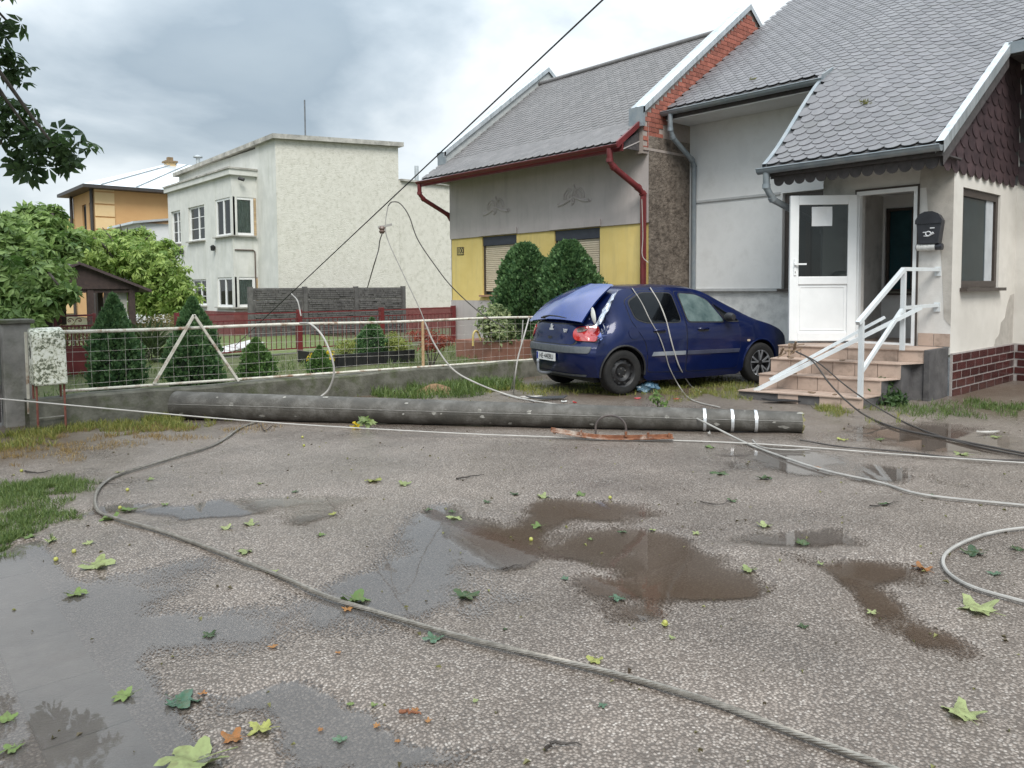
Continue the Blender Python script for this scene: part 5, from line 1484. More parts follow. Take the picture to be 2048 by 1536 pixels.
EDGE = [  # xe, ze, ye, xc, zc, p
    (-.40, .26, .80, -.62, .26, 4), (-.45, .42, .84, -.715, .42, 4), (-.46, .55, .86, -.735, .56, 4.5), (-.455, .66, .86, -.73, .67, 4.5), (-.44, .72, .85, -.69, .73, 4),
    (-.42, .86, .83, -.66, .88, 4), (-.36, .99, .79, -.60, 1.02, 3.6), (-.16, 1.25, .69, -.34, 1.28, 3.2), (.08, 1.45, .60, -.04, 1.495, 3),
    (.55, 1.497, .585, .55, 1.545, 3), (1.2, 1.488, .58, 1.2, 1.54, 3), (1.62, 1.43, .575, 1.58, 1.49, 3), (2.10, 1.205, .645, 2.14, 1.26, 3),
    (2.55, 1.0, .735, 2.70, 1.03, 3.2), (2.9, .90, .755, 3.03, .935, 3.2), (3.17, .79, .72, 3.32, .82, 3.4), (3.28, .64, .70, 3.45, .64, 4), (3.27, .40, .72, 3.47, .40, 4), (3.2, .22, .72, 3.40, .22, 4)]


def cr1(vals, n):
    "Catmull-Rom on scalars tuples"
    V = [Vector(v) if len(v) <= 4 else v for v in vals]; out = []
    P = [np.array(v, float) for v in vals]; P = [2 * P[0] - P[1]] + P + [2 * P[-1] - P[-2]]
    for i in range(1, len(P) - 2):
        for k in range(n):
            t = k / n; a, b, c, d = P[i - 1:i + 3]
            out.append(.5 * (2 * b + (c - a) * t + (2 * a - 5 * b + 4 * c - d) * t * t + (3 * b - a - 3 * c + d) * t ** 3))
    out.append(P[-2]); return out


ED = cr1(EDGE, 6)
_up = [e for e in ED if e[0] > -.5 and e[1] > .74]
_ux = np.array([e[0] for e in _up]); _uz = np.array([e[1] for e in _up]); _uy = np.array([e[2] for e in _up])
_o = np.argsort(_ux); _ux, _uz, _uy = _ux[_o], _uz[_o], _uy[_o]
PLAN = ([-.5, -.3, 0, .5, 1.3, 2.2, 2.7, 3.0, 3.3], [.835, .858, .868, .872, .875, .868, .845, .80, .70])
VERT = ([.15, .22, .35, .5, .56, .62, .78, .95], [.90, .94, .965, .99, .998, .992, .995, .962])


def yside(x, z):
    w = np.interp(x, *PLAN); zt = np.interp(x, _ux, _uz); yt = np.interp(x, _ux, _uy)
    if zt > 1.02:
        if z <= .95: return w * np.interp(z, *VERT)
        t = min((z - .95) / (zt - .95), 1.0)
        y0 = w * .962
        return y0 + (yt - y0) * (.85 * t + .15 * t * t)
    zb = min(.62, zt - .1)
    if z <= zb: return w * np.interp(z, *VERT)
    t = min((z - zb) / (zt - zb), 1.0); y0 = w * np.interp(zb, *VERT)
    return y0 + (yt - y0) * t ** 2.2


ZC, RA = .315, .375
def arch(cx, n=16, a0=-14):
    return [(cx + RA * math.cos(a), ZC + RA * math.sin(a)) for a in [rad(180 - a0) - (math.pi - 2 * rad(a0)) * k / n for k in range(n + 1)]]


def gridded(poly, step=.07):
    "planar polygon cut into a grid: returns verts (u,v), faces"
    bm = bmesh.new(); vs = [bm.verts.new((u, v, 0)) for u, v in poly]; bm.faces.new(vs)
    us = [p[0] for p in poly]; zs = [p[1] for p in poly]
    for axis, lo, hi in ((0, min(us), max(us)), (1, min(zs), max(zs))):
        c = lo + step
        while c < hi:
            co = (c, 0, 0) if axis == 0 else (0, c, 0); no = (1, 0, 0) if axis == 0 else (0, 1, 0)
            bmesh.ops.bisect_plane(bm, geom=bm.verts[:] + bm.edges[:] + bm.faces[:], plane_co=co, plane_no=no); c += step
    bm.verts.index_update()
    r = [(v.co.x, v.co.y) for v in bm.verts], [tuple(v.index for v in f.verts) for f in bm.faces]
    bm.free(); return r


bot = [(-.40, .26), (-.33, .24)]
outline = [(e[0], e[1]) for e in ED]                       # rear bottom, over the roof, to the nose bottom
lower = [(3.15, .20), (3.0, .20)] + list(reversed(arch(2.61))) + [(2.15, .165), (1.3, .155), (.45, .165)] + list(reversed(arch(0.0))) + [(-.37, .245)]
sv_, sf_ = gridded(outline + lower, .08)
shell = MB()
for sg in (1, -1):
    shell.add([(u, sg * yside(u, v), v) for u, v in sv_], sf_)
rows = []
NV = 16
for e in ED:
    xe, ze, ye, xc, zc, p_ = e
    y0 = yside(xe, ze); r_ = []
    for k in range(-NV, NV + 1):
        v = 1 - abs(k) / NV; w = 1 - (1 - v) ** p_
        r_.append((xe + (xc - xe) * w, -math.copysign(1, k) * y0 * (1 - v) if k else 0.0, ze + (zc - ze) * w))
    rows.append(r_)
shell.grid(rows)
# buckled right-rear quarter: push the corner in
def dent(v):
    x, y, z = v
    if y < -.3 and x < .25 and z > .62:
        d = math.exp(-(((x + .38) / .26) ** 2 + ((z - 1.02) / .24) ** 2 + ((y + .75) / .3) ** 2))
        k = .14 * d
        wob = .025 * d * (math.sin(z * 31 + x * 17) + math.sin(x * 39 - z * 13))
        return (x + k * .9 + wob * .3, y + k * .7 + wob, z - k * .35)
    return v
shell.v = [dent(v) for v in shell.v]
body_ = shell.build('body', paint, CAR, smooth=True)
dg = bmesh.new(); dg.from_mesh(body_.data); BV = BVHTree.FromBMesh(dg)


def patch(poly, dirn, orig, name, mt, parent, off=.006, step=.05, frame=None, thick=0.0, smooth=True):
    """lay a panel on the body: poly (u,v) in the plane seen along dirn; orig(u,v) gives the ray start"""
    vs, fs = gridded(poly, step); out = []
    d = Vector(dirn).normalized()
    for u, v in vs:
        o_ = Vector(orig(u, v)); hit, nrm, _, _ = BV.ray_cast(o_, d, 6)
        if hit is None:
            hit, nrm, _, _ = BV.find_nearest(o_ + d * 1.2)
        if nrm.dot(d) > 0: nrm = -nrm
        out.append(hit + (nrm * .6 - d * .4).normalized() * off)
    m_ = MB().add(out, fs)
    if thick:
        # rim back to the body so that the panel has an edge
        n = len(poly); bm = bmesh.new(); bv = [bm.verts.new(p) for p in out]
        for f in fs: bm.faces.new([bv[i] for i in f])
        r = bmesh.ops.extrude_edge_only(bm, edges=[e for e in bm.edges if e.is_boundary])
        for g in r['geom']:
            if isinstance(g, bmesh.types.BMVert): g.co += d * thick
        bm.verts.index_update(); m_ = MB().add([v.co[:] for v in bm.verts], [tuple(v.index for v in f.verts) for f in bm.faces]); bm.free()
    return m_.build(name, mt, parent, smooth=smooth)


def rnd_poly(pts, r=.04, n=4):
    out = []; N_ = len(pts)
    for i in range(N_):
        a, b, c = Vector((*pts[i - 1], 0)), Vector((*pts[i], 0)), Vector((*pts[(i + 1) % N_], 0))
        p = b + (a - b).normalized() * min(r, (a - b).length * .45); q = b + (c - b).normalized() * min(r, (c - b).length * .45)
        for k in range(n + 1):
            t = k / n; v = p * (1 - t) ** 2 + b * 2 * t * (1 - t) + q * t * t; out.append((v.x, v.y))
    return out


for sg in (-1, 1):
    dr = (0, -sg, 0); og = (lambda s: (lambda u, v: (u, s * 2.0, v)))(sg)
    # doors
    rear_d = [(.42, .30), (1.08, .27), (1.10, .95), (1.02, 1.44), (.42, 1.45), (.12, 1.31), (.16, 1.02), (.38, .70)]
    front_d = [(1.115, .27), (2.12, .27), (2.16, .60), (2.14, .96), (1.68, 1.35), (1.45, 1.41), (1.05, 1.44), (1.13, .95)]
    for nm, poly in (('rear', rear_d), ('front', front_d)):
        dark = patch([(u + (.008 if u > (.7 if nm == 'rear' else 1.6) else -.008), v + (.008 if v > .7 else -.008)) for u, v in rnd_poly(poly, .06)], dr, og, 'door_gap_shade', blk, CAR, off=.0015, step=.09)  # dark sheet under the panel, stands in for the shade in its gap
        d_ = patch(rnd_poly(poly, .06), dr, og, 'door', paint, CAR, off=.007, thick=.006)
        hx0 = .52 if nm == 'rear' else 1.33
        hpts = [(hx0, .865), (hx0 + .19, .865), (hx0 + .19, .90), (hx0, .90)]
        patch(rnd_poly([(hx0 - .01, .845), (hx0 + .21, .845), (hx0 + .21, .905), (hx0 - .01, .905)], .03), dr, og, 'handle_recess', blk, d_, off=.010)
        y_ = yside(hx0 + .1, .885) + .035
        MB().tube(spline([(hx0 - .005, sg * (y_ - .028), .885), (hx0 + .03, sg * y_, .889), (hx0 + .10, sg * (y_ + .004), .890), (hx0 + .16, sg * y_, .889), (hx0 + .20, sg * (y_ - .028), .885)], 4), .016, 8).build('handle', paint, d_, smooth=True)
    # glass
    gl_m = carglass if sg > 0 else fogglass
    w_r = [(.24, 1.06), (.42, 1.0), (1.03, .995), (.985, 1.405), (.45, 1.415), (.18, 1.29)]
    w_f = [(1.16, .995), (1.86, .975), (1.66, 1.29), (1.46, 1.38), (1.12, 1.405)]
    w_q = [(1.91, .985), (2.17, .975), (1.93, 1.13), (1.74, 1.25)]
    for poly, mm_, nm in ((w_r, carglass, 'side_window'), (w_f, gl_m, 'side_window'), (w_q, carglass, 'quarter_window')):
        big = [( .5 * (min(p[0] for p in poly) + max(p[0] for p in poly)), .5 * (min(p[1] for p in poly) + max(p[1] for p in poly)))][0]
        g_ = patch(rnd_poly([(u + .018 * np.sign(u - big[0]), v + .016 * np.sign(v - big[1])) for u, v in poly], .07), dr, og, 'window_seal', blk, CAR, off=.011)
        patch(rnd_poly(poly, .06), dr, og, nm, mm_, g_, off=.016)
    # side moulding and sill line
    patch([(.47, .525), (1.08, .52), (1.08, .575), (.50, .58)], dr, og, 'side_moulding', mat('silver_grey_moulding', (.20, .22, .25), (.28, .3, .33), rough=.4, metal=.3), CAR, off=.018, thick=.012)
    patch([(1.115, .52), (2.12, .51), (2.14, .565), (1.115, .575)], dr, og, 'side_moulding', mat('dark_blue_moulding', (.03, .035, .06), (.045, .05, .08), rough=.45), CAR, off=.018, thick=.012)
    patch(rnd_poly([(2.30, .665), (2.37, .665), (2.37, .695), (2.30, .695)], .015), dr, og, 'side_indicator', mat('clear_indicator', (.5, .4, .28), (.6, .5, .4), rough=.2), CAR, off=.008)
    # mirror
    mp_ = [(1.97, sg * .86, 1.0), (1.99, sg * .95, 1.03), (2.0, sg * 1.0, 1.05)]
    MB().lathe([(.0, -.085), (.045, -.08), (.062, -.04), (.066, .03), (.05, .07), (.0, .085)], (1.88, sg * .93, 1.05), 'y', 14).build('mirror', blk, CAR, smooth=True)
    # wheel arch lips and liners
    for cx in (0, 2.61):
        a = MB(); pts = arch(cx, 20, -8)
        a.tube([(u, sg * (yside(u, v) + .002), v) for u, v in pts], .016, 6); a.build('arch_lip', paint if cx else blk, CAR, smooth=True)
        ln = MB(); ln.grid([[(u, sg * .80, v), (u, sg * .45, v)] for u, v in pts]); ln.build('arch_liner', blk, CAR)
    MB().box(.36, 2.26, sg * .70 - .03, sg * .70 + .03, .17, .30).build('sill', blk, CAR)
# right rear: fuel flap, lamps, bumper strip, plate
og_r = lambda u, v: (u, -2.0, v)
patch([(.17 + .085 * math.cos(a), .86 + .085 * math.sin(a)) for a in [2 * math.pi * k / 20 for k in range(20)]], (0, 1, 0), og_r, 'fuel_flap', paint, CAR, off=.008, thick=.008)
og_b = lambda u, v: (-2.0, u, v)          # seen from behind: u = y
taillamp = mat('red_tail_lamp', (.30, .012, .012), (.42, .03, .025), scale=14, rough=.12, spec=.7, coat=1.0)
for sg in (1, -1):
    dirv = Vector((1, -sg * .38, 0)).normalized()
    og_d = (lambda s, dv: (lambda u, v: Vector((-.55, s * .655, v)) + Vector((-dv.y, dv.x, 0)) * u * (1 if s < 0 else -1) - dv * 1.5))(sg, dirv)
    lens = [(-.19, .755), (.09, .765), (.15, .81), (.165, .90), (.12, .95), (-.06, .965), (-.14, .90)]
    bk = patch(rnd_poly([(u * 1.06, .85 + (v - .85) * 1.08) for u, v in lens], .03), dirv, og_d, 'lamp_housing', blk, CAR, off=.006)
    tl = patch(rnd_poly(lens, .04), dirv, og_d, 'tail_lamp', taillamp, CAR, off=.022, thick=.02)
    if sg < 0:
        tl['label'] = 'cracked red tail lamp on the buckled corner'
        patch(rnd_poly([(.0, .885), (.09, .87), (.13, .915), (.08, .945), (.01, .935)], .02), dirv, og_d, 'lamp_bulb_hole', mat('lamp_silver_inside', (.35, .3, .28), (.08, .05, .05), scale=22, rough=.3, metal=.4), tl, off=.026)
strip = [(-.78, .60), (.78, .60), (.78, .685), (-.78, .685)]
patch(rnd_poly(strip, .02), (1, 0, 0), og_b, 'bumper_strip', bump_g, CAR, off=.014, thick=.012, step=.06)
patch([(-.70, .30), (.70, .30), (.68, .27), (-.68, .27)], (1, 0, 0), og_b, 'bumper_lip', bump_g, CAR, off=.008)
tg = patch(rnd_poly([(-.56, .71), (.56, .71), (.62, .99), (-.60, .975)], .05), (1, 0, 0), og_b, 'tailgate', paint, CAR, off=.010, thick=.010)
patch(rnd_poly([(-.59, .70), (.59, .70), (.65, 1.01), (-.63, .995)], .05), (1, 0, 0), og_b, 'tailgate_gap_shade', blk, CAR, off=.003)  # dark backing, drawn as the shade round the tailgate edge
# upper tailgate with its glass, sprung loose and kicked up at the right-hand top corner
TL_, TR_, BL_, BRR = Vector((.02, .56, 1.475)), Vector((-.03, -.63, 1.545)), Vector((-.62, .74, 1.0)), Vector((-.60, -.70, 1.03))
rows = []
for i in range(15):
    v = i / 14; r_ = []
    for j in range(15):
        u = j / 14
        P = (BL_.lerp(BRR, u)).lerp(TL_.lerp(TR_, u), v)
        bul = (.09 - .04 * u) * math.sin(math.pi * v) * (1 - .3 * (2 * u - 1) ** 2) + .05 * math.sin(math.pi * u)
        crease = .018 * math.exp(-((u - .42 - .1 * v) / .05) ** 2) * v
        kick = .03 * u * u * v
        P = P + Vector((-.66, 0, .75)) * (bul + crease) + Vector((-.02, 0, .05)) * kick
        r_.append(P)
    rows.append(r_)
skyblue_g = mat('mirrored_sky_blue_glass', (.012, .036, .19), (.018, .048, .25), scale=2, rough=.22, metal=.3, coat=1.0)  # glossy blue puts the sky's reflection into the rear glass colour
g_ = MB(); g_.grid(rows); g_.grid([[p + Vector((.016, 0, -.014)) for p in r_] for r_ in rows])
upg = g_.build('tailgate_upper', skyblue_g, CAR, smooth=True, fixn=False); upg['label'] = 'tailgate upper coloured mirrored-sky blue, sprung loose at its top corner'
w0 = rows[0]
MB().tube([w0[5] + Vector((-.025, 0, .03)), w0[7] + Vector((-.045, 0, .05)), w0[9] + Vector((-.04, 0, .045)), w0[11] + Vector((-.03, 0, .03))], [.02, .012, .010, .006], 6).build('wiper', blk, upg, smooth=True)
MB().obox(w0[5] + Vector((-.03, 0, .02)), (.012, 0, 0), (0, .05, 0), (0, 0, .012)).build('wiper_motor_cap', blk, upg)
# torn metal between roof and lamp on the right
rt_ = random.Random(3)
silver = mat('bare_torn_metal', (.42, .45, .52), (.62, .65, .70), scale=9, rough=.18, metal=.6)
tm_ = MB(); Q0, Q1 = Vector((-.03, -.665, 1.44)), Vector((-.42, -.80, .98)); rows = []
for i in range(9):
    c = Q0.lerp(Q1, i / 8); r_ = []
    for j in range(5):
        o_ = (j - 2) * .035
        r_.append(c + Vector((o_ * .8, -.012 + rt_.uniform(-.03, .018), o_ * .35)) + Vector((rt_.uniform(-.01, .01), 0, rt_.uniform(-.015, .015))))
    rows.append(r_)
tm_.grid(rows); tm_.build('torn_panel', silver, CAR)
tm_ = MB(); cc = Vector((-.43, -.765, 1.12)); n = 12
ring = [cc + Vector((-.02, -.055 * math.cos(2 * math.pi * k / n) + .03 * math.sin(2 * math.pi * k / n), .115 * math.sin(2 * math.pi * k / n))) for k in range(n)]
tm_.add([cc + Vector((-.06, 0, 0))] + ring, [(0, k + 1, (k + 1) % n + 1) for k in range(n)]); tm_.build('white_lining', mat('white_lining', (.62, .62, .58), (.7, .7, .66), rough=.5), CAR, smooth=True)
for (q, s_) in ((Vector((-.34, -.83, .93)), .06), (Vector((-.37, -.86, .77)), .075)):
    tm_ = MB()
    for k in range(7):
        a = q + Vector((rt_.uniform(-s_, s_), rt_.uniform(-.02, .02), rt_.uniform(-s_, s_)))
        tm_.add([a, a + Vector((rt_.uniform(-s_, s_), -.02, rt_.uniform(-s_, s_))), a + Vector((rt_.uniform(-s_, s_), .01, rt_.uniform(-s_, s_)))], [(0, 1, 2)])
    tm_.build('crumpled_metal', silver if s_ < .07 else mat('buckled_blue', (.05, .09, .3), (.2, .25, .5), scale=10, rough=.2, metal=.4, coat=1), CAR)
# registration plate
pl_ = MB(); pl_.box(-.757, -.749, -.10, .42, .455, .565)
plm = MB().box(-.766, -.758, -.26, .26, .465, .575).build('licence_plate', mat('plate_white', (.66, .67, .66), (.7, .7, .69), rough=.4), CAR)
mtx = Matrix(((0, 0, -1, -.768), (-1, 0, 0, -.02), (0, 1, 0, .52), (0, 0, 0, 1)))
text_mesh('HE\u00b7440BU', .105, blackm, 'plate_number', plm, mtx, .001, .88)
MB().box(-.7675, -.766, .215, .255, .47, .57).build('plate_band', mat('plate_blue', (.01, .03, .25), rough=.4), plm)
# emblem (rampant lion) and model number
s_ = .15
EM = [(.00, .95), (.10, 1.0), (.20, .92), (.17, .82), (.25, .74), (.36, .84), (.42, .80), (.30, .62), (.24, .55), (.34, .46), (.46, .52), (.48, .45), (.34, .36), (.22, .42), (.20, .30), (.28, .10), (.20, 0), (.10, .02), (.14, .12), (.06, .28), (-.02, .22), (-.06, .05), (-.20, .0), (-.24, .06), (-.14, .14), (-.16, .32), (-.28, .28), (-.32, .42), (-.24, .60), (-.16, .48), (-.08, .55), (-.06, .75), (-.10, .88)]
# sit it on the tailgate skin
def on_rear(y, z, off=.016):
    h_, n_, _, _ = BV.ray_cast(Vector((-2, y, z)), Vector((1, 0, 0)), 5); return h_.x - off
MB().prism([(on_rear(0, .92), -u * s_ + .01, .838 + v * s_) for u, v in EM], (.006, 0, 0)).build('emblem', mat('badge_silver', (.62, .63, .65), (.7, .7, .72), rough=.3, metal=.2), tg)
text_mesh('307', .075, MATS['badge_silver'], 'model_number', tg, Matrix(((0, 0, -1, on_rear(-.36, .9, .02)), (-1, 0, 0, -.36), (0, 1, 0, .895), (0, 0, 0, 1))), .003, 1.0)
MB().box(on_rear(.45, .9, .016), on_rear(.45, .9, .01), .42, .54, .905, .915).build('maker_badge', chrome, tg)
patch([(.06 * math.cos(a) , .79 + .022 * math.sin(a)) for a in [2 * math.pi * k / 14 for k in range(14)]], (1, 0, 0), og_b, 'tailgate_handle', blk, tg, off=.014)
# tow bar
MB().tube(spline([(-.50, .06, .30), (-.70, .06, .27), (-.84, .06, .30), (-.86, .06, .42)], 6), .02, 8).build('tow_bar', mat('tow_steel', (.25, .27, .3), (.35, .37, .4), rough=.4, metal=.6), CAR, smooth=True)
MB().lathe([(0, .03), (.018, .024), (.026, .005), (.02, -.02), (.016, -.03)], (-.86, .06, .45), 'z', 12).build('tow_ball', MATS['tow_steel'], CAR, smooth=True)
# lower dark underbody
MB().box(-.35, 3.0, -.62, .62, .17, .40).build('underbody', blk, CAR)
# windscreen
patch(rnd_poly([(-.62, 1.08), (.62, 1.08), (.52, 1.40), (-.52, 1.40)], .05), (-1, 0, 0), lambda u, v: (4.5, u, v), 'windscreen', carglass, CAR, off=.008)
for sg in (1, -1):
    patch(rnd_poly([(sg * .38, .60), (sg * .66, .62), (sg * .68, .78), (sg * .45, .72)], .04), (-1, 0, 0), lambda u, v: (4.5, u, v), 'head_lamp', mat('clear_head_lamp', (.35, .37, .4), (.55, .57, .6), rough=.08, coat=1), CAR, off=.008)


def wheel(cx, sg, alloy, turn=0):
    c = Vector((cx, sg * .755, .315)); R_, W_ = .316, .095
    t_ = MB().lathe([(.205, -W_ * .9), (.25, -W_), (.29, -W_ * .98), (.31, -W_ * .8), (R_, -W_ * .5), (R_, W_ * .5), (.31, W_ * .8), (.29, W_ * .98), (.25, W_), (.205, W_ * .9)], c, 'y', 40)
    w = t_.build('wheel', tyre_m, CAR, smooth=True)
    ys = sg
    if alloy:
        MB().lathe([(.0, .02 * ys), (.19, .02 * ys), (.205, .06 * ys), (.205, -.06 * ys)], c, 'y', 32).build('rim_barrel', steel_k, w, smooth=True)
        sil = mat('alloy_silver', (.42, .43, .45), (.52, .53, .55), rough=.3, metal=.7)
        MB().lathe([(.190, .078 * ys), (.208, .085 * ys), (.214, .07 * ys), (.205, .06 * ys), (.190, .07 * ys)], c, 'y', 32).build('rim_edge', sil, w, smooth=True)
        sp_ = MB()
        for k in range(5):
            for s2 in (-1, 1):
                a = 2 * math.pi * k / 5 + .3; b = a + s2 * .22
                p = c + Vector((.045 * math.cos(a), .07 * ys, .045 * math.sin(a))); q = c + Vector((.195 * math.cos(b), .078 * ys, .195 * math.sin(b)))
                MB().bar(p, q, .022, .022, (0, 1, 0)).build('spoke', sil, w)
        MB().lathe([(0, .085 * ys), (.04, .083 * ys), (.05, .06 * ys)], c, 'y', 16).build('hub_cap', steel_k, w, smooth=True)
    else:
        MB().lathe([(.195, .075 * ys), (.21, .085 * ys), (.215, .07 * ys), (.20, .05 * ys), (.185, .03 * ys), (.16, .045 * ys), (.125, .062 * ys), (.10, .05 * ys), (.075, .03 * ys), (.07, .04 * ys), (.045, .045 * ys), (.0, .045 * ys)], c, 'y', 36).build('steel_rim', steel_k, w, smooth=True)
        for k in range(10):
            a = 2 * math.pi * k / 10; q = c + Vector((.158 * math.cos(a), .0485 * ys, .158 * math.sin(a)))
            hl = MB(); hl.prism([q + Vector((.022 * math.cos(b), 0, .017 * math.sin(b))) for b in [2 * math.pi * j / 10 for j in range(10)]], (0, .004 * ys, 0)); hl.build('vent_hole', blackm, w)
        for k in range(4):
            a = 2 * math.pi * k / 4 + .4; q = c + Vector((.054 * math.cos(a), .045 * ys, .054 * math.sin(a)))
            MB().lathe([(.0, .016 * ys), (.010, .014 * ys), (.010, 0)], q, 'y', 8).build('wheel_bolt', mat('bolt_steel', (.18, .17, .16), rough=.4, metal=.7), w, smooth=True)
    return w


wheel(0, -1, False); wheel(0, 1, False); wheel(2.61, -1, True); wheel(2.61, 1, True)
dg.free()
CINV = CARM.inverted()


def on_car(px, py, off=.012):
    r = ray(px, py); o_ = CINV @ Vector((0, 0, CAMH)); d = (CINV.to_3x3() @ r).normalized()
    h_, n_, _, _ = BV.ray_cast(o_, d, 60)
    if h_ is None: return None
    return CARM @ (h_ - d * off)

# ================================================================== FALLEN POLE
polem = mat('weathered_spun_concrete', (.046, .042, .035), (.088, .080, .068), scale=5, rough=.6, bump=.5, bscale=70, stain=(.15, .145, .135), stain_amt=.5, stain_scale=5, detail=8)
PL, PR = G(352, 842), G(1608, 871)
ax = (PR - PL).normalized()
PL = PL - ax * .05
r0, r1 = .168, .112
c0, c1 = PL + Vector((0, 0, r0 + gz(PL))), PR + Vector((0, 0, r1 + .012))
sh_v = VF * .12
c0 += sh_v; c1 += sh_v * .8
POLE = thing('utility_pole', 'toppled grey concrete utility pole lying across the yard', 'pole', (PL + PR) / 2)
pp = MB(); rings = []
for i in range(25):
    t_ = i / 24; c = c0.lerp(c1, t_); r_ = r0 + (r1 - r0) * t_
    side = ax.cross(Vector((0, 0, 1))).normalized(); upv = side.cross(ax)
    rings.append([c + (side * math.cos(a) + upv * math.sin(a)) * r_ * (1 + (.018 if abs(a - rad(200)) < .12 or abs(a - rad(20)) < .12 else 0)) for a in [2 * math.pi * k / 36 for k in range(37)]])
pp.grid(rings)
pp.add(rings[0][:-1], [tuple(range(36))])
pp.build('shaft', polem, POLE, smooth=True)
side = ax.cross(Vector((0, 0, 1))).normalized(); upv = side.cross(ax); sgn_ = -1 if side.dot(VF) > 0 else 1
for a_s in (12, -160):
    q = [c0.lerp(c1, t_) + (side * sgn_ * math.cos(rad(a_s)) + upv * math.sin(rad(a_s))) * (r0 + (r1 - r0) * t_) for t_ in np.linspace(0, 1, 12)]
    MB().tube(q, .006, 5).build('mould_seam', mat('pale_seam', (.13, .125, .11), (.19, .18, .165), scale=14, rough=.9), POLE)
rs_ = random.Random(9)
for k in range(26):
    t_ = rs_.random(); a_s = rad(rs_.uniform(-40, 75)); c = c0.lerp(c1, t_); r_ = r0 + (r1 - r0) * t_
    nrm_ = side * sgn_ * math.cos(a_s) + upv * math.sin(a_s); tg_ = nrm_.cross(ax); w_ = rs_.uniform(.008, .028)
    pts_ = [c + nrm_ * (r_ + .0015) + (ax * math.cos(b_) * rs_.uniform(.8, 2.2) + tg_ * math.sin(b_)) * w_ * rs_.uniform(.6, 1.1) for b_ in [2 * math.pi * i_ / 7 for i_ in range(7)]]
    MB().add(pts_, [tuple(range(7))]).build('chip_scar', mat('fresh_concrete_scar', (.20, .19, .17), (.32, .31, .28), scale=30, rough=.95), POLE)
# broken, mossy top end with a ragged rim
eb = MB(); ring = [p + ax * random.uniform(0, .03) for p in rings[-1][:-1]]
eb.add(rings[-1][:-1] + ring, [(k, (k + 1) % 36, 36 + (k + 1) % 36, 36 + k) for k in range(36)])
eb.add(ring + [c1 - ax * .02], [(k, (k + 1) % 36, 36) for k in range(36)])
eb.build('broken_end', mat('mossy_broken_concrete', (.15, .15, .06), (.24, .21, .11), scale=20, rough=.95, bump=.8, bscale=50), POLE)
strapm = mat('steel_strap', (.55, .56, .57), (.68, .69, .7), scale=10, rough=.35, metal=.5)
for pxs in (1408, 1463, 1510):
    d_ = ray(pxs, 850); d_.z = 0
    t_ = (d_.y * c0.x - d_.x * c0.y) / (d_.x * (c1 - c0).y - d_.y * (c1 - c0).x)
    c = c0.lerp(c1, t_); r_ = r0 + (r1 - r0) * t_ + .006
    side = ax.cross(Vector((0, 0, 1))).normalized(); upv = side.cross(ax); q = MB(); rows = []
    for s_ in (-.016, .016): rows.append([c + ax * s_ + (side * math.cos(a) + upv * math.sin(a)) * r_ for a in [2 * math.pi * k / 32 for k in range(33)]])
    q.grid(rows); q.build('steel_band', strapm, POLE, smooth=True)
# rusty cross-arm with its hoop
CA = thing('cross_arm', 'rusty steel cross-arm with an iron hoop lying before the pole', 'cross-arm', G(1225, 874))
rust = mat('rusted_steel', (.13, .045, .02), (.26, .11, .055), scale=16, rough=.85, bump=.4, bscale=60, stain=(.50, .46, .40), stain_amt=.95, stain_scale=3)
a_, b_ = G(1102, 868, .06), G(1346, 876, .05)
pts = [a_ + Vector((0, 0, .03)), a_.lerp(b_, .3) + Vector((0, 0, -.02)), a_.lerp(b_, .55) + Vector((0, 0, -.03)), b_]
sp = spline(pts, 6)
ch_ = MB()
for i in range(len(sp) - 1): ch_.bar(sp[i], sp[i + 1] + (sp[i + 1] - sp[i]) * .05, .05, .010); ch_.bar(sp[i] + Vector((0, 0, .018)) + VF * .022, sp[i + 1] + Vector((0, 0, .018)) + VF * .022, .008, .038)
ch_.build('channel', rust, CA)
for t_ in (.03, .25, .62, .8, .97):
    q = a_.lerp(b_, t_) - Vector((0, 0, .012)); MB().lathe([(0, .0), (.014, 0), (.014, .05), (0, .05)], q + Vector((0, 0, .01)), 'z', 6).build('bolt', rust, CA)
hc = G(1222, 872, .05) + VF * .02; hv = (b_ - a_).normalized()
MB().tube([hc - hv * .155, hc - hv * .155 + Vector((0, 0, .08))] + [hc + hv * .155 * -math.cos(a) + Vector((0, 0, .08 + .13 * math.sin(a))) for a in [math.pi * k / 14 for k in range(15)]] + [hc + hv * .155], .011, 8).build('hoop', mat('dark_iron', (.06, .05, .05), (.1, .08, .07), rough=.7), CA, smooth=True)

# ================================================================== CABLES
cab_l = mat('pale_grey_cable', (.26, .248, .23), (.36, .345, .32), scale=8, rough=.6)
cab_w = MATS['white_cable']
cab_d = mat('dark_cable', (.035, .03, .028), (.06, .052, .046), scale=8, rough=.6)
cab_b = mat('black_overhead_cable', (.016, .016, .018), (.028, .028, .03), rough=.6)


def cable(pts, r, mt, label, name='cable', n=8, group=None):
    sp = spline(pts, n)
    o = MB().tube(sp, r, 7).build(name, mt, smooth=True, loc=pts[0])
    return tag(o, label, 'cable', group)


def gnd(px, py, z=.018):
    h_ = 0.0
    for _ in range(3):
        p = G(px, py, h_ + z); h_ = max(gz(p), 0)
    p.z = h_ + z
    return p


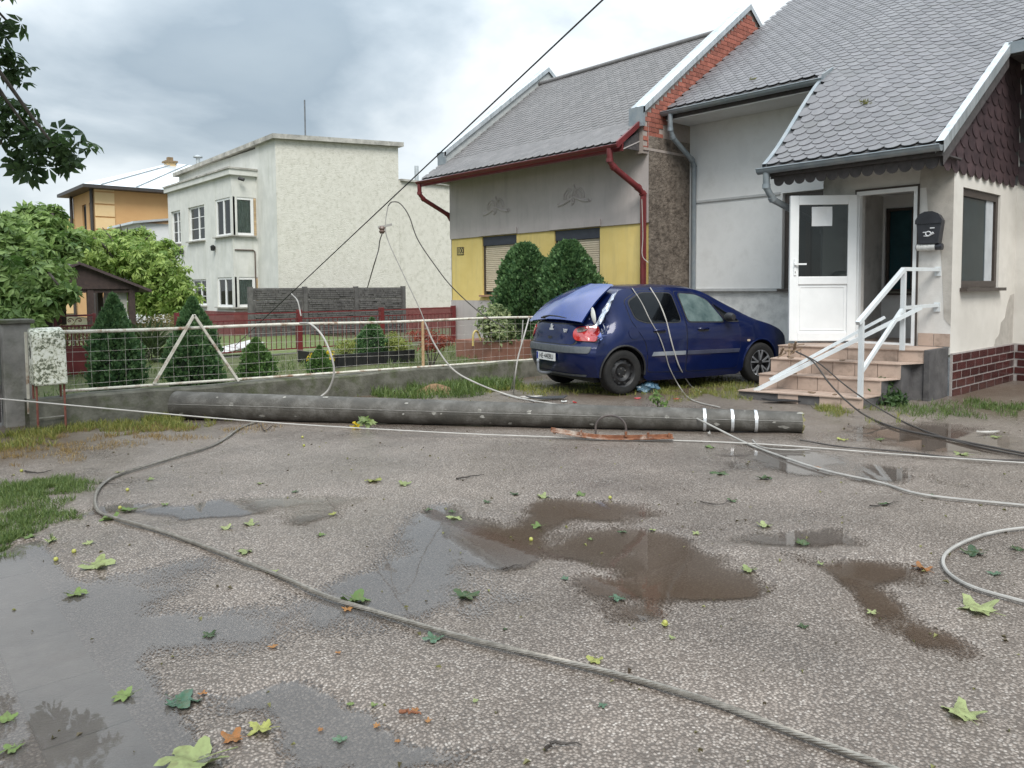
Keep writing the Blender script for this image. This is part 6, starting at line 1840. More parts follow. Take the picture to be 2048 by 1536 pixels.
def stranded(pts, r, mt, label, strands=6, pitch=.16):
    sp = spline(pts, 60); mb_ = MB(); ln = [0.0]
    for i in range(1, len(sp)): ln.append(ln[-1] + (sp[i] - sp[i - 1]).length)
    # resample evenly
    tot_ = ln[-1]; m_ = int(tot_ / .018); P = []; j = 0
    for k in range(m_ + 1):
        s_ = tot_ * k / m_
        while j < len(ln) - 2 and ln[j + 1] < s_: j += 1
        P.append((sp[j].lerp(sp[j + 1], (s_ - ln[j]) / max(ln[j + 1] - ln[j], 1e-9)), s_))
    for q in range(strands):
        out = []
        for k, (p, s_) in enumerate(P):
            d = (P[min(k + 1, m_)][0] - P[max(k - 1, 0)][0]).normalized(); sd_ = d.cross(Vector((0, 0, 1))).normalized(); u = sd_.cross(d)
            a = 2 * math.pi * (q / strands + s_ / pitch)
            out.append(p + (sd_ * math.cos(a) + u * math.sin(a)) * r * .62)
        mb_.tube(out, r * .40, 5)
    return tag(mb_.build('cable', mt, smooth=True, loc=pts[0], fixn=False), label, 'cable')


steel_t = mat('twisted_aluminium_conductor', (.155, .142, .122), (.255, .235, .205), scale=30, rough=.45, metal=.35)
stranded([gnd(x, y) for x, y in ((515, 843), (480, 856), (430, 888), (340, 917), (245, 946), (205, 968), (190, 995), (196, 1022), (230, 1036), (330, 1065), (440, 1105), (560, 1152), (650, 1192), (760, 1226), (900, 1268), (1060, 1307), (1230, 1348), (1420, 1403), (1600, 1470), (1790, 1540), (1900, 1580))], .0125, steel_t, 'thick twisted metal cable winding across the foreground asphalt')
wp_ = [gnd(0, 797, .30), gnd(500, 842, .06), gnd(860, 864, .03), gnd(1100, 874, .02), gnd(1480, 886, .02), gnd(1800, 909, .02), gnd(2060, 927, .02)]
wp_[0] = at(-30, 795, 7.6)
cable([wp_[0], at(500, 842, 8.3), gnd(860, 864, .05), *wp_[3:]], .007, cab_w, 'long taut white cable stretched low across the whole yard')
cable([at(1362, 822, 8.5), at(1420, 850, 8.0), gnd(1490, 885), gnd(1560, 912), gnd(1650, 941), gnd(1760, 965), gnd(1850, 990), gnd(2060, 1012)], .010, cab_l, 'pale cable running from the pole bands to the right edge')
cable([gnd(2080, 1052), gnd(2000, 1062), gnd(1945, 1077), gnd(1900, 1100), gnd(1886, 1122), gnd(1900, 1148), gnd(1950, 1176), gnd(2060, 1207)], .010, cab_l, 'pale grey cable loop bulging in from the right edge')
cable([at(1592, 703, 10.6), at(1625, 722, 10.1), at(1660, 768, 9.6), at(1700, 808, 9.1), gnd(1740, 836), gnd(1800, 858), gnd(1900, 878), gnd(2060, 909)], .011, cab_d, 'dark cable hanging off the steps and trailing right, front one')
cable([at(1600, 706, 10.7), at(1640, 728, 10.2), at(1690, 770, 9.7), at(1740, 805, 9.1), gnd(1800, 840), gnd(1870, 869), gnd(1960, 894), gnd(2060, 914)], .009, cab_d, 'dark cable hanging off the steps and trailing right, rear one')
cable([gnd(1600, 880), gnd(1680, 893), gnd(1800, 903), gnd(1930, 917), gnd(2060, 921)], .008, cab_d, 'thin dark cable lying from the pole end beside the white cable')
# overhead cable and what hangs from it
d0, e1 = 7.0, G(470, 692, .28)
d1 = e1.dot(VF)
def oh(t_):
    px, py = 1205 + (470 - 1205) * t_, 0 + 692 * t_
    return at(px, py, 1 / ((1 - t_) / d0 + t_ / d1))
cable([oh(-.12), oh(.2), oh(.5), oh(.8), oh(1.0)], .0085, cab_b, 'black overhead cable slanting down across sky and white house')
tj = (1205 - 776) / 735
dj = oh(tj).dot(VF)
cable([at(776, 412, dj), at(784, 404, dj), at(800, 407, dj), at(818, 432, dj), at(835, 478, dj), at(868, 528, dj + .1), at(905, 575, dj + .2), at(960, 625, dj + .3), at(1010, 655, dj + .2)], .0075, cab_d, 'drooping cable looping right from the overhead line towards the conifer')
cable([at(776, 412, dj), at(771, 445, dj), at(775, 478, dj), at(805, 545, dj), at(838, 615, dj), at(850, 645, dj)], .007, cab_l, 'thin cable dropping from the overhead line past the insulator')
cable([at(850, 645, dj), at(870, 690, dj), at(905, 738, dj), at(950, 765, dj), gnd(1010, 788), gnd(1070, 803)], .012, cab_w, 'white cable end sagging over the fence down to the asphalt')
cable([at(768, 458, dj), at(760, 480, dj), at(757, 500, dj), at(748, 530, dj), at(735, 575, dj + 2)], .008, cab_d, 'short dark cable hanging left of the insulator')
IN = thing('insulator', 'small broken line insulator dangling below the overhead cable', 'insulator', at(768, 455, dj))
MB().bar(at(756, 455, dj), at(784, 449, dj), .022, .03).build('clamp', mat('clamp_alu', (.3, .29, .27), (.4, .39, .36), rough=.5, metal=.4), IN)
q = at(764, 460, dj); MB().lathe([(0, .05), (.03, .05), (.045, .02), (.03, .0), (.045, -.02), (.025, -.05), (0, -.05)], q, 'z', 10).build('shed', mat('brown_porcelain', (.12, .08, .06), (.16, .1, .08), rough=.3), IN, smooth=True)
cable([at(583, 588, 11.5), at(595, 602, 11.3), at(602, 632, 11.2)], .010, cab_l, 'pale cable stub hooked on the overhead line above the railing')
cable([at(600, 646, 10.2), at(622, 649, 10.0), at(645, 672, 9.8), at(662, 710, 9.7), at(668, 745, 9.7), at(658, 778, 9.75), at(640, 795, 9.75)], .013, cab_w, 'white cable arching from the wire fence down behind the pole')
cable([at(1058, 636, 10.9), at(1048, 672, 10.75), at(1036, 715, 10.7), at(1030, 755, 10.7), gnd(1027, 786)], .010, cab_w, 'white cable hanging over the fence beside the car bumper')
cable([at(1046, 640, 10.95), at(1042, 690, 10.85), at(1031, 740, 10.8), gnd(1022, 782)], .007, cab_l, 'thin pale cable hanging at the fence end left of the car')
def car_pts(lst): return [p for p in (on_car(x, y, .02) for x, y in lst) if p]
cp1 = car_pts([(1264, 576), (1283, 605), (1300, 640), (1318, 672), (1330, 705), (1340, 738)])
cable(cp1 + [gnd(1362, 778), gnd(1385, 800), gnd(1440, 815)], .008, cab_l, 'thin pale cable draped over the car across the rear door')
cp2 = car_pts([(1300, 575), (1318, 605), (1332, 640), (1342, 680), (1352, 715), (1362, 740)])
cable(cp2 + [gnd(1382, 772), gnd(1402, 784)], .010, cab_w, 'thicker pale cable draped over the car across the front door')
cable([gnd(1505, 880), gnd(1520, 893), gnd(1560, 899), gnd(1620, 899)], .006, cab_l, 'thin wire curl lying beneath the banded pole end')
cable([gnd(1000, 786), gnd(1035, 796), gnd(1090, 806), gnd(1140, 812)], .009, cab_w, 'white cable tail lying between car and pole')

# ================================================================== VEGETATION
def palmate(n=6, l=.16, w=.055, droop=.05):
    "one compound leaf: leaflets round a point, folded along the midrib"
    V, Fc = [], []
    for k in range(n):
        a = rad(-130 + 260 * k / (n - 1)); c, s_ = math.cos(a), math.sin(a); L_ = l * (1 - .22 * abs(k - (n - 1) / 2) / ((n - 1) / 2))
        def P(u, v, z): return (c * u - s_ * v, s_ * u + c * v, z)
        b = len(V)
        V += [P(.01, 0, 0), P(L_ * .62, w * .5, -droop * .45 + .01), P(L_, 0, -droop), P(L_ * .62, -w * .5, -droop * .45 + .01), P(L_ * .6, 0, -droop * .42 - .004)]
        Fc += [(b, b + 4, b + 1), (b + 1, b + 4, b + 2), (b, b + 3, b + 4), (b + 4, b + 3, b + 2)]
    return V, Fc


def simple_leaf(l=.08, w=.035):
    return [(0, 0, 0), (l * .5, w * .5, .006), (l, 0, -.01), (l * .5, -w * .5, .006)], [(0, 1, 2), (0, 2, 3)]


def blob_points(blobs, n, rng, shell=.55):
    "points spread through ellipsoids, thicker towards their skin; returns points and outward directions"
    P, D = [], []; wt = np.array([b[1][0] * b[1][1] * b[1][2] for b in blobs]) ** .67; wt = wt / wt.sum()
    for b, k in zip(blobs, (wt * n).astype(int) + 1):
        d = rng.normal(size=(k, 3)); d /= np.linalg.norm(d, axis=1)[:, None]
        r = shell + (1 - shell) * rng.random(k) ** .6
        nz = 1 + .22 * np.sin(d[:, 0] * 5 + b[0][0] * 7) * np.sin(d[:, 1] * 6 + b[0][1] * 5) + .12 * np.sin(d[:, 2] * 11 + b[0][2])
        P.append(np.array(b[0]) + d * np.array(b[1]) * (r * nz)[:, None]); D.append(d)
    return np.concatenate(P), np.concatenate(D)


def limb(parent, pts, r, mt, name):
    sp = spline(pts, 5); rs = [r * (1 - .78 * i / (len(sp) - 1)) for i in range(len(sp))]
    return MB().tube(sp, rs, 8).build(name, mt, parent, smooth=True)


bark = mat('grey_brown_bark', (.05, .042, .034), (.095, .08, .066), scale=9, rough=.95, bump=.8, bscale=25)
rngv = np.random.default_rng(42)

# -- the dark street tree whose boughs hang into the top-left corner
leaf_dk = leafmat('dark_chestnut_leaf', (.030, .060, .022), (.075, .125, .045), tl=.45)
TREE = thing('tree', 'dark-leaved street tree with boughs hanging into the top-left corner', 'tree', at(-420, 900, 6.3).xyz * Vector((1, 1, 0)))
tb = org(TREE)
limb(TREE, [tb + Vector((0, 0, -.1)), tb + Vector((.05, .05, 1.6)), tb + Vector((.1, 0, 3.2)), tb + Vector((0, .1, 5.2))], .26, bark, 'trunk')
tips = [(12, 300, 7.6), (60, 265, 7.6), (115, 300, 7.4), (20, 215, 7.9), (5, 110, 7.9), (12, 40, 8.0), (-60, 150, 7.6), (-120, 20, 7.4), (-60, -120, 7.2), (-200, -200, 7.0), (-120, 300, 7.6), (10, -200, 7.6)]
blobs = []
for (px, py, d) in ((18, 120, 7.9), (8, 60, 8.0), (28, 140, 7.9), (10, 262, 7.7), (45, 235, 7.7), (62, 268, 7.6), (88, 292, 7.5), (115, 300, 7.5), (128, 322, 7.45), (38, 318, 7.6), (72, 335, 7.5), (5, 212, 7.8), (148, 288, 7.4)):
    c = at(px, py, d); blobs.append((tuple(c), (.19, .19, .17)))
for (px, py, d) in ((-70, 60, 7.7), (-90, 200, 7.6), (-80, 330, 7.7), (-40, -60, 7.8), (-130, -120, 7.4)):
    c = at(px, py, d); blobs.append((tuple(c), (.36, .36, .30)))
for k in range(16):
    a = k * 2.4; rr_ = .8 + .5 * (k % 4); c = tb + Vector((rr_ * math.cos(a), rr_ * math.sin(a), 5.2 + .55 * (k % 5))); blobs.append((tuple(c), (.95, .95, .7)))
P, D = blob_points(blobs, 4200, rngv, .15)
zd = D * .5 + np.array([0, 0, .6]); V_, F_ = palmate(6, .125, .055, .07)
scatter_mesh('crown', V_, F_, P, rotmats(len(P), zd, .45, rngv.uniform(.7, 1.25, len(P)), rngv), leaf_dk, TREE)
for (px, py, d) in tips:
    e = at(px, py, d); limb(TREE, [tb + Vector((.05, 0, 3.6 + .3 * (px % 3))), (tb + Vector((0, 0, 4.6))).lerp(e, .5) + Vector((0, 0, .5)), e], .05, bark, 'branch')

# -- the fallen light-green tree lying over gazebo and gate
leaf_lt = leafmat('light_chestnut_leaf', (.09, .17, .025), (.33, .42, .12), tl=.35)
leaf_md = leafmat('mid_chestnut_leaf', (.06, .12, .025), (.25, .35, .11), tl=.3)
FT = thing('fallen_tree', 'uprooted light-green chestnut crown sprawling behind the gazebo', 'tree', (5.5, 24.0, .0))
blobs = []
for (px, py, d, r_) in ((175, 505, 21, .9), (215, 515, 22, .9), (260, 520, 22, 1.0), (300, 535, 22, .9), (330, 570, 22, .85), (345, 600, 22, .8), (300, 600, 22, .8), (255, 490, 22.5, .6), (150, 478, 20.5, .6), (320, 500, 22.5, .6), (280, 470, 23, .4), (225, 476, 22.5, .5)):
    blobs.append((tuple(at(px, py, d)), (r_, r_, r_ * .62)))
P, D = blob_points(blobs, 4300, rngv, .15)
zd = D * .6 + np.array([0, 0, .45]); V_, F_ = palmate(6, .17, .065, .11)
scatter_mesh('crown', V_, F_, P, rotmats(len(P), zd, .5, rngv.uniform(.6, 1.3, len(P)), rngv), leaf_lt, FT)
ro_ = at(205, 600, 21)
limb(FT, [Vector((ro_.x, ro_.y, .1)), at(230, 540, 21.6), at(290, 520, 22), at(335, 545, 22)], .17, bark, 'trunk')
for q in ((255, 455, 22.5), (205, 455, 22), (300, 470, 22.5), (345, 520, 22), (240, 448, 22.4), (160, 460, 20.8)):
    limb(FT, [at(235, 535, 21.7), at((235 + q[0]) / 2 + 8, (535 + q[1]) / 2 - 8, q[2]), at(*q)], .05, bark, 'branch')
FT2 = thing('fallen_tree', 'near chestnut bough with long drooping leaves beside the gate pillar', 'tree', (3.0, 13.4, 0))
blobs = []
for (px, py, d, r_) in ((15, 520, 12.5, .36), (58, 498, 13, .34), (100, 488, 13.5, .34), (85, 452, 14, .36), (103, 428, 14.5, .24), (30, 470, 13.5, .30), (28, 572, 12, .36), (72, 556, 12.3, .34), (36, 612, 11.8, .30), (84, 606, 12, .28), (128, 583, 12.2, .2), (8, 640, 11.6, .28), (105, 538, 13, .30), (-30, 540, 12, .5), (-20, 470, 12.5, .45), (60, 645, 11.7, .22), (130, 500, 13.6, .22), (60, 425, 14.2, .2), (145, 478, 14.6, .26), (20, 440, 13.6, .2), (55, 530, 12.6, .3)):
    blobs.append((tuple(at(px, py, d)), (r_, r_, r_ * .7)))
P, D = blob_points(blobs, 2600, rngv, .12)
zd = D * .5 + np.array([0, 0, .5]); V_, F_ = palmate(6, .17, .072, .12)
scatter_mesh('crown', V_, F_, P, rotmats(len(P), zd, .5, rngv.uniform(.65, 1.25, len(P)), rngv), leaf_md, FT2)
limb(FT2, [at(30, 720, 12.4) * Vector((1, 1, 0)) if False else Vector((*at(30, 700, 12.6).xy, 0.0)), at(45, 560, 12.8), at(90, 500, 13.4), at(105, 425, 14.4)], .14, bark, 'trunk')
for q in ((70, 430, 14.4), (105, 418, 14.5), (125, 470, 14), (20, 430, 13.8), (130, 590, 12.2), (85, 425, 14.3)):
    limb(FT2, [at(70, 520, 13), at((70 + q[0]) / 2 + 5, (520 + q[1]) / 2, q[2]), at(*q)], .035, bark, 'branch')

# -- clipped conifers
thuja_g = leafmat('thuja_green', (.04, .095, .038), (.13, .225, .085), tl=.25)
thuja_b = leafmat('bright_thuja_green', (.05, .105, .03), (.125, .22, .06), tl=.2)
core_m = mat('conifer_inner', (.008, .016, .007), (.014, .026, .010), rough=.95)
_SP = ([(-.012, 0, 0), (.012, 0, 0), (.03, .004, .035), (.0, -.004, .075), (-.03, .004, .035), (.012, .002, .05), (-.012, -.002, .05)], [(0, 1, 2, 4), (4, 2, 5, 6), (6, 5, 3)])
SPRAY = ([(x * .72, y * .72, z * .72) for x, y, z in _SP[0]], _SP[1])


def conifer(name, label, base, h, rad_fn, n, mt, s=1.0, grp=None, outlean=.9):
    n = int(n * 1.7)
    t_ = thing(name, label, 'shrub', base, grp)
    b = Vector(base)
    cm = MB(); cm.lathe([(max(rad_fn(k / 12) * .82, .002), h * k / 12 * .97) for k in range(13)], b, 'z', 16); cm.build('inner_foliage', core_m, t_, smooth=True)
    MB().tube([b + Vector((0, 0, -.1)), b + Vector((0, 0, .25))], .03, 6).build('trunk', bark, t_)
    tt = rngv.random(n) ** .8; a = rngv.random(n) * 2 * math.pi
    rr_ = np.array([rad_fn(x) for x in tt]) * (.74 + .36 * rngv.random(n) ** 1.6) * (1 + .13 * np.sin(a * 3 + tt * 9 + b.x * 9) + .10 * np.sin(a * 7 - tt * 17 + b.y * 7) + .05 * np.sin(a * 13 + tt * 31))
    P = np.stack([b.x + rr_ * np.cos(a), b.y + rr_ * np.sin(a), b.z + tt * h], 1)
    z = np.stack([np.cos(a) * outlean, np.sin(a) * outlean, np.ones(n)], 1)
    scatter_mesh('foliage', *SPRAY, P, rotmats(n, z, .38, s * rngv.uniform(.7, 1.4, n), rngv), mt, t_)
    return t_


def colr(R_): return lambda x: R_ * (1 - max(0, (x - .28) / .72) ** 1.7) * (.80 + .20 * min(1, x / .2))
p = onY(232, 780, 10.9)
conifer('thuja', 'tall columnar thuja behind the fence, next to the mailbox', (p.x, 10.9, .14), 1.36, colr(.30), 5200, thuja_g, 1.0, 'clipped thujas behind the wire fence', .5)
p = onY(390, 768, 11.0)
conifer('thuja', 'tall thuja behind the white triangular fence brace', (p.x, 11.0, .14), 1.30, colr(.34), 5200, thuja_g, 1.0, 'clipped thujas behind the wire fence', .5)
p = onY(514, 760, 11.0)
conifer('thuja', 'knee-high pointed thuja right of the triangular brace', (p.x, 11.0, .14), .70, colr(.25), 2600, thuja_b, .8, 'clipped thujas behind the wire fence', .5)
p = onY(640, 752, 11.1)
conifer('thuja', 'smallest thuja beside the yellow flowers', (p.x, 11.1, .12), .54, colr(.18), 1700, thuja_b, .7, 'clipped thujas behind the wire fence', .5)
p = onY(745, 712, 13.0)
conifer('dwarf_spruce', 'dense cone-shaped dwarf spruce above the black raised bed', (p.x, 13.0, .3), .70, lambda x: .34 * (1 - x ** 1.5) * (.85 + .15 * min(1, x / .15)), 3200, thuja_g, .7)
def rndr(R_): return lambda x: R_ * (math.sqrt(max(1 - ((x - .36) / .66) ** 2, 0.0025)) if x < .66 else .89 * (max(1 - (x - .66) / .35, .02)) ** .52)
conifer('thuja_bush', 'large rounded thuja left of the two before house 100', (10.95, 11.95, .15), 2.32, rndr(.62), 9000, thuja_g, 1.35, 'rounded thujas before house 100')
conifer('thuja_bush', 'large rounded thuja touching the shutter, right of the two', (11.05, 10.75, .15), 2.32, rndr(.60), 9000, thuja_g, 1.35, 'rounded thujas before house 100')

# -- leafy shrubs
def shrub(name, label, cat, base, blobs, n, leaf, mt, spread=.6, stems=5, group=None, scale=(.7, 1.3)):
    t_ = thing(name, label, cat, base, group); b = Vector(base)
    P, D = blob_points(blobs, n, rngv, .3)
    scatter_mesh('foliage', *leaf, P, rotmats(len(P), D + np.array([0, 0, .4]), spread, rngv.uniform(*scale, len(P)), rngv), mt, t_)
    for k in range(stems):
        c = Vector(blobs[k % len(blobs)][0]); limb(t_, [b + Vector((random.uniform(-.05, .05), random.uniform(-.05, .05), -.03)), b.lerp(c, .5) + Vector((random.uniform(-.06, .06), random.uniform(-.06, .06), .05)), c], .014, bark, 'stem')
    return t_


v1 = at(985, 632, 15.2); v2 = at(1000, 665, 15.0); v3 = at(975, 650, 15.0)
shrub('shrub', 'variegated pale-leaved shrub left of the rounded thujas', 'shrub', (v2.x, v2.y, .15), [(tuple(v1), (.34, .34, .26)), (tuple(v2), (.36, .36, .3)), (tuple(v3), (.22, .22, .2))], 1500, simple_leaf(.085, .045), leafmat('variegated_leaf', (.05, .09, .03), (.36, .40, .20)))
m1, m2, m3 = at(845, 670, 14.3), at(880, 680, 14.1), at(862, 692, 14.0)
shrub('japanese_maple', 'low red-leaved Japanese maple behind the rusty fence post', 'shrub', (m3.x, m3.y, .15), [(tuple(m1), (.30, .30, .10)), (tuple(m2), (.30, .30, .12)), (tuple(m3), (.26, .26, .1))], 900, simple_leaf(.07, .028), leafmat('red_maple_leaf', (.16, .035, .03), (.33, .10, .06)))
s1, s2 = at(690, 695, 15), at(715, 690, 15.3)
shrub('spirea', 'small yellow-green bush left of the cone spruce', 'shrub', (s1.x, s1.y, .15), [(tuple(s1), (.22, .22, .16)), (tuple(s2), (.2, .2, .18))], 700, simple_leaf(.05, .028), leafmat('yellow_green_leaf', (.14, .18, .04), (.32, .34, .10)))
s1 = at(800, 690, 14.8); s2 = at(785, 680, 15)
shrub('spirea', 'small yellow-green bush right of the cone spruce', 'shrub', (s1.x, s1.y, .15), [(tuple(s1), (.24, .24, .14)), (tuple(s2), (.18, .18, .18))], 700, simple_leaf(.05, .028), leafmat('yellow_green_leaf', (.14, .18, .04), (.32, .34, .10)))
s1 = at(645, 712, 13.6); s2 = at(630, 720, 13.5)
shrub('flowers', 'bright yellow flowers behind the smallest thuja', 'flowers', (s1.x, s1.y, .15), [(tuple(s1), (.24, .24, .09)), (tuple(s2), (.15, .15, .08))], 420, simple_leaf(.05, .035), leafmat('yellow_petal', (.50, .36, .02), (.62, .52, .04)))
s1 = at(300, 690, 15.3)
shrub('ornamental_grass', 'dark grassy clump behind the fence left of the brace', 'shrub', (s1.x, s1.y, .1), [((s1.x, s1.y, .35), (.22, .22, .3))], 260, ([(-.008, 0, 0), (.008, 0, 0), (.006, .06, .28), (0, .16, .42)], [(0, 1, 2), (0, 2, 3)]), leafmat('dark_blade', (.03, .05, .02), (.07, .10, .035)), .3)
# hydrangea-like dark hedge with brown heads behind the red gate
s1 = at(150, 690, 14.6); s2 = at(290, 655, 17.5); s3 = at(330, 645, 18)
shrub('hedge', 'brownish flowering shrub behind the red gate', 'shrub', (s1.x, s1.y, .1), [(tuple(at(145, 668, 15.5)), (.45, .3, .22)), (tuple(at(160, 705, 15.2)), (.5, .3, .2))], 900, simple_leaf(.06, .04), leafmat('brown_head', (.10, .11, .04), (.28, .22, .10)))
shrub('hedge', 'brownish flowering shrub between the two tall thujas', 'shrub', (s2.x, s2.y, .1), [(tuple(at(285, 650, 18)), (.5, .35, .25)), (tuple(at(335, 645, 18.5)), (.55, .35, .22))], 900, simple_leaf(.06, .04), leafmat('brown_head', (.10, .11, .04), (.28, .22, .10)))
weed = leafmat('dark_weed_leaf', (.025, .055, .02), (.08, .14, .045))
w1, w2, w3 = at(1765, 775, 10.25), at(1790, 800, 10.0), at(1752, 800, 10.1)
shrub('weed', 'leafy weed clump growing at the foot of the steps', 'weed', (w3.x, w3.y, 0), [(tuple(w1), (.13, .13, .13)), (tuple(w2), (.14, .14, .09)), (tuple(w3), (.1, .1, .08))], 420, simple_leaf(.10, .05), weed)
w1 = at(2035, 795, 11.6); w2 = at(2012, 803, 11.4)
shrub('weed', 'bright green weeds at the foot of the brown brick plinth', 'weed', (w1.x, w1.y, 0), [(tuple(w1), (.28, .22, .10)), (tuple(w2), (.22, .2, .08))], 700, simple_leaf(.07, .03), leafmat('bright_weed', (.06, .14, .03), (.14, .24, .06)))
sp1 = at(1318, 803, 9.25)
tag(shrub('fallen_twig', 'snapped leafy twig standing up behind the pole below the blue bag', 'twig', (sp1.x, sp1.y, .02), [(tuple(at(1315, 795, 9.3)), (.10, .05, .07)), (tuple(at(1330, 812, 9.2)), (.08, .05, .04))], 60, simple_leaf(.07, .035), leafmat('twig_leaf', (.08, .15, .04), (.2, .28, .1)), stems=3))

# -- grass: one object per patch
BLADE = ([(-.004, 0, 0), (.004, 0, 0), (.003, .012, .05), (-.003, .012, .05), (0, .035, .085)], [(0, 1, 2, 3), (3, 2, 4)])


def grass(label, spots, n, mt, hs=(.5, 1.3), name='grass'):
    ps = []
    for (px, py, rx, ry, w) in spots:
        c = G(px, py); l0, f0 = g2(c); l1, _ = g2(G(px + rx, py)); _, f1 = g2(G(px, py - ry)); _, f2 = g2(G(px, py + ry))
        k = int(n * w); a = rngv.random(k) * 2 * math.pi; r_ = np.sqrt(rngv.random(k)) * (1 + .3 * np.sin(a * 5) + .2 * np.sin(a * 9 + 1))
        l = l0 + r_ * np.cos(a) * abs(l1 - l0); f = f0 + r_ * np.sin(a) * abs(f1 - f2) / 2
        nz = fbm(l * 3, f * 3, 77, 3); keep = nz > .42
        l, f = l[keep], f[keep]
        h, _ = ground_fields(l, f)
        ps.append(np.stack([l * VL.x + f * VF.x, l * VL.y + f * VF.y, h], 1))
    P = np.concatenate(ps); P = P[P[:, 1] < 9.86] if 'fence' in label or 'low wall' in label else P
    z = np.tile(np.array([[0, 0, 1.]]), (len(P), 1))
    o = scatter_mesh(name, *BLADE, P, rotmats(len(P), z, .35, rngv.uniform(*hs, len(P)), rngv), mt, loc=P.mean(axis=0))
    return tag(o, label, 'grass', kind='stuff')


g_mix = leafmat('yellowing_grass', (.10, .14, .03), (.30, .28, .08), tl=.3)
g_grn = leafmat('fresh_grass', (.055, .10, .025), (.14, .185, .055), tl=.25)
def garden_grass():
    n = 9000; x_ = rngv.uniform(2.0, 12.0, n); y_ = 10.2 + 5.6 * rngv.random(n) ** 1.4; k_ = fbm(x_ * 1.5, y_ * 1.5, 55, 3) > .47
    P = np.stack([x_[k_], y_[k_], .155 + .02 * np.sin(x_[k_] * 2 + y_[k_])], 1)
    o = scatter_mesh('grass', *BLADE, P, rotmats(len(P), np.tile([[0, 0, 1.]], (len(P), 1)), .4, rngv.uniform(.6, 1.9, len(P)), rngv), g_grn, loc=P.mean(axis=0))
    tag(o, 'tufts of grass and weeds in the front garden bed', 'grass', kind='stuff')


garden_grass()
g_dry = leafmat('dry_litter', (.16, .10, .04), (.33, .24, .10), tl=.2)
grass('yellowing grass strip along the fence foot at left', [(220, 845, 240, 24, .55), (60, 870, 120, 30, .35), (350, 842, 120, 16, .4), (250, 826, 200, 8, .4)], 15000, g_mix, (.4, 1.25))
grass('dry leaf litter mixed in the grass along the fence foot', [(250, 862, 230, 20, .5), (80, 900, 150, 30, .5), (330, 868, 160, 16, .3)], 9000, g_dry, (.25, .6), 'leaf_litter')
grass('green grass along the low wall behind the pole', [(760, 782, 220, 17, .6), (640, 775, 70, 22, .3), (970, 778, 80, 12, .2), (560, 790, 90, 8, .2)], 11000, g_grn, (.7, 2.1))
grass('trodden grass beneath and around the parked car', [(1180, 790, 160, 10, .25), (1400, 785, 130, 18, .5), (1330, 765, 200, 10, .3), (1020, 782, 60, 8, .2)], 10000, g_mix, (.35, 1.0))
grass('patch of grass at lower left beside the paving strip', [(45, 990, 100, 28, .4), (30, 1050, 90, 40, .35), (90, 975, 80, 14, .25), (20, 1090, 60, 25, .2)], 12000, g_grn, (.25, .7))
grass('yellow weeds before the lowest step and pole end', [(1680, 824, 70, 10, .4), (1760, 838, 60, 8, .2)], 2600, g_mix, (.4, 1.1))
grass('sparse green growth before the brick plinth at right', [(1880, 825, 120, 14, .4), (2000, 815, 70, 14, .5)], 3000, g_grn, (.4, 1.1))
dirt = MB(); c = G(873, 787); rows = []
for i in range(9):
    rows.append([(c.x + (j - 6) * .085 * VL.x + (i - 4) * .07 * VF.x, c.y + (j - 6) * .085 * VL.y + (i - 4) * .07 * VF.y, max(-.03, .15 * math.exp(-((j - 6) / 3.2) ** 2 - ((i - 4) / 2.2) ** 2) + random.uniform(-.015, .015) - .015) + gz(c)) for j in range(13)])
dirt.grid(rows)
tag(dirt.build('soil_heap', mat('brown_soil', (.13, .075, .035), (.24, .15, .08), scale=20, rough=.95, bump=1, bscale=50), smooth=True, loc=c), 'small heap of torn-up brown soil at the low wall', 'soil')

# ================================================================== LEAVES, FRUIT AND DEBRIS ON THE GROUND
def maple_mesh(seed, mt, lobes=5, curl=.10, fold=.0):
    "ragged lobed leaf, limp and a little crumpled"
    rr_ = random.Random(seed); pts = []; m_ = 44
    amp = [rr_.uniform(.75, 1.1) for _ in range(lobes)]; ph = rr_.uniform(0, 6)
    for k in range(m_):
        a = 2 * math.pi * k / m_; q = a * lobes / (2 * math.pi); la = q % 1; i0 = int(q) % lobes
        c = .5 - .5 * math.cos(2 * math.pi * la)
        r_ = (.27 + .25 * c ** .8 * amp[i0]) * rr_.uniform(.88, 1.08)
        if math.cos(a - math.pi) > .92: r_ *= .45
        pts.append((r_ * math.cos(a), r_ * math.sin(a) * .85))
    mb_ = MB(); V = []
    def zz(x, y): return curl * (x * x + y * y) * 1.2 + .07 * math.sin(x * 9 + ph) * math.cos(y * 8 - ph) + fold * abs(y - .3 * x) * .8
    for f_ in (0.0, .4, .72, 1.0):
        V.append([(x * f_, y * f_, zz(x * f_, y * f_) + (rr_.uniform(-.02, .03) if f_ == 1 else 0)) for x, y in pts])
    n = len(pts); vs = [V[0][0]] + V[1] + V[2] + V[3]
    fs = [(0, 1 + k, 1 + (k + 1) % n) for k in range(n)]
    for g in (0, 1): fs += [(1 + g * n + k, 1 + (g + 1) * n + k, 1 + (g + 1) * n + (k + 1) % n, 1 + g * n + (k + 1) % n) for k in range(n)]
    mb_.add(vs, fs)
    mb_.tube([(0, 0, .004), (-.3, .02, .02), (-.55, .06, .03)], .008, 4)
    return mb_.mesh('leaf', mt, smooth=True)


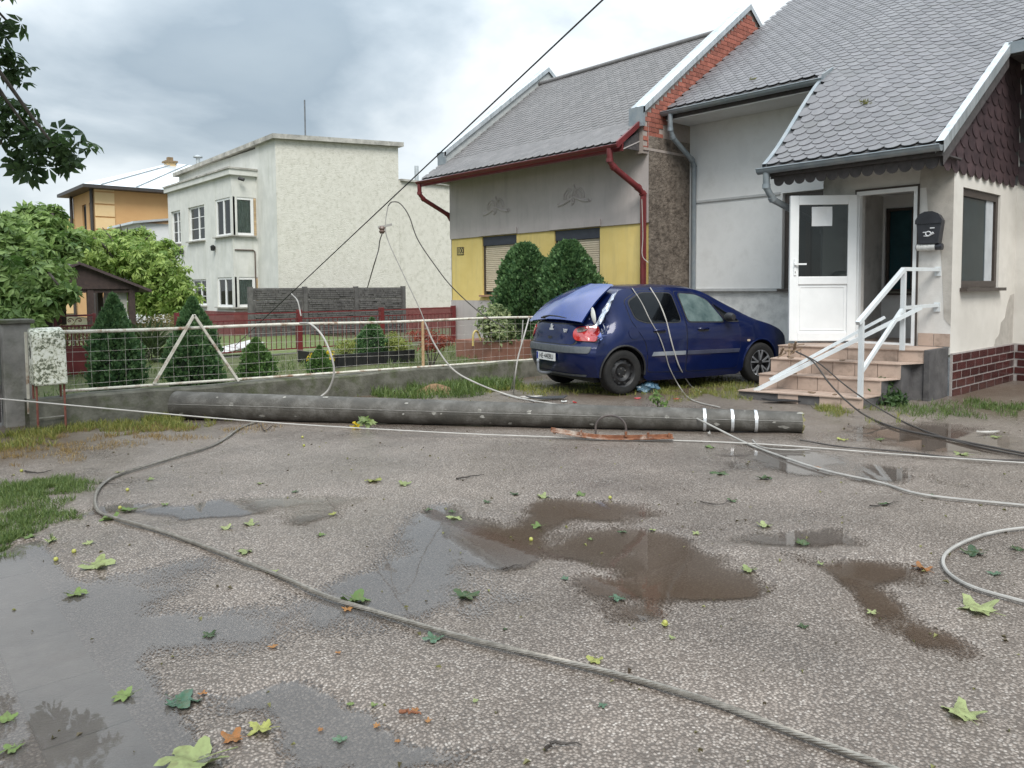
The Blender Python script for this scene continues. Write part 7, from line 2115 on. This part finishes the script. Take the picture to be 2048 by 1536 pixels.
def mottle(m_, amt=.55):
    t = m_.node_tree; b = t.nodes['Principled BSDF']; src = b.inputs['Base Color'].links[0].from_socket
    tc_ = N('ShaderNodeTexCoord', t); n_ = N('ShaderNodeTexNoise', t); n_.inputs['Scale'].default_value = 9; n_.inputs['Detail'].default_value = 6; L(tc_.outputs['Object'], n_.inputs['Vector'], t)
    r = N('ShaderNodeMapRange', t); L(n_.outputs['Fac'], r.inputs[0], t); r.inputs[1].default_value = .45; r.inputs[2].default_value = .7; r.inputs[4].default_value = amt
    x = N('ShaderNodeMix', t, data_type='RGBA'); L(r.outputs[0], x.inputs['Factor'], t); L(src, x.inputs['A'], t); x.inputs['B'].default_value = (.10, .085, .04, 1)
    L(x.outputs['Result'], b.inputs['Base Color'], t)
    return m_


LM = {'pale': leafmat('pale_leaf_underside', (.19, .235, .09), (.28, .32, .14), tl=.1), 'green': leafmat('fresh_fallen_leaf', (.08, .14, .035), (.17, .23, .07), tl=.1),
      'dark': leafmat('dark_wet_leaf', (.025, .055, .02), (.05, .09, .03), rough=.25, tl=.1), 'blue': leafmat('blue_green_leaf', (.05, .11, .07), (.09, .16, .10), rough=.3, tl=.1),
      'orange': leafmat('orange_leaf', (.25, .10, .03), (.36, .18, .06), tl=.1), 'yellow': leafmat('yellow_green_fallen', (.20, .22, .05), (.30, .31, .09), tl=.1)}
LMESH = {}
for m_ in LM.values(): mottle(m_)
for k_, m_ in LM.items():
    LMESH[k_] = [maple_mesh(hash(k_) % 97 + i * 13 if False else sum(map(ord, k_)) + i * 13, m_, lobes=(5, 7, 5)[i], curl=(.10, .2, .05)[i], fold=(0, .15, .3)[i]) for i in range(3)]


def put_leaf(px, py, size, kind, label, group=None, lift=.006, flat=1.0):
    p = gnd(px, py, 0); d = max((p - Vector((0, 0, CAMH))).length, .5); s_ = size / F * d * .86
    me = LMESH[kind][random.randrange(3)]
    o = bpy.data.objects.new('leaf', me); COL.objects.link(o)
    p.z = max(gz(p), .0008) + lift
    o.matrix_basis = Matrix.Translation(p) @ Matrix.Rotation(random.uniform(-.12, .12), 4, 'X') @ Matrix.Rotation(random.uniform(-.12, .12), 4, 'Y') @ Matrix.Rotation(random.uniform(0, 6.28), 4, 'Z') @ Matrix.Diagonal((s_, s_, s_ * flat, 1))
    return tag(o, label, 'leaf', group)


BIG = [(1958, 1222, 105, 'pale', 'large pale chestnut leaf below the cable loop at right'), (1925, 1432, 100, 'pale', 'large pale leaf alone in the lower right corner'),
       (195, 1132, 88, 'pale', 'ragged pale leaf beside the flooded paving at left'), (712, 1203, 95, 'green', 'green leaf lying across the twisted cable by the grey puddle'),
       (695, 1220, 34, 'orange', 'small orange leaf under the green one on the twisted cable'), (932, 1195, 78, 'dark', 'dark curled leaf at the right rim of the grey puddle'),
       (910, 1037, 50, 'pale', 'pale leaf at the left tip of the brown puddle chain'), (747, 963, 52, 'yellow', 'yellow-green leaf in mid yard, far side, left of a pair'),
       (808, 970, 38, 'pale', 'pale leaf in mid yard, far side, right of a pair'), (868, 1280, 62, 'blue', 'blue-green leaf just below the twisted cable, centre'),
       (362, 1405, 100, 'blue', 'crumpled blue-green leaf near the lower left pool'), (250, 1395, 62, 'green', 'green leaf on the end of the paving strip'),
       (420, 1272, 44, 'dark', 'dark rolled leaf floating in the shallow clear film'), (546, 1296, 26, 'orange', 'single orange leaf right of the dark floating leaf'),
       (468, 1480, 64, 'orange', 'long rust-orange leaf at the edge of the bottom puddle'), (385, 1528, 175, 'pale', 'largest pale leaf cut by the bottom edge of the photo'),
       (525, 1462, 72, 'yellow', 'yellow-green leaf behind the rust-orange leaf at bottom'), (1950, 1108, 62, 'dark', 'dark leaf lying inside the cable loop at right'),
       (1846, 1140, 50, 'orange', 'orange-brown leaf left of the cable loop'), (1925, 910, 44, 'pale', 'pale leaf resting on the white cable at far right'),
       (1440, 948, 54, 'dark', 'dark upright leaf below the banded pole end, left one'), (1528, 958, 44, 'dark', 'dark leaf below the banded pole end, right one'),
       (1530, 1053, 44, 'pale', 'pale leaf floating on the long mirror puddle'), (1605, 1088, 44, 'dark', 'dark leaf on the near rim of the long mirror puddle'),
       (1498, 1142, 48, 'pale', 'pale leaf beside the ring-shaped puddle'), (1235, 1198, 46, 'blue', 'blue-green leaf left of the wide brown puddle'),
       (1190, 1322, 50, 'yellow', 'yellow-green leaf behind the cable, right of centre'), (218, 1040, 52, 'green', 'green leaf touching the bend of the twisted cable'),
       (255, 1022, 44, 'green', 'green leaf inside the bend of the twisted cable'), (152, 1190, 60, 'green', 'green leaf below the ragged pale leaf at left'),
       (490, 1105, 50, 'pale', 'pale leaf just above the twisted cable at left'), (682, 1482, 42, 'blue', 'dark green sprig floating in the bottom puddle')]
for (px, py, s_, kd, lab) in BIG: put_leaf(px, py, s_ * (.86 if s_ > 60 else .9), kd, lab)
SMALL = [(1393, 1068, 26, 'pale'), (1305, 1062, 22, 'pale'), (1245, 1065, 30, 'dark'), (1330, 1253, 26, 'yellow'), (1343, 1278, 20, 'pale'), (1745, 1227, 30, 'pale'), (1607, 1255, 34, 'dark'), (1465, 1003, 32, 'dark'),
         (1768, 1010, 32, 'dark'), (1418, 895, 34, 'green'), (178, 1088, 32, 'pale'), (105, 1083, 34, 'pale'), (500, 1050, 48, 'pale'), (452, 1058, 42, 'pale'), (545, 1145, 34, 'pale'), (642, 1072, 30, 'green'), (666, 1030, 26, 'yellow'),
         (1075, 1055, 42, 'green'), (1085, 995, 46, 'pale'), (1160, 990, 36, 'green'), (700, 1412, 26, 'green'), (748, 1414, 28, 'green'), (856, 1445, 22, 'orange'), (755, 1455, 24, 'orange'), (642, 1463, 20, 'orange'), (795, 1486, 20, 'orange'),
         (1205, 1413, 28, 'blue'), (240, 946, 26, 'yellow'), (830, 1423, 26, 'orange'), (676, 1308, 20, 'orange'), (1635, 937, 20, 'orange'), (1030, 990, 30, 'dark'), (975, 1005, 30, 'dark'), (855, 1022, 30, 'dark'), (905, 1025, 30, 'dark'),
         (70, 1000, 32, 'pale'), (30, 1030, 40, 'pale'), (120, 970, 36, 'yellow'), (60, 1075, 36, 'green'), (25, 1500, 60, 'green'), (15, 1440, 50, 'green'), (1685, 880, 34, 'yellow'), (1990, 1150, 40, 'blue'), (2035, 1100, 40, 'dark'), (405, 1390, 24, 'orange'),
         (520, 968, 26, 'pale'), (300, 960, 24, 'green'), (330, 1010, 24, 'green'), (590, 985, 22, 'dark'), (1130, 1160, 26, 'blue'), (950, 1405, 22, 'pale'), (1010, 1260, 20, 'dark'), (1180, 1080, 22, 'green'), (1870, 995, 28, 'dark'), (1990, 875, 30, 'pale'), (1640, 1130, 22, 'pale'), (1760, 880, 24, 'green')]
MARKS = [(775, 1165, 'the broad grey puddle'), (1010, 1075, 'the brown puddle joining the grey one'), (1130, 1018, 'the farthest brown puddle'), (1330, 1190, 'the wide brown puddle'), (1370, 1125, 'the ring-shaped puddle'), (1560, 1068, 'the long mirror puddle'),
         (1690, 1140, 'the dark brown puddle at right'), (1810, 1225, 'the slanting brown puddle'), (1570, 925, 'the pole-end puddle'), (1800, 958, 'the stair-post puddle'), (1880, 885, 'the muddy pool by the steps'), (690, 1520, 'the bottom puddle'), (430, 1310, 'the shallow clear film'),
         (195, 1010, 'the bend of the twisted cable'), (1900, 1120, 'the cable loop at right'), (1225, 872, 'the rusty cross-arm'), (150, 1290, 'the paving strip'), (60, 1010, 'the lower left grass patch'), (1100, 1320, 'the twisted cable in the foreground'), (560, 1155, 'the twisted cable at left centre'), (420, 960, 'the far end of the twisted cable')]
USED = set()


def where_label(px, py, what):
    for (mx_, my_, ph) in sorted(MARKS, key=lambda m: math.hypot(m[0] - px, (m[1] - py) * 2)):
        dx_, dy_ = px - mx_, (py - my_) * 2
        rels = (['right of'] if dx_ > 0 else ['left of']) + (['in front of'] if dy_ > 0 else ['behind'])
        if abs(dy_) > abs(dx_): rels.reverse()
        if math.hypot(dx_, dy_) < 45: rels.insert(0, 'on')
        for r_ in rels:
            lab = '%s %s %s' % (what, r_, ph)
            if lab not in USED:
                USED.add(lab); return lab
    return what


WH = {'pale': 'small pale leaf', 'dark': 'small dark wet leaf', 'green': 'small green leaf', 'orange': 'small orange leaf', 'yellow': 'small yellow-green leaf', 'blue': 'small blue-green leaf'}
for (px, py, s_, kd) in SMALL: put_leaf(px, py, s_ * .85, kd, where_label(px, py, WH[kd]), 'small leaves scattered on the asphalt')
# green husks/fruit
fm_ = mat('yellow_green_husk', (.26, .27, .05), (.36, .35, .09), scale=30, rough=.5)
fr_me = MB().lathe([(0, -.5), (.3, -.42), (.48, -.15), (.5, .1), (.36, .38), (.1, .48), (0, .46)], (0, 0, 0), 'z', 10).mesh('fruit', fm_, smooth=True)
for (px, py) in ((1062, 1082), (1220, 998), (112, 1122), (255, 982), (605, 876), (608, 893), (148, 1106), (1330, 1250), (240, 1018), (43, 944)):
    p = gnd(px, py, 0); o = bpy.data.objects.new('fruit', fr_me); COL.objects.link(o)
    s_ = .027; o.matrix_basis = Matrix.Translation(p + Vector((0, 0, s_ * .42))) @ Matrix.Rotation(random.uniform(0, 3), 4, 'X') @ Matrix.Diagonal((s_, s_, s_, 1))
    tag(o, where_label(px, py, 'round yellow-green husk'), 'fruit', 'fallen husks on the asphalt')
FL = thing('fallen_flower', 'yellow flower with green leaves torn off beside the pole', 'flower', gnd(712, 858, 0))
c = org(FL); n = 40
scatter_mesh('petal', *simple_leaf(.045, .03), np.array([[c.x, c.y, .035]] * n) + rngv.normal(size=(n, 3)) * .018, rotmats(n, rngv.normal(size=(n, 3)), .3, np.ones(n), rngv), MATS['yellow_petal'], FL)
for k in range(5):
    lf = link_mesh('leaf', LMESH['green'][1], FL, Matrix.Translation(VL * (.03 + .035 * k) + VF * .03 * (k % 2) + Vector((0, 0, .05 + .03 * (k % 3)))) @ Matrix.Rotation(rad(60), 4, (VL.x, VL.y, 0)) @ Matrix.Rotation(k * 1.3, 4, 'Z') @ Matrix.Diagonal((.16, .09, .1, 1)))
n = 900
l_ = rngv.uniform(-7, 7.5, n); f_ = 2.2 + 9 * rngv.random(n) ** 1.3
kk = np.abs(l_) < f_ * .72; l_, f_ = l_[kk], f_[kk]; h_, _ = ground_fields(l_, f_)
P = np.stack([l_ * VL.x + f_ * VF.x, l_ * VL.y + f_ * VF.y, np.maximum(h_, .001) + .004], 1); P = P[P[:, 1] < 9.6]
tag(scatter_mesh('leaf_crumbs', *simple_leaf(.028, .016), P, rotmats(len(P), np.tile([[0, 0, 1.]], (len(P), 1)), .25, rngv.uniform(.4, 1.3, len(P)), rngv), leafmat('crumb_mix', (.05, .035, .02), (.20, .20, .07), tl=.05), loc=P.mean(axis=0)), 'tiny leaf crumbs and seeds peppered over the wet yard', 'litter', kind='stuff')
# twigs
twm = mat('wet_black_twig', (.022, .017, .014), (.045, .035, .028), rough=.6)
for (pts, r_, lab) in [([(912, 958), (940, 954), (968, 949)], .010, 'straight dark twig in mid yard on the far side'), ([(1003, 1139), (1022, 1134), (1042, 1129)], .008, 'dark twig below the brown puddle chain'),
                       ([(50, 942), (75, 946), (105, 941)], .010, 'dark twig near the left edge below the grass'), ([(1092, 1497), (1115, 1487), (1165, 1490)], .009, 'curved dark twig low in the foreground'),
                       ([(522, 850), (530, 862), (545, 853), (558, 856)], .009, 'forked black twig at the near side of the pole'), ([(1400, 1004), (1440, 1009), (1462, 1000)], .006, 'thin twig between the puddles'),
                       ([(200, 966), (222, 968), (238, 967)], .006, 'thin twig at the bend of the twisted cable'), ([(1738, 1013), (1770, 1010), (1800, 1004)], .007, 'thin twig in the right middle yard'),
                       ([(800, 1425), (825, 1427), (845, 1428)], .010, 'reddish stick among the bottom leaves')]:
    tag(MB().tube([q + Vector((random.uniform(-.006, .006), random.uniform(-.006, .006), random.uniform(0, .008))) for q in spline([gnd(x, y, .010) for x, y in pts], 5)], [r_ * .8 * (1 - .7 * k / (5 * (len(pts) - 1))) for k in range(5 * (len(pts) - 1) + 1)], 6).build('twig', twm if 'reddish' not in lab else rust, smooth=True, loc=gnd(*pts[0])), lab, 'twig')
# plastic bag, bumper shards, lamp splinters, rubble on the steps
BG_ = gnd(1297, 783, 0); bgm = MB(); rows = []
for i in range(13):
    ph = math.pi * i / 12; rr_ = .17 * math.sin(ph); rows.append([])
    for j in range(22):
        a = 2 * math.pi * j / 21; w_ = 1 + .16 * math.sin(3 * a + i) + .10 * math.sin(7 * a - i * 1.4)
        rows[-1].append((BG_.x + rr_ * w_ * math.cos(a) * 1.15, BG_.y + rr_ * w_ * math.sin(a) * .8, BG_.z + .055 - .085 * math.cos(ph) * (1 + .25 * math.sin(2 * a)) + .012 * math.sin(5 * a + 2 * i)))
bgm.grid(rows)
tag(bgm.build('plastic_bag', mat('blue_plastic_film', (.035, .085, .13), (.12, .20, .26), scale=14, rough=.18, coat=.6), loc=BG_), 'crumpled blue plastic bag under the car door', 'bag')
def shard(px, py, l, w, h, mt, label, seed, n=7, cat='debris', tilt=.1):
    rr_ = random.Random(seed); p = gnd(px, py, .0); m_ = MB(); ring = []
    for k in range(n):
        a = 2 * math.pi * k / n; q = rr_.uniform(.75, 1.1); ring.append(p + VL * l * q * math.cos(a) + VF * w * q * math.sin(a) + Vector((0, 0, .012 + h * rr_.random() + abs(math.cos(a)) * tilt * l)))
    m_.prism(ring, (0, 0, -.010)); ob = m_.build('debris', mt, loc=p); return tag(ob, label, cat)
shard(1095, 800, .34, .05, .02, blk, 'black broken bumper strip lying left of the pole hoop', 1)
shard(1060, 797, .16, .03, .015, cab_w, 'pale plastic sliver beside the black bumper strip', 2)
shard(1128, 806, .05, .03, .02, mat('white_shard', (.6, .6, .58), rough=.4), 'white plastic shard by the black bumper strip', 3)
shard(1150, 807, .03, .02, .02, taillamp, 'red lamp splinter right of the white shard', 4)
shard(1275, 799, .05, .02, .012, taillamp, 'red lamp splinter below the rear wheel', 5)
shard(1352, 801, .05, .02, .012, taillamp, 'red lamp splinter below the blue bag', 6)
shard(1570, 806, .38, .09, .03, blk, 'black torn plastic shield before the lowest step', 7, n=11)
shard(1610, 802, .12, .06, .07, blackm, 'black crumpled scrap heaped on the torn plastic shield', 8)
shard(1418, 872, .02, .02, .05, cab_w, 'small white ceramic piece before the pole bands', 9)
shard(1505, 790, .05, .03, .02, conc, 'chipped stone near the left end of the lowest step', 10)
shard(1975, 868, .14, .02, .015, cab_w, 'pale wood splinter in the muddy pool at right', 12)
RB = thing('rubble', 'broken splintered boards and rubble on the left of the steps', 'rubble', (10.0, 5.75, .55))
for k in range(9):
    p = at(1562 + 5 * k + random.uniform(-4, 4), 712 - 2 * k + random.uniform(-8, 6), 10.75); d_ = Vector((random.uniform(-.4, 1), random.uniform(-1, .3), random.uniform(-.1, .7))).normalized() * random.uniform(.05, .12)
    MB().bar(p - d_, p + d_, .03, .012).build('splinter', mat('splintered_wood', (.14, .09, .055), (.26, .19, .13), scale=20, rough=.9), RB)
for k in range(10):
    i = k % 4; e = EDG[i]; t_ = random.uniform(.05, .9); nx_ = random.uniform(.04, .25)
    p = Vector((e[0][0] + (e[1][0] - e[0][0]) * t_ + nx_, e[0][1] + (e[1][1] - e[0][1]) * t_, e[2] + .01))
    MB().obox(p, (random.uniform(.012, .05), .004, 0), (-.004, random.uniform(.01, .04), 0), (0, 0, .006)).build('crumb', MATS['splintered_wood'], RB)
